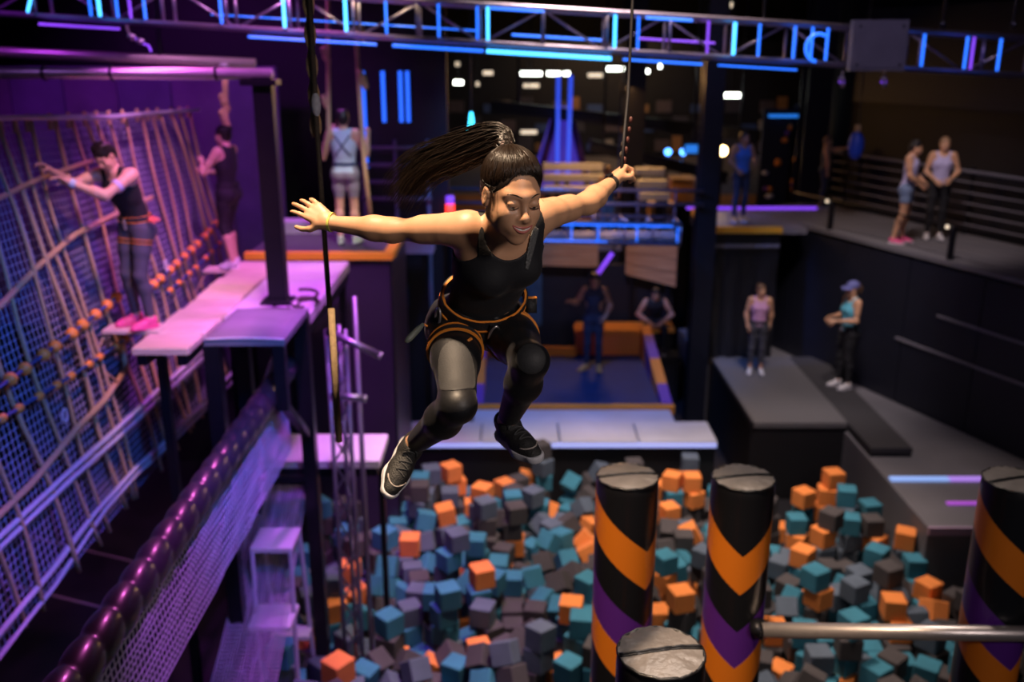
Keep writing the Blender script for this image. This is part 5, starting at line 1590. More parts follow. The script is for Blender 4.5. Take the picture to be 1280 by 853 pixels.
def build_hand(S, wrist, along, palm, thumb, curl, spread=.16, sc=1., thumb_curl=.3):
    """along: wrist to knuckles, palm: where the palm faces, thumb: towards the thumb side"""
    a = unit(along)
    p = unit(V3(palm) - a * np.dot(palm, a))
    t = unit(V3(thumb) - a * np.dot(thumb, a) - p * np.dot(thumb, p))
    w_ = V3(wrist)
    offs = (.030, .010, -.010, -.028)
    lens = (.068, .076, .071, .055)
    tips = []
    for i, (o_, L) in enumerate(zip(offs, lens)):
        kn = w_ + (a * (.082 - .006 * abs(i - 1)) + t * o_) * sc
        S.cone(w_ + (a * .012 + t * o_ * .6) * sc, kn, .0135 * sc, .0105 * sc, .016 * sc)
        ang = -o_ * spread / .03
        d0 = unit(a * math.cos(ang) - t * math.sin(ang))
        c = 0.
        pt = kn
        for j, fr in enumerate((.46, .30, .24)):
            c += curl[i] * (.75 if j == 0 else 1.)
            d = d0 * math.cos(c) + p * math.sin(c)
            q = pt + d * L * fr * sc
            S.cone(pt, q, (.0088 - .0009 * j) * sc, (.0080 - .0009 * j) * sc, .003)
            pt = q
        tips.append((pt, d))
    b = w_ + (a * .022 + t * .022 + p * .006) * sc
    fist = thumb_curl >= .5
    d = unit(a * .62 + t * .75 + p * .25) if not fist else unit(a * .60 + t * .40 + p * .62)
    m1 = b + d * .040 * sc
    S.cone(w_ + (a * .015 + t * .010) * sc, m1, .0145 * sc, .0115 * sc, .014 * sc)
    d = unit(a * .75 + t * .45 * (1 - thumb_curl) + p * (.2 + thumb_curl)) if not fist else unit(a * .45 - t * .25 + p * .55)
    m2 = m1 + d * .031 * sc
    S.cone(m1, m2, .0105 * sc, .0092 * sc, .005)
    d = unit(a * .8 + t * .2 * (1 - thumb_curl) - t * thumb_curl * .3 + p * (.15 + thumb_curl)) if not fist else unit(a * .15 - t * .9 + p * .1)
    m3 = m2 + d * .025 * sc
    S.cone(m2, m3, .0092 * sc, .0072 * sc, .003)
    tips.append((m3, d))
    return tips


def build_head(S, hc, hf, hu, sc=1., female=True, neck=None):
    l, u, f = frame(hu, np.cross(hu, hf))
    ax = np.array([l, u, f])

    def H(x, y, z):
        return V3(hc) + (l * x + u * y + f * z) * sc
    s = sc
    S.ell(H(0, .022, -.012), np.array((.073, .086, .091)) * s, ax, .01)
    S.ell(H(0, -.030, .030), np.array((.060, .082, .058)) * s, ax, .03 * s)
    for q in (-1, 1):
        S.cone(H(q * .046, -.062, .0), H(q * .012, -.108, .060), .022 * s, .015 * s, .03 * s)
        S.ball(H(q * .035, -.040, .064), .021 * s, .025 * s)
        S.cone(H(q * .008, .010, .082), H(q * .042, .012, .066), .011 * s, .009 * s, .018 * s)
    S.ball(H(0, -.110, .068), .0155 * s, .02 * s)
    for q in (-1, 1):
        S.ell(H(q * .031, -.064, .046), np.array((.021, .032, .026)) * s, ax, .03 * s)
    for q in (-1, 1):
        S.ell(H(q * .031, -.011, .094), np.array((.018, .013, .016)) * s, ax, .014 * s, '-')
    S.cone(H(0, .0, .084), H(0, -.040, .103), .007 * s, .0095 * s, .013 * s)
    S.ball(H(0, -.044, .104), .0115 * s, .008 * s)
    for q in (-1, 1):
        S.ball(H(q * .012, -.048, .093), .0082 * s, .007 * s)
        S.ell(H(q * .031, -.0085, .0765), np.array((.0165, .0115, .0125)) * s, ax, .004 * s)     # upper lid
        S.ell(H(q * .076, -.016, -.004), np.array((.008, .029, .017)) * s, ax, .008 * s)          # ear
        S.ell(H(q * .084, -.014, .0), np.array((.005, .017, .009)) * s, ax, .006 * s, '-')
    S.ell(H(0, -.074, .078), np.array((.034, .022, .020)) * s, ax, .022 * s)                      # mouth mound
    if neck is not None:
        S.cone(H(0, -.055, -.028), neck, .047 * s, .050 * s, .03 * s)
        S.cone(H(0, -.06, .0), V3(neck) + f * .02 * s, .044 * s, .040 * s, .03 * s)
    return H, ax


def figure(name, label, J, res, skin, female=True, sc=1., top=None, top_off=.006, bottoms=None, bottom_cut=.94, shoe='white', sole='white', hair=None,
           hair_style='short', hands=None, sleeves=0., harness=None, hem=.0, group=None, face=True, detail=False):
    """J holds world-space joints; one continuous body with hair, clothes, shoes and harness as its children"""
    s = sc
    g = {k: V3(v) for k, v in J.items() if k != 'hs'}
    pel, chest, nk = g['pelvis'], g['chest'], g['neck']
    base = (pel[0], pel[1], min(g['rt'][2], g['lt'][2]))
    t = thing(name, label, 'person', base)
    pl, pu, pf = frame(g['waist'] - pel, g['lh'] - g['rh'])
    cl, cu, cf = frame(nk - chest, g['ls'] - g['rs'])
    pax, cax = np.array([pl, pu, pf]), np.array([cl, cu, cf])
    T = Solid()
    fw = 1. if female else 1.06
    T.ell(pel + pu * .0, np.array((.150, .105, .098)) * s, pax, .02)
    for q in (-1, 1):
        T.ball(pel + (pl * q * .068 - pu * .045 - pf * .052) * s, .083 * s, .05 * s)
        T.ball(pel + (pl * q * .095 - pu * .045) * s, .072 * s, .05 * s)
    wa = g['waist']
    wax = np.array(frame(chest - pel, pl + cl))
    T.ell(wa, np.array((.118 if female else .132, .13, .088)) * s, wax, .07 * s)
    T.ell(chest, np.array((.134 * fw, .155, .098 * fw)) * s, cax, .07 * s)
    T.ell(nk - cu * .07 * s, np.array((.128 * fw, .062, .068)) * s, cax, .06 * s)
    if female:
        for q in (-1, 1):
            T.ball(chest + (cl * q * .062 + cu * .01 + cf * .068) * s, .052 * s, .04 * s)
    else:
        for q in (-1, 1):
            T.ell(chest + (cl * q * .065 + cu * .055 + cf * .065) * s, np.array((.07, .05, .035)) * s, cax, .04 * s)
    for a in ('r', 'l'):
        sh = g[a + 's']
        T.cone(nk - cu * .01 * s, nk + (sh - nk) * .80 + cu * .012 * s, .040 * s, .034 * s, .05 * s)
        T.cone(chest + (sh - nk) * .45, nk + (sh - nk) * .8 - cu * .03 * s, .07 * s, .045 * s, .05 * s)
    torso = Solid()
    torso.p = list(T.p)
    S = Solid()
    S.p = list(T.p)
    A = Solid()
    for a, q in (('r', -1), ('l', 1)):
        sh, el, wr = g[a + 's'], g[a + 'e'], g[a + 'w']
        f1 = (1. if female else 1.14) * s
        ud = unit(el - sh)
        A.cone(sh - ud * .008, sh + ud * .06 * s, .049 * f1, .047 * f1, .04 * s)
        A.cone(sh, sh + (el - sh) * .55, .041 * f1, .041 * f1, .03 * s)
        A.cone(sh + (el - sh) * .45, el, .040 * f1, .034 * f1, .03 * s)
        mid = el + (wr - el) * .28
        A.cone(el, mid, .034 * f1, .037 * f1, .04 * s)
        A.cone(mid, wr, .037 * f1, .0235 * f1, .03 * s)
    S.p += A.p
    Lg = Solid()
    for a, q in (('r', -1), ('l', 1)):
        hp, kn, an, to = g[a + 'h'], g[a + 'k'], g[a + 'a'], g[a + 't']
        Lg.cone(hp, hp + (kn - hp) * .45, .083 * s, .073 * s, .05 * s)
        Lg.cone(hp + (kn - hp) * .4, kn, .073 * s, .050 * s, .03 * s)
        sh_d = unit(an - kn)
        th_d = unit(kn - hp)
        back = unit(sh_d - th_d * np.dot(sh_d, th_d)) if np.dot(sh_d, th_d) < .985 else -pf
        cal = kn + (an - kn) * .30 + (back - sh_d * np.dot(back, sh_d)) * .016 * s
        Lg.cone(kn, cal, .049 * s, .053 * s, .03 * s)
        Lg.ball(kn + (th_d - sh_d) * .010 * s, .044 * s, .02)
        Lg.cone(cal, an, .053 * s, .031 * s, .03 * s)
    S.p += Lg.p
    SF = {}
    for a in ('r', 'l'):
        an, to, kn = g[a + 'a'], g[a + 't'], g[a + 'k']
        fd = unit(to - an)
        su = unit((kn - an) - fd * np.dot(kn - an, fd))
        fd = unit((to - an) + su * .040 * s)
        su = unit(su - fd * np.dot(su, fd))
        L_ = np.cross(su, fd)
        heel = an - su * .085 * s - fd * .05 * s
        SF[a] = (fd, su, L_, heel)

        def F(x, y, z, L_=L_, su=su, fd=fd, heel=heel):
            return heel + (L_ * x + su * y + fd * z) * s
        S.cone(an, F(0, .055, .10), .032 * s, .026 * s, .02 * s)
        S.cone(F(0, .055, .10), F(0, .034, .19), .026 * s, .018 * s, .02 * s)
        S.ball(F(0, .045, .04), .028 * s, .02 * s)
    hs = J.get('hs', .97) * s
    H, hax = build_head(S, g['head'], g['hf'], g['hu'], hs, female, nk)
    tips = {}
    for a in ('r', 'l'):
        hd = (hands or {}).get(a)
        wr, el = g[a + 'w'], g[a + 'e']
        if hd is None:
            d = unit(wr - el)
            inner = (pel - wr) - d * np.dot(pel - wr, d)
            hd = dict(along=d, palm=inner, thumb=cf, curl=(.35, .4, .45, .5))
        tips[a] = build_hand(S, wr, hd['along'], hd['palm'], hd['thumb'], hd['curl'], hd.get('spread', .16), s, hd.get('tc', .3))
        d = unit(hd['along'])
        S.cone(wr, wr + d * .02 * s, .0225 * s, .020 * s, .012)
    lo, hi = S.bounds()
    body = solid_mesh('body', S, (lo, hi), res, skin, t, 1 if res > .0035 else 1)

    cres = max(res * 1.35, .0045)
    # ---- top
    if top:
        G = Solid()
        G.p = [q for q in torso.p]
        G = G.grow(top_off * s + (.0 if detail else .003))
        AG = None
        if sleeves:
            AG = Solid()
            for a in ('r', 'l'):
                sh, el = g[a + 's'], g[a + 'e']
                AG.cone(sh, sh + (el - sh) * 1., .056 * s, .050 * s, .03 * s)
            G.p += AG.p
        hem_c = pel + pu * hem * s
        nb = nk + (cf * .045 + cu * .012) * s

        def top_fn(P, G=G):
            d = G(P)
            d = np.maximum(d, -((P - hem_c) @ pu))
            d = np.maximum(d, .083 * s - np.linalg.norm((P - nb) * 1., axis=1)) if not sleeves else np.maximum(d, .066 * s - np.linalg.norm(P - nk - cu * .02 * s, axis=1))
            d = np.maximum(d, .056 * s - np.linalg.norm(P - (nk + cu * .03 * s), axis=1))
            for a in ('r', 'l'):
                sh, el = g[a + 's'], g[a + 'e']
                ud = unit(el - sh)
                if sleeves:
                    d = np.maximum(d, (P - sh) @ ud - sleeves * np.linalg.norm(el - sh)) if False else np.where(np.linalg.norm(P - sh - ud * .22 * s, axis=1) < .2 * s, np.maximum(d, (P - sh) @ ud - sleeves * np.linalg.norm(el - sh)), d)
                else:
                    side = unit(sh - nk)
                    d = np.maximum(d, np.minimum((P - (nk + (sh - nk) * .70)) @ side, .10 * s - np.linalg.norm(P - sh, axis=1)))
            return d
        lo, hi = G.bounds()
        topo = solid_mesh('tank_top' if not sleeves else 't_shirt', top_fn, (lo, hi), cres, top, t, 1)
    # ---- bottoms
    if bottoms:
        gr = (.0045 if detail else .006) * s
        G = Solid()
        G.p = torso.p[:6] + Lg.p
        G = G.grow(gr)
        TP, n0 = Solid(), len(Lg.p) // 2
        TP.p = torso.p[:6]
        TP = TP.grow(gr)
        LR, LL = Solid(), Solid()
        LR.p, LL.p = Lg.p[:n0], Lg.p[n0:]
        LR, LL = LR.grow(gr), LL.grow(gr)
        wc = pel + pu * .13 * s
        cuts = []
        for a in ('r', 'l'):
            hp, kn, an = g[a + 'h'], g[a + 'k'], g[a + 'a']
            if bottom_cut <= 1.:
                cuts.append((kn + (an - kn) * bottom_cut, unit(an - kn)))
            else:
                cuts.append((hp + (kn - hp) * (bottom_cut - 1.), unit(kn - hp)))

        def bot_fn(P, G=G, LR=LR, LL=LL):
            r_, l_ = LR(P), LL(P)
            d = np.maximum(G(P), np.minimum((P - wc) @ pu, np.minimum(r_, l_) - .010 * s))
            return np.maximum(d, np.where(r_ < l_, (P - cuts[0][0]) @ cuts[0][1], (P - cuts[1][0]) @ cuts[1][1]))
        lo, hi = G.bounds()
        solid_mesh('leggings' if bottom_cut <= 1 else 'shorts', bot_fn, (lo, hi), cres, bottoms, t, 1)
    # ---- shoes
    for a in ('r', 'l'):
        fd, su, L_, heel = SF[a]
        sax = np.array([L_, su, fd])

        def F(x, y, z):
            return heel + (L_ * x + su * y + fd * z) * s
        U = Solid()
        U.ell(F(0, .048, .045), np.array((.036, .046, .052)) * s, sax, .02)
        U.cone(F(0, .058, .075), F(0, .036, .165), .037 * s, .031 * s, .03 * s)
        U.cone(F(.0, .026, .13), F(.0, .022, .208), .041 * s, .030 * s, .03 * s)
        U.cone(F(0, .078, .022), F(0, .088, .065), .034 * s, .037 * s, .02 * s)
        hole = F(0, .120, .050)

        def up_fn(P, U=U, hole=hole, su=su, heel=heel):
            d = U(P)
            d = np.maximum(d, .010 * s - (P - heel) @ su)
            x = P - hole
            return np.maximum(d, .041 * s - np.sqrt((x @ su) ** 2 * .8 + ((x - (x @ su)[:, None] * su) ** 2).sum(1)))
        lo, hi = U.bounds()
        so = solid_mesh('shoe', up_fn, (lo, hi), max(.0035, res * .8), shoe, t, 1)
        K = Solid()
        K.cone(F(0, .012, .012), F(0, .012, .06), .038 * s, .035 * s, .02)
        K.cone(F(0, .012, .06), F(0, .012, .15), .035 * s, .046 * s, .02 * s)
        K.cone(F(0, .012, .15), F(0, .020, .212), .046 * s, .034 * s, .02 * s)

        def so_fn(P, K=K, su=su, heel=heel, fd=fd):
            y = (P - heel) @ su
            z = (P - heel) @ fd / s
            return np.maximum(K(P), np.abs(y - (.013 + .012 * np.clip(z - .15, 0, 1) * 3) * s) - .014 * s)
        lo, hi = K.bounds()
        solid_mesh('sole', so_fn, (lo, hi), max(.0035, res * .8), sole, so, 1)
        if detail:
            m = MB()
            for k in range(6):
                z = .098 + k * .014
                r0 = march(up_fn, F(0, .03, z), su, .12)
                pts = []
                for i in range(9):
                    x = -.024 + .048 * i / 8
                    dd = unit(su * 1. + L_ * x / .05)
                    rr = march(up_fn, F(0, .03, z), dd, .12) + .002
                    pts.append(F(0, .03, z + (.008 if k % 2 else -.008) * (x / .024)) + dd * rr)
                m.tube(pts, .0026, 5)
            c0 = F(0, .03, .094) + su * (march(up_fn, F(0, .03, .094), su, .12) + .004)
            for q in (-1, 1):
                m.tube([c0 + (L_ * q * .018 * math.sin(i * .52) + su * .016 * math.sin(i * .26) - fd * .012 * i / 12 + L_ * q * .012 * i / 12) for i in range(13)], .0022, 5)
                m.tube([c0 + (L_ * q * (.026 * i / 8) - su * .022 * (i / 8) ** 2 + su * .01 * math.sin(i * .4) + fd * .006 * i / 8) for i in range(9)], .002, 5)
            m.build('laces', M['lace'], so, True)
            m = MB()
            pts = []
            for i in range(9):
                a_ = R(-70 + 140 * i / 8)
                dd = unit(su * math.sin(R(28)) + fd * 0 + L_ * 0 + (L_ * math.sin(a_) * .9 + fd * math.cos(a_)))
                rr = march(up_fn, F(0, .030, .165), dd, .12) + .001
                pts.append(F(0, .030, .165) + dd * rr)
            m.tube(pts, .0028, 5)
            m.build('toe_trim', M['shoe_trim'], so, True)
    # ---- face
    if face:
        q_ = hs
        for q in (-1, 1):
            m = MB()
            m.ball(H(q * .031, -.0128, .0752), .0112 * q_, 14, 10, Matrix(hax.T.tolist()))
            eo = m.build('eye', M['eye'], t, True)
            m = MB()
            m.ball(H(q * .031, -.0172, .0808), .0060 * q_, 10, 8)
            m.build('iris', M['iris'], eo, True)
        fwd = hax[2]
        for q in (-1, 1):
            m = MB()
            m.tube([H(q * (.031 + .0165 * math.cos(R(180 - 18 * i))), -.0155 - .0035 * math.sin(R(18 * i)) + (.004 if i > 8 else 0), .0775 + .0135 * math.sin(R(18 * i)) + .0015) for i in range(11)], .0019 * q_, 5,
                   rad=[.0006 + .0010 * math.sin(R(18 * i)) for i in range(11)])
            m.build('eyelash', M['lash'], t, True)
            m = MB()
            pts = [V3(H(q * (.013 + .036 * i / 8), .0115 + .006 * math.sin(i / 8 * 2.4), 0)) for i in range(9)]
            m.tube([p + fwd * (march(S, p, fwd, .14) - .0008) for p in pts], .003, 5, rad=[(.0010 + .0014 * math.sin(.5 + i / 8 * 2.6)) * q_ for i in range(9)])
            m.build('eyebrow', hair or M['lash'], t, True)
        m = MB()
        fwd = hax[2]
        for up_ in (1, -1):
            pp = []
            for i in range(13):
                x = -.030 + .060 * i / 12
                smile = .012 * (x / .030) ** 2
                y = -.0765 + smile + up_ * .0068 * (1 - (x / .030) ** 2)
                p = H(x, y, 0)
                pp.append(p + fwd * (march(S, p, fwd, .14) - .0004))
            m.tube(pp, .004, 6, rad=[(.0012 + (.0030 if up_ < 0 else .0023) * math.sin(math.pi * i / 12) ** .7) * q_ for i in range(13)])
        m.build('lips', M['lips'], t, True)
        m = MB()
        pa, pb, pc = [], [], []
        for i in range(11):
            x = -.0260 + .052 * i / 10
            smile = .012 * (x / .030) ** 2
            hh = .0056 * (1 - (x / .0268) ** 2)
            p = H(x, -.0757 + smile, 0)
            f0 = fwd * (march(S, p, fwd, .14) + .0007)
            pa.append(p + hax[1] * hh + f0)
            pb.append(p - hax[1] * hh * .55 + f0)
        m.add(pa + pb, [(i, i + 1, 11 + i + 1, 11 + i) for i in range(10)])
        m.build('teeth', M['teeth'], t, True)
    return t, dict(S=S, torso=torso, legs=Lg, H=H, hax=hax, g=g, pl=pl, pu=pu, pf=pf, cl=cl, cu=cu, cf=cf, tips=tips, s=s, hs=hs)


def add_harness(t, D, res, belt, edge, side=True, half=.022, lift=.075, gap=.014):
    """belt, two leg loops, buckle and a karabiner"""
    g, s = D['g'], D['s']
    B = Solid()
    B.p = D['torso'].p[:6]
    B = B.grow(gap * s)
    hr_ = thing_part('harness', t)
    m = MB()
    c = g['pelvis'] + D['pu'] * lift * s
    band(B, c, D['pu'], D['pf'], half * s, .002, .006 * s, m)
    m.build('belt', belt, hr_)
    m = MB()
    for k in (-1, 1):
        band(B, c + D['pu'] * k * half * s * .92, D['pu'], D['pf'], .0035 * s, .003, .0075 * s, m)
    m.build('belt_piping', edge, hr_)
    for a in ('r', 'l'):
        hp, kn = g[a + 'h'], g[a + 'k']
        LS = Solid()
        n0 = 0 if a == 'r' else len(D['legs'].p) // 2
        LS.p = D['legs'].p[n0:n0 + 2]
        LS = LS.grow(.006 * s)
        m = MB()
        cc = hp + (kn - hp) * .27
        band(LS, cc, kn - hp, D['pf'], half * .8 * s, .003, .006 * s, m, n=40)
        m.build('leg_loop', belt, hr_)
        m = MB()
        for k in (-1, 1):
            band(LS, cc + unit(kn - hp) * k * half * .72 * s, kn - hp, D['pf'], .0032 * s, .004, .0075 * s, m, n=40)
        m.build('leg_loop_piping', edge, hr_)
    m = MB()
    r_ = march(B, c, D['pf'], .3)
    b0 = c + D['pf'] * (r_ + .012 * s)
    l, u = D['pl'], D['pu']
    m.tube([b0 + (l * .016 * math.sin(R(20 * i)) - u * (.035 - .045 * math.cos(R(20 * i))) + D['pf'] * .006) * s for i in range(18)], .0048 * s, 6, closed=True)
    m.build('karabiner', 'pipe', hr_, True)
    m = MB()
    b1 = b0 - D['pl'] * .0 + D['pu'] * .0
    v = [b1 + (l * x + u * y + D['pf'] * z) * s for x in (-.022, .022) for y in (-.018, .018) for z in (-.006, .006)]
    m.add(v, [(0, 1, 3, 2), (4, 6, 7, 5), (0, 4, 5, 1), (1, 5, 7, 3), (3, 7, 6, 2), (2, 6, 4, 0)])
    m.build('buckle', 'steel', hr_)
    return hr_


def thing_part(name, parent):
    o = bpy.data.objects.new(name, None)
    C.objects.link(o)
    o.empty_display_size = .05
    o.parent = parent
    return o


def hair_cap(t, D, res, material, style):
    """hair as a shaped cap, with a tail or a bun for tied hair"""
    H, hax, s = D['H'], D['hax'], D['s']
    G = Solid()
    q = D['hs']
    G.ell(H(0, .026, -.014), np.array((.082, .092, .100)) * q, hax, .01)
    G.ell(H(0, -.02, -.045), np.array((.070, .075, .062)) * q, hax, .03)
    if style == 'tail':
        G.cone(H(0, .05, -.10), H(0, -.02, -.15), .035 * q, .022 * q, .03)
        G.cone(H(0, -.02, -.15), H(0, -.10, -.13), .026 * q, .012 * q, .02)
    if style == 'bun':
        G.ball(H(0, .06, -.105), .038 * q, .02)
    if style == 'long':
        G.cone(H(0, .0, -.07), H(0, -.17, -.07), .065 * q, .05 * q, .04)
    if style == 'short':
        for i in range(16):
            a = i * 2.4
            G.ball(H(.052 * math.cos(a), .082 + .014 * math.sin(i * 1.7), .048 * math.sin(a) - .005), .022 * q, .02)
    face_c = H(0, -.045, .095)

    def fn(P, G=G):
        d = G(P)
        x = (P - face_c) @ hax.T
        k = np.sqrt((x[:, 0] / .066) ** 2 + (x[:, 1] / (.092 if style == 'short' else .100)) ** 2 + (x[:, 2] / .085) ** 2) / q
        d = np.maximum(d, (q - k * q) * .066)
        for e in (-1, 1):
            y = P - H(e * .078, -.018, .004)
            d = np.maximum(d, .027 * q - np.linalg.norm(y, axis=1))
        return d
    lo, hi = G.bounds()
    return solid_mesh('hair', fn, (lo, hi), max(res, .005), material, t, 1)


def stand(pos, yaw, h=1.70, **ov):
    """standing pose: body axes x = own left, y = forward, z = up; yaw turns forward from -Y (facing the camera) counter-clockwise seen from above"""
    k = h / 1.70
    b = dict(pelvis=(0, 0, .93), waist=(0, .005, 1.08), chest=(0, .0, 1.24), neck=(0, -.015, 1.435), head=(0, .012, 1.585), hf=(0, 1, -.1), hu=(0, .1, 1),
             rh=(-.085, 0, .90), lh=(.085, 0, .90), rk=(-.095, .02, .49), lk=(.095, .02, .49), ra=(-.10, -.02, .085), la=(.10, -.02, .085),
             rt=(-.125, .16, .045), lt=(.125, .16, .045), rs=(-.165, -.01, 1.395), ls=(.165, -.01, 1.395), re=(-.225, -.03, 1.12), le=(.225, -.03, 1.12),
             rw=(-.235, .05, .88), lw=(.235, .05, .88))
    b.update(ov)
    f = np.array((math.sin(R(yaw)), -math.cos(R(yaw)), 0))
    l = np.array((math.cos(R(yaw)), math.sin(R(yaw)), 0))
    out = {}
    for n_, p in b.items():
        v = l * p[0] + f * p[1] + np.array((0, 0, 1)) * p[2]
        out[n_] = v if n_ in ('hf', 'hu', 'su_r', 'su_l') else V3(pos) + v * k
    return out, k, (lambda p: l * p[0] + f * p[1] + np.array((0, 0, 1)) * p[2])

# ------------------------------------------------------------------ people
def skinm(name, col):
    m = mat(name, col, .46, noise=.08, nscale=18)
    m.node_tree.nodes['Principled BSDF'].inputs['Subsurface Weight'].default_value = .12
    m.node_tree.nodes['Principled BSDF'].inputs['Subsurface Radius'].default_value = (.02, .008, .005)
    return m


M['skin'] = skinm('skin_tan', (.57, .31, .18))
M['skin_b'] = skinm('skin_pale', (.62, .38, .27))
M['skin_c'] = skinm('skin_brown', (.42, .23, .14))
M['hair'] = mat('dark_brown_hair', (.009, .005, .003), .34, noise=.5, nscale=40)
M['hair_strand'] = mat('brown_hair_strand', (.013, .007, .0042), .34, noise=.5, nscale=60)
M['hair_base'] = mat('hair_base', (.011, .006, .004), .5)
M['hair_black'] = mat('black_hair', (.012, .010, .010), .4, noise=.4, nscale=40, bump=.5, bscale=70)
M['hair_brown'] = mat('brown_hair', (.14, .075, .04), .45, noise=.4, nscale=40, bump=.5, bscale=70)
M['hair_fair'] = mat('fair_hair', (.30, .18, .10), .45, noise=.4, nscale=40, bump=.5, bscale=70)
M['eye'] = mat('eye_white', (.75, .72, .68), .25)
M['iris'] = mat('dark_iris', (.03, .015, .01), .15)
M['lash'] = mat('lash', (.012, .008, .007), .6)
M['lips'] = mat('lips', (.46, .13, .11), .35)
M['teeth'] = mat('teeth', (.85, .82, .76), .3)
M['lace'] = mat('lace', (.05, .05, .052), .8)
M['shoe_trim'] = mat('shoe_trim', (.42, .36, .33), .5)
M['cloth_black'] = mat('black_jersey', (.009, .009, .012), .75, noise=.3, nscale=12, bump=.15, bscale=30, sheen=.03)
M['cloth_legging'] = mat('black_legging', (.007, .007, .009), .5, noise=.2, nscale=14, bump=.08, bscale=60, sheen=.03)
M['cloth_panel'] = mat('grey_knit_panel', (.026, .026, .028), .66, noise=.15, nscale=60, bump=.12, bscale=200, sheen=.08)
M['cloth_navy'] = mat('navy_cloth', (.02, .03, .06), .8, noise=.3)
M['cloth_sky'] = mat('pale_blue_cloth', (.46, .60, .76), .8, noise=.12)
M['cloth_grey'] = mat('grey_cloth', (.26, .25, .32), .8, noise=.2)
M['cloth_pink'] = mat('pink_cloth', (.58, .30, .50), .8, noise=.12)
M['cloth_teal'] = mat('teal_cloth', (.10, .42, .55), .8, noise=.15)
M['cloth_lav'] = mat('lavender_cloth', (.46, .42, .66), .8, noise=.12)
M['cloth_denim'] = mat('denim', (.16, .22, .36), .85, noise=.25)
M['cloth_charcoal'] = mat('charcoal_cloth', (.06, .06, .075), .8, noise=.25)
M['cloth_blue'] = mat('blue_cloth', (.05, .18, .62), .8, noise=.2)
M['shoe_black'] = mat('black_knit_shoe', (.018, .017, .017), .6, noise=.3, bump=.5, bscale=180)
M['shoe_white'] = mat('white_shoe', (.68, .66, .66), .6)
M['shoe_pink'] = mat('pink_shoe', (.75, .08, .25), .55)
M['shoe_green'] = mat('pale_green_shoe', (.55, .72, .55), .6)
M['shoe_tan'] = mat('tan_shoe', (.55, .28, .08), .6)
M['sole_grey'] = mat('pale_sole', (.55, .54, .58), .55)
M['web_black'] = mat('black_webbing', (.018, .018, .02), .6, noise=.2, bump=.4, bscale=200)
M['web_orange'] = mat('orange_piping', (.80, .26, .03), .5)
M['web_red'] = mat('coral_webbing', (.85, .18, .12), .6)
M['strap_blue'] = mat('dark_blue_strap', (.03, .05, .14), .6)

# --- the jumping woman
J = dict(pelvis=(-0.120, 3.235, 5.289), waist=(-0.089, 3.147, 5.412), chest=(-0.049, 3.061, 5.540), neck=(-0.025, 2.973, 5.664),
         head=(0.000, 2.806, 5.800), hf=(.40, -.89, -.209), hu=(.13, -.16, .98), hs=1.07,
         rs=(-0.150, 2.962, 5.661), ls=(0.102, 3.123, 5.676), re=(-0.389, 3.079, 5.634), rw=(-0.602, 3.155, 5.644), le=(0.266, 3.354, 5.680), lw=(0.373, 3.567, 5.726),
         rh=(-0.199, 3.177, 5.270), lh=(-0.023, 3.275, 5.248), rk=(-0.169, 2.801, 5.136), lk=(0.058, 2.869, 5.256),
         ra=(-0.340, 3.070, 4.887), la=(-0.017, 3.131, 4.949), rt=(-0.404, 2.943, 4.778), lt=(0.076, 2.991, 4.900))
jw, D = figure('person', 'smiling woman in black leaping with arms spread above the foam pit', J, .0036, 'skin', True, 1.0, top='cloth_black', bottoms='cloth_legging',
               bottom_cut=.90, shoe='shoe_black', sole='sole_grey', hair=M['hair'], detail=True, hem=-.02,
               hands={'r': dict(along=(-.80, .307, .492), palm=(0, .82, -.565), thumb=(-.3, -.454, -.80), curl=(.22, .20, .24, .30), spread=.13, tc=.1),
                      'l': dict(along=(.40, .764, .446), palm=(.75, .545, -.271), thumb=(.2, -.244, .911), curl=(1.35, 1.4, 1.45, 1.45), spread=.05, tc=.5)})
S, H, hax, g = D['S'], D['H'], D['hax'], D['g']

# hair: scalp base, combed strands to the tie, and the flying tail
G = Solid()
G.ell(H(0, .024, -.014), np.array((.078, .089, .096)) * 1.07, hax, .01)
G.ell(H(0, -.02, -.040), np.array((.068, .070, .062)) * 1.07, hax, .03)


def scalp_fn(P):
    d = G(P)
    x = (P - H(0, -.055, .095)) @ hax.T / 1.07
    k = np.sqrt((x[:, 0] / .072) ** 2 + (x[:, 1] / .136) ** 2 + (x[:, 2] / .085) ** 2)
    d = np.maximum(d, (1 - k) * .066)
    for e in (-1, 1):
        d = np.maximum(d, .034 - np.linalg.norm(P - H(e * .080, -.020, .006), axis=1))
    return d


lo, hi = G.bounds()
hairo = solid_mesh('hair', scalp_fn, (lo, hi), .004, 'hair_base', jw, 1)
TIE = np.array((-.004, .112, -.056))
ec, er = np.array((0, .024, -.014)), np.array((.0785, .0895, .0965))


def on_scalp(p, lift):
    v = (p - ec) / er
    return ec + (p - ec) / np.linalg.norm(v) * (1 + lift)


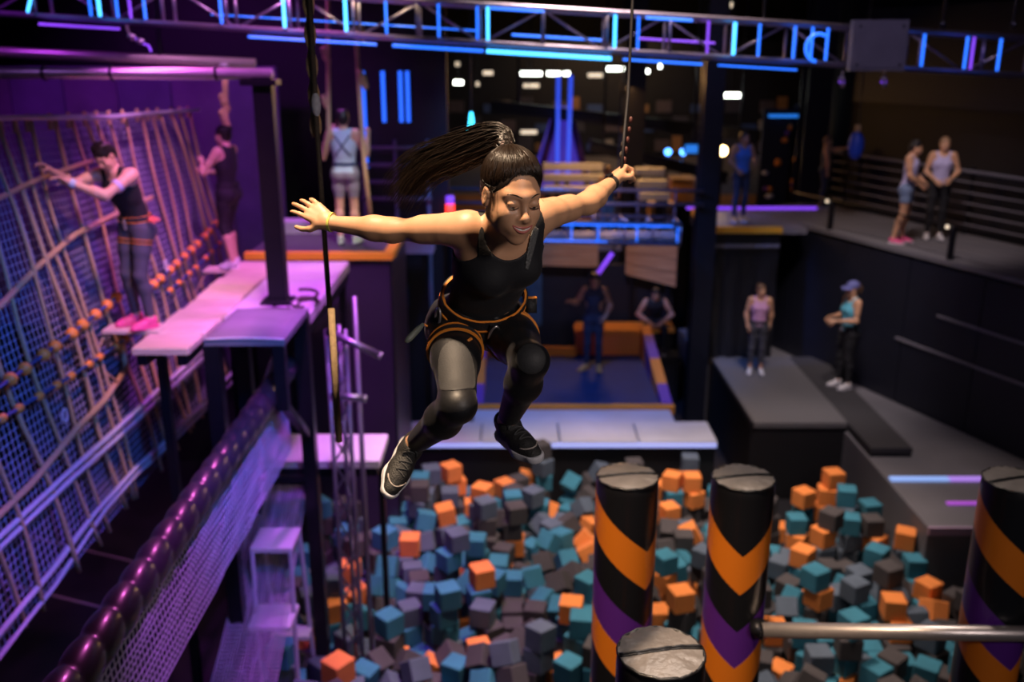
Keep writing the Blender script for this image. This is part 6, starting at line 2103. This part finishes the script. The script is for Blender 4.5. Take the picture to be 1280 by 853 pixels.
mb = MB()
r_ = np.random.default_rng(2)
for i in range(560):
    u = r_.uniform(-1, 1)
    if i < 330:                      # front hairline
        p0 = np.array((u * .074, .080 - .066 * u * u + r_.normal(0, .003), .088 - .080 * abs(u) ** 2.2))
    elif i < 500:                    # temples and sides behind the ears
        sd = 1 if u > 0 else -1
        f = abs(u)
        p0 = np.array((sd * .078, .028 - .05 * f * (f < .5) - .03 * (f >= .5) * f, .045 - .10 * f))
    else:                            # nape
        p0 = np.array((u * .06, -.06, -.08))
    p0 = on_scalp(p0, .0)
    wob = r_.normal(0, .004, 3)
    lift = r_.uniform(.0, .075)
    pts = []
    for k in range(11):
        f = k / 10
        q = p0 * (1 - f) + TIE * f + wob * math.sin(math.pi * f) + np.array((0, .0, .018)) * math.sin(math.pi * f) * (i < 330)
        s_ = on_scalp(q, (lift + .022) * math.sin(math.pi * .5 * min(1., f * 1.5)) - .012)
        if f > .85:
            s_ = s_ * (1 - (f - .85) / .15) + (TIE + r_.normal(0, .005, 3)) * ((f - .85) / .15)
        pts.append(H(*s_))
    mb.tube(pts, .0016, 3, cap=False, rad=[.0005 + .0017 * math.sin(math.pi * min(.9, f_ / 11)) for f_ in range(11)])
for i in range(22):                  # loose wisps at the ear and temple
    sd = -1 if i % 3 else 1
    p0 = on_scalp(np.array((sd * .076, r_.uniform(-.01, .03), r_.uniform(.0, .05))), .0)
    dv = np.array((sd * r_.uniform(.0, .02), r_.uniform(-.02, .02), r_.uniform(-.05, .01)))
    am = r_.uniform(.2, 1)
    mb.tube([H(*(p0 + dv * f + np.array((sd * .008, -.010, 0)) * math.sin(3 * f) * am)) for f in (0, .2, .4, .6, .8, 1)], .0006, 3, cap=False)
st_ = mb.build('combed_strands', 'hair_strand', hairo, True)
mb = MB()
ctl = [V3(p) for p in ((-0.014, 2.905, 5.919), (-0.036, 2.933, 5.944), (-0.097, 2.969, 5.925), (-0.194, 3.019, 5.881), (-0.289, 3.066, 5.831), (-0.364, 3.082, 5.747))]
spr = [.010, .034, .058, .072, .084, .088]
camr, camu, camb = np.array((1., 0, 0)), np.array((0, .2924, .9563)), np.array((0, -.9563, .2924))


def cr(P, t):
    n_ = len(P) - 1
    i = min(int(t * n_), n_ - 1)
    f = t * n_ - i
    p0, p1, p2, p3 = P[max(i - 1, 0)], P[i], P[i + 1], P[min(i + 2, n_)]
    return .5 * (2 * p1 + (p2 - p0) * f + (2 * p0 - 5 * p1 + 4 * p2 - p3) * f * f + (3 * p1 - p0 - 3 * p2 + p3) * f ** 3)


for i in range(900):
    a, q = r_.uniform(0, 2 * math.pi), math.sqrt(r_.uniform(0, 1))
    ox, oy = q * math.cos(a), q * math.sin(a)
    end = r_.uniform(.72, 1.06) if i % 4 else r_.uniform(.55, .9)
    ph, am = r_.uniform(0, 6), r_.uniform(.0, .018)
    clump = r_.integers(0, 26)
    ca, cq = clump * 2.4, math.sqrt((clump + .5) / 26)
    pts = []
    for k in range(14):
        t = min(end * k / 13, 1.0)
        sp2 = cr([np.array((s_,)) for s_ in spr], t)[0]
        mixc = .62 * t
        x, y = ox * (1 - mixc) + cq * math.cos(ca) * mixc, oy * (1 - mixc) + cq * math.sin(ca) * mixc
        p = cr(ctl, t)
        tg = unit(cr(ctl, min(t + .02, 1)) - cr(ctl, max(t - .02, 0)))
        n1 = unit(np.cross(camb, tg))
        extra = (end * k / 13 - t) * .5
        p = p + n1 * x * sp2 + camb * y * sp2 * .7 + (tg - camu * .5) * extra + n1 * am * math.sin(ph + 5 * t)
        pts.append(p)
    mb.tube(pts, .0013, 3, cap=False, rad=[.0017 * (1 - .75 * (k / 13) ** 2) for k in range(14)])
mb.build('ponytail', 'hair', hairo, True)
mb = MB()
for k in range(3):
    c_ = V3((-0.017, 2.907, 5.919)) + camu * (.006 * k - .006)
    mb.tube([c_ + camr * .0175 * math.cos(R(20 * i)) + camb * .0165 * math.sin(R(20 * i)) + camu * .004 * math.sin(R(20 * i)) for i in range(18)], .0032, 6, closed=True)
mb.build('hair_tie', mat('hair_tie', (.20, .15, .14), .5), hairo, True)

# grey panels on thigh and knee, sheer strap on the tank top
for nm, hp, kn, an, f0, f1, wd in (('thigh_panel', g['rh'], g['rk'], g['ra'], .44, 1.02, .058), ('knee_panel', g['lh'], g['lk'], g['la'], .80, 1.10, .052)):
    LS = Solid()
    LS.p = list(D['legs'].p)
    LS = LS.grow(.0062)
    ax_ = unit(kn - hp)
    fwd = unit(camb - ax_ * np.dot(camb, ax_))
    if nm == 'knee_panel':
        fwd = unit(camb)
    sd = np.cross(ax_, fwd)
    L_ = np.linalg.norm(kn - hp)
    mid = hp + (kn - hp) * (f0 + f1) / 2

    def pn_fn(P, LS=LS, ax_=ax_, fwd=fwd, sd=sd, hp=hp, kn=kn, mid=mid, nm=nm, L_=L_, f0=f0, f1=f1, wd=wd):
        q_ = LS(P)
        d = np.maximum(q_ - .0012, -q_ - .007)
        if nm == 'thigh_panel':
            t_ = ((P - hp) @ ax_ / L_ - (f0 + f1) / 2) / ((f1 - f0) / 2)
            x_ = (P - hp) @ sd
            d = np.maximum(d, np.abs(x_ + .004) - wd * np.sqrt(np.clip(1 - np.abs(t_) ** 3, 0, 1)))
            d = np.maximum(d, (np.abs(t_) - 1) * .1)
            d = np.maximum(d, -((P - mid) @ fwd) - .02)
        else:
            e = P - (kn + camu * .008)
            e = e - (e @ camb)[:, None] * camb
            d = np.maximum(d, np.linalg.norm(e, axis=1) - wd * .9)
            d = np.maximum(d, -((P - kn) @ fwd))
        return d
    lo, hi = np.minimum(hp, kn) - .1, np.maximum(hp, kn) + .1
    solid_mesh(nm, pn_fn, (lo, hi), .0036, 'cloth_panel', jw, 0)['label'] = 'grey knit panel'
TG = Solid()
TG.p = list(D['torso'].p)
TG = TG.grow(.0085)
sa_, sb_ = V3((0.079, 2.957, 5.679)), V3((0.049, 2.900, 5.562))
sx = unit(sb_ - sa_)


def strap_fn(P):
    q_ = TG(P)
    d = np.maximum(q_ - .0012, -q_ - .007)
    e = P - sa_
    t_ = e @ sx
    e = e - t_[:, None] * sx
    e = e - (e @ camb)[:, None] * camb
    d = np.maximum(d, np.linalg.norm(e, axis=1) - .013)
    d = np.maximum(d, np.maximum(-t_, t_ - np.linalg.norm(sb_ - sa_)))
    return np.maximum(d, -((P - g['chest']) @ D['cf']))


lo, hi = np.minimum(sa_, sb_) - .16, np.maximum(sa_, sb_) + .16
so_ = solid_mesh('shoulder_strap', strap_fn, (lo, hi), .0035, mat('mesh_strap', (.10, .10, .10), .5, noise=.4, nscale=90, bump=.6, bscale=160), jw, 0)
so_['label'] = 'grey mesh shoulder strap'

har = add_harness(jw, D, .004, 'web_black', 'web_orange', half=.024, lift=.115, gap=.022)
hm = MB()
# gear on the hips: side ring, small pouch and grip tool
c0 = g['pelvis'] + D['pu'] * .08 - D['pl'] * .165 + D['pf'] * .02
hm.tube([c0 + (D['pu'] * .040 * math.cos(R(20 * i)) + D['pf'] * .020 * math.sin(R(20 * i))) for i in range(18)], .0045, 6, closed=True)
hm.build('side_ring', 'pipe', har, True)
hm = MB()
c1 = g['pelvis'] + D['pu'] * .085 + D['pl'] * .172 + D['pf'] * .03
hm.tube([c1 + camu * .022, c1 - camu * .030], .021, 12)
hm.build('pouch', 'web_black', har, True)
hm = MB()
hm.tube([c1 + camu * .022 + camr * .017 * math.cos(R(30 * i)) + camb * .017 * math.sin(R(30 * i)) for i in range(12)], .006, 6, closed=True)
hm.build('pouch_rim', 'web_orange', har, True)
hm = MB()
p0, p1 = V3((-0.303, 3.154, 5.297)), V3((-0.359, 3.097, 5.249))
hm.tube([p0, p0 * .7 + p1 * .3, p0 * .2 + p1 * .8, p1], .011, 10, rad=[.006, .011, .012, .007])
hm.build('grip_tool', mat('grey_green_grip', (.16, .18, .15), .5, noise=.3), har, True)
hm = MB()
hm.tube([p0 + (g['rh'] - p0) * f - camu * .015 * math.sin(math.pi * f) for f in (0, .15, .3, .45)], .004, 6)
hm.build('grip_cord', 'web_orange', har, True)
hm = MB()
cb = g['rh'] + (g['rk'] - g['rh']) * .27 + camb * .085 + camr * .01
for dx, dy in ((-.016, 0), (.016, 0), (0, .018), (0, -.018)):
    hm.box(cb[0] + dx - (.004 if dx else .02), cb[0] + dx + (.004 if dx else .02), cb[1] - .006, cb[1] + .004, cb[2] + dy - (.004 if dy else .022), cb[2] + dy + (.004 if dy else .022))
hm.build('loop_buckle', 'web_black', har)
hm = MB()
hm.tube([cb + camr * .02 + camu * .014, cb + camr * .050 + camu * .034], .005, 6)
hm.tube([cb - camr * .02 + camu * .016, cb + camr * .02 + camu * .020], .005, 6)
hm.build('buckle_webbing', 'web_orange', har, True)
# wrist watch and bracelet
for nm, wr, el, mm, rr, hw in (('watch', g['lw'], g['le'], 'web_black', .0, .011), ('bracelet', g['rw'], g['re'], mat('lime_bracelet', (.55, .55, .12), .5), .0, .004)):
    m = MB()
    cc = wr + unit(el - wr) * (.022 if nm == 'watch' else .004)
    band(S, cc, wr - el, camu, hw, .0008, .003, m, n=36)
    wt = m.build(nm, mm, jw)
    if nm == 'watch':
        d_ = unit(camu * .7 + camb * .4 - camr * .2)
        d_ = unit(d_ - unit(wr - el) * np.dot(d_, unit(wr - el)))
        m = MB()
        p_ = cc + d_ * (march(S, cc, d_, .08) + .003)
        m.tube([p_, p_ + d_ * .007], .015, 18)
        m.build('dial', 'steel', wt)
# finger nails; their red colour stands in for pink light on the fingertips
m = MB()
for p_, d_ in D['tips']['r'] + D['tips']['l'][:0]:
    l_, u_, f_ = frame(d_, camr)
    m.ball(p_ + camb * .0045 - d_ * .002, (.0042, .0022, .0056), 8, 6, Matrix(np.stack([camr, camb, d_], 1).tolist()))
m.build('finger_nails', mat('pink_lit_nail', (.5, .10, .09), .3), jw, True)


def person(label, pose, skin, female, top, bottoms, cut, shoe, hairm, style, res=.0085, sole='sole_grey', hands=None, sleeves=0., harness=None, hem=0., group=None):
    Jp, k, loc = pose
    t, D_ = figure('person', label, Jp, res, skin, female, k, top=top, bottoms=bottoms, bottom_cut=cut, shoe=shoe, sole=sole, hair=M[hairm], hands=hands,
                   sleeves=sleeves, hem=hem, group=group, face=res < .0125)
    hair_cap(t, D_, res, hairm, style)
    if harness:
        add_harness(t, D_, res, harness[0], harness[1])
    return t, D_


def grip(loc, along, palm, thumb, c=1.2):
    return dict(along=loc(along), palm=loc(palm), thumb=loc(thumb), curl=(c, c, c, c), spread=.05, tc=.5)


# man on the net
ps_ = stand((-3.34, 8.36, 3.79), -28, 1.70, pelvis=(.0, -.05, .91), waist=(0, -.03, 1.06), chest=(-.01, .035, 1.215), neck=(-.02, .095, 1.405), head=(-.035, .165, 1.54),
            hf=(.12, .78, -.60), hu=(-.05, .58, .80), rs=(-.205, .07, 1.375), ls=(.175, .09, 1.375), le=(.15, .36, 1.235), lw=(-.02, .56, 1.36), re=(-.27, .33, 1.30), rw=(-.22, .57, 1.45),
            rh=(-.085, -.04, .885), lh=(.085, -.04, .885), rk=(-.10, .03, .48), lk=(.09, .05, .48), ra=(-.11, -.03, .08), la=(.10, -.0, .08), rt=(-.19, .13, .04), lt=(.05, .17, .04))
t1, D1 = person('man in black vest and pink shoes gripping the tall rope net', ps_, 'skin_b', False, 'cloth_black', 'cloth_charcoal', .93, 'shoe_pink', 'hair_black', 'short', .006,
                'shoe_pink', dict(l=grip(ps_[2], (-.5, .7, .5), (-.2, .6, -.6), (-.3, -.1, .9), .5), r=grip(ps_[2], (-.1, .8, .6), (.1, .6, -.6), (.9, .1, .2), .5)), harness=('web_black', 'web_orange'), hem=.03)
m = MB()
band(D1['S'], D1['g']['lw'] + unit(D1['g']['le'] - D1['g']['lw']) * .03, D1['g']['lw'] - D1['g']['le'], (0, 0, 1), .022, .002, .004, m, n=28)
m.build('wrist_band', 'cloth_sky', t1)
m = MB()
sh, el = D1['g']['ls'], D1['g']['le']
band(D1['S'], sh + (el - sh) * .55, el - sh, (0, 0, 1), .020, .002, .003, m, n=28)
m.build('arm_band', 'cloth_lav', t1)
m = MB()
c_ = D1['g']['pelvis'] + D1['pl'] * .17 + D1['pu'] * .07
for k in range(4):
    m.tube([c_ + D1['pl'] * (.02 * i + .01) + D1['pu'] * (.02 * math.sin(i * 1.3 + k * 1.7)) + D1['pf'] * .02 * (k - 1.5) for i in range(6)], .007, 5)
m.build('coral_slings', 'web_red', t1, True)

# woman holding a hanging rope
ps_ = stand((-3.27, 11.06, 3.73), -108, 1.64, chest=(0, -.02, 1.24), neck=(0, -.035, 1.435), head=(0, -.0, 1.585), hf=(0, 1, .0),
            le=(.21, .16, 1.16), lw=(.03, .30, 1.27), re=(-.19, .12, 1.12), rw=(-.02, .31, 1.14), rk=(-.09, .10, .50), lk=(.09, .04, .50), ra=(-.09, .03, .085), la=(.10, -.06, .085))
person('woman in black vest and knee length tights holding a rope on the far foot board', ps_, 'skin_b', True, 'cloth_black', 'cloth_black', .22, 'shoe_white', 'hair_black', 'bun', .0065, 'shoe_white',
       dict(l=grip(ps_[2], (-.5, .6, .5), (-.6, .5, 0), (.1, .3, .9)), r=grip(ps_[2], (.4, .7, .4), (.5, .5, 0), (.1, .3, .9))), harness=('web_black', 'web_black'))

# man in pale blue seen from behind
ps_ = stand((-2.13, 12.35, 3.765), 178, 1.70, hf=(.25, 1, -.05), le=(.29, .06, 1.10), lw=(.175, .14, 1.40), re=(-.27, .05, 1.14), rw=(-.29, .12, 1.36), rt=(-.16, .15, .045))
t3, D3 = person('man in pale blue vest seen from behind holding two ropes', ps_, 'skin_b', False, 'cloth_sky', 'cloth_grey', 1.75, 'shoe_green', 'hair_black', 'short', .0075, 'shoe_green',
                dict(l=grip(ps_[2], (-.1, .1, 1), (-.7, .4, 0), (.1, .9, .2)), r=grip(ps_[2], (-.1, .2, .9), (.7, .4, 0), (.1, .9, .2))), hem=-.02)
B3 = D3['torso'].grow(.012)
m = MB()
for q in (-1, 1):
    pts = []
    for i in range(13):
        f = i / 12
        p = D3['g']['chest'] + D3['cl'] * q * (.10 - .20 * f) * 1. + D3['cu'] * (.15 - .26 * f)
        d_ = -D3['cf']
        pts.append(p + d_ * (march(B3, p, d_, .3) + .003))
    m.tube(pts, .009, 6)
m.build('cross_straps', 'strap_blue', t3, True)
m = MB()
band(B3, D3['g']['pelvis'] + D3['pu'] * .09, D3['pu'], D3['pf'], .018, .004, .006, m)
m.build('belt', 'strap_blue', t3)

# person in blue on the viewing block
ps_ = stand((4.22, 17.75, 3.10), 20, 1.66, rs=(-.17, -.01, 1.395), re=(-.27, -.02, 1.16), rw=(-.16, .10, .99), le=(.27, .0, 1.15), lw=(.16, .16, 1.12))
person('person in blue vest and dark trousers standing on the orange edged block', ps_, 'skin_c', True, 'cloth_blue', 'cloth_navy', .93, 'shoe_tan', 'hair_black', 'long', .010)

# two on the walkway
ps_ = stand((6.42, 15.62, 3.11), 62, 1.70, head=(0, .05, 1.57), hf=(.1, 1, -.2), chest=(0, .02, 1.24), neck=(0, .01, 1.43), re=(-.22, .03, 1.13), rw=(-.12, .20, .98), le=(.22, .05, 1.13), lw=(.1, .22, 1.02),
            rk=(-.10, -.02, .49), ra=(-.12, -.12, .085), rt=(-.14, .06, .045))
person('person in lavender vest and denim shorts turned to the other on the walkway', ps_, 'skin', False, 'cloth_lav', 'cloth_denim', 1.55, 'shoe_pink', 'hair_black', 'short', .009)
ps_ = stand((7.10, 16.0, 3.11), -14, 1.70, rw=(-.10, .18, 1.0), re=(-.24, .02, 1.13), lw=(.12, .18, 1.02), le=(.26, .0, 1.14))
person('fair haired woman in violet vest and black trousers on the walkway', ps_, 'skin', True, 'cloth_lav', 'cloth_black', .93, 'shoe_white', 'hair_fair', 'bun', .009)

# two on the deck
ps_ = stand((3.66 + .62, 16.02, .71), -8, 1.62, hf=(.35, 1, -.1), re=(-.23, -.02, 1.13), rw=(-.20, .06, .92), le=(.22, -.05, 1.13), lw=(.21, -.05, .96))
person('woman in pink vest and charcoal tights facing us on the grey deck', ps_, 'skin', True, 'cloth_pink', 'cloth_charcoal', .72, 'shoe_white', 'hair_brown', 'bun', .009,
       harness=('web_black', 'web_black'))
ps_ = stand((5.60, 15.32, .70), -78, 1.84, hf=(0, 1, -.12), re=(-.20, .02, 1.12), rw=(-.08, .28, 1.14), le=(.22, .03, 1.13), lw=(.10, .30, 1.12), rt=(-.10, .18, .045), ra=(-.10, .03, .085), rk=(-.09, .05, .49))
t8, D8 = person('woman in teal vest and blue cap pointing left on the dark deck strip', ps_, 'skin', True, 'cloth_teal', 'cloth_black', .93, 'shoe_white', 'hair_brown', 'tail', .009,
                harness=('web_black', 'web_black'))
Hc, hx, q_ = D8['H'], D8['hax'], D8['hs']
m = MB()
for j in range(6):
    pass
cp_ = MB()
cp_.ball(Hc(0, .045, -.012), np.array((.089, .085, .106)) * q_, 18, 10, Matrix(hx.T.tolist()))
vs = []
for i in range(9):
    a_ = R(-60 + 15 * i)
    for rr in (.085, .175):
        for dz in (0, .006):
            vs.append(Hc(math.sin(a_) * rr * .85, .052 - (rr - .08) * .35 + dz, math.cos(a_) * rr))
fs_ = []
for i in range(8):
    o_ = i * 4
    fs_ += [(o_, o_ + 4, o_ + 6, o_ + 2), (o_ + 1, o_ + 3, o_ + 7, o_ + 5), (o_ + 2, o_ + 6, o_ + 7, o_ + 3)]
cp_.add(vs, fs_)
cp_.build('cap', mat('cap_cloth', (.10, .11, .30), .7), t8, False)

# two in the dark by the trampoline
ps_ = stand((1.50, 16.95, .45), -6, 1.86, re=(-.30, -.03, 1.17), rw=(-.40, .10, 1.22), le=(.27, -.02, 1.14), lw=(.19, .12, .98), ra=(-.11, -.02, .085), rt=(-.26, .12, .045))
person('man in dark navy clothes with tan shoes standing on the blue trampoline', ps_, 'skin_c', False, 'cloth_navy', 'cloth_navy', .95, 'shoe_tan', 'hair_black', 'short', .010,
       sole='shoe_tan', sleeves=.5)
ps_ = stand((2.86, 18.62, .18), -4, 1.74, pelvis=(0, 0, .73), waist=(0, .03, .87), chest=(0, .10, 1.02), neck=(0, .14, 1.20), head=(0, .20, 1.34), hf=(.0, 1, -.35), hu=(0, .35, 1),
            rh=(-.09, .0, .71), lh=(.09, .0, .71), rk=(-.19, .42, .70), lk=(.19, .42, .70), ra=(-.16, .40, .28), la=(.16, .40, .28), rt=(-.18, .57, .24), lt=(.18, .57, .24),
            rs=(-.18, .13, 1.16), ls=(.18, .13, 1.16), re=(-.33, .22, .93), le=(.33, .22, .93), rw=(-.11, .40, .80), lw=(.11, .40, .80))
person('man in black t-shirt seated on the orange bench beside the black column', ps_, 'skin', False, 'cloth_black', 'cloth_black', .95, 'shoe_black', 'hair_black', 'short', .010, sleeves=.55)
rs_ = thing('foot_step', 'low black step under the feet of the seated man', 'step', (2.9, 18.2, -.6))
MB().box(2.72, 3.32, 17.95, 18.56, .28, .36).build('tread', 'black', rs_)
MB().box(2.75, 3.29, 18.0, 18.5, -.6, .28).build('base', 'black', rs_)

# far figures
ps_ = stand((2.02, 20.35, 2.17), 25, 1.66, le=(.26, .05, 1.15), lw=(.16, .2, 1.05))
person('person in bright blue beyond the footbridge below the raised fist', ps_, 'skin', True, 'cloth_blue', 'cloth_blue', .93, 'shoe_white', 'hair_brown', 'tail', .012)
rs_ = thing('stage_riser', 'dark riser under the person in bright blue beyond the footbridge', 'platform', (2.0, 20.4, -.6))
MB().box(1.5, 2.32, 20.0, 20.75, 2.08, 2.16).build('deck_board', 'slate', rs_)
MB().box(1.55, 2.28, 20.05, 20.7, -.6, 2.08).build('skirt', 'black', rs_)
ps_ = stand((6.25, 19.35, 3.11), 75, 1.42, le=(.20, .22, 1.36), lw=(.10, .46, 1.42), re=(-.22, .04, 1.13))
person('person in dark clothes reaching toward the blue teardrop bag', ps_, 'skin', False, 'cloth_charcoal', 'cloth_navy', .93, 'shoe_black', 'hair_brown', 'short', .012)
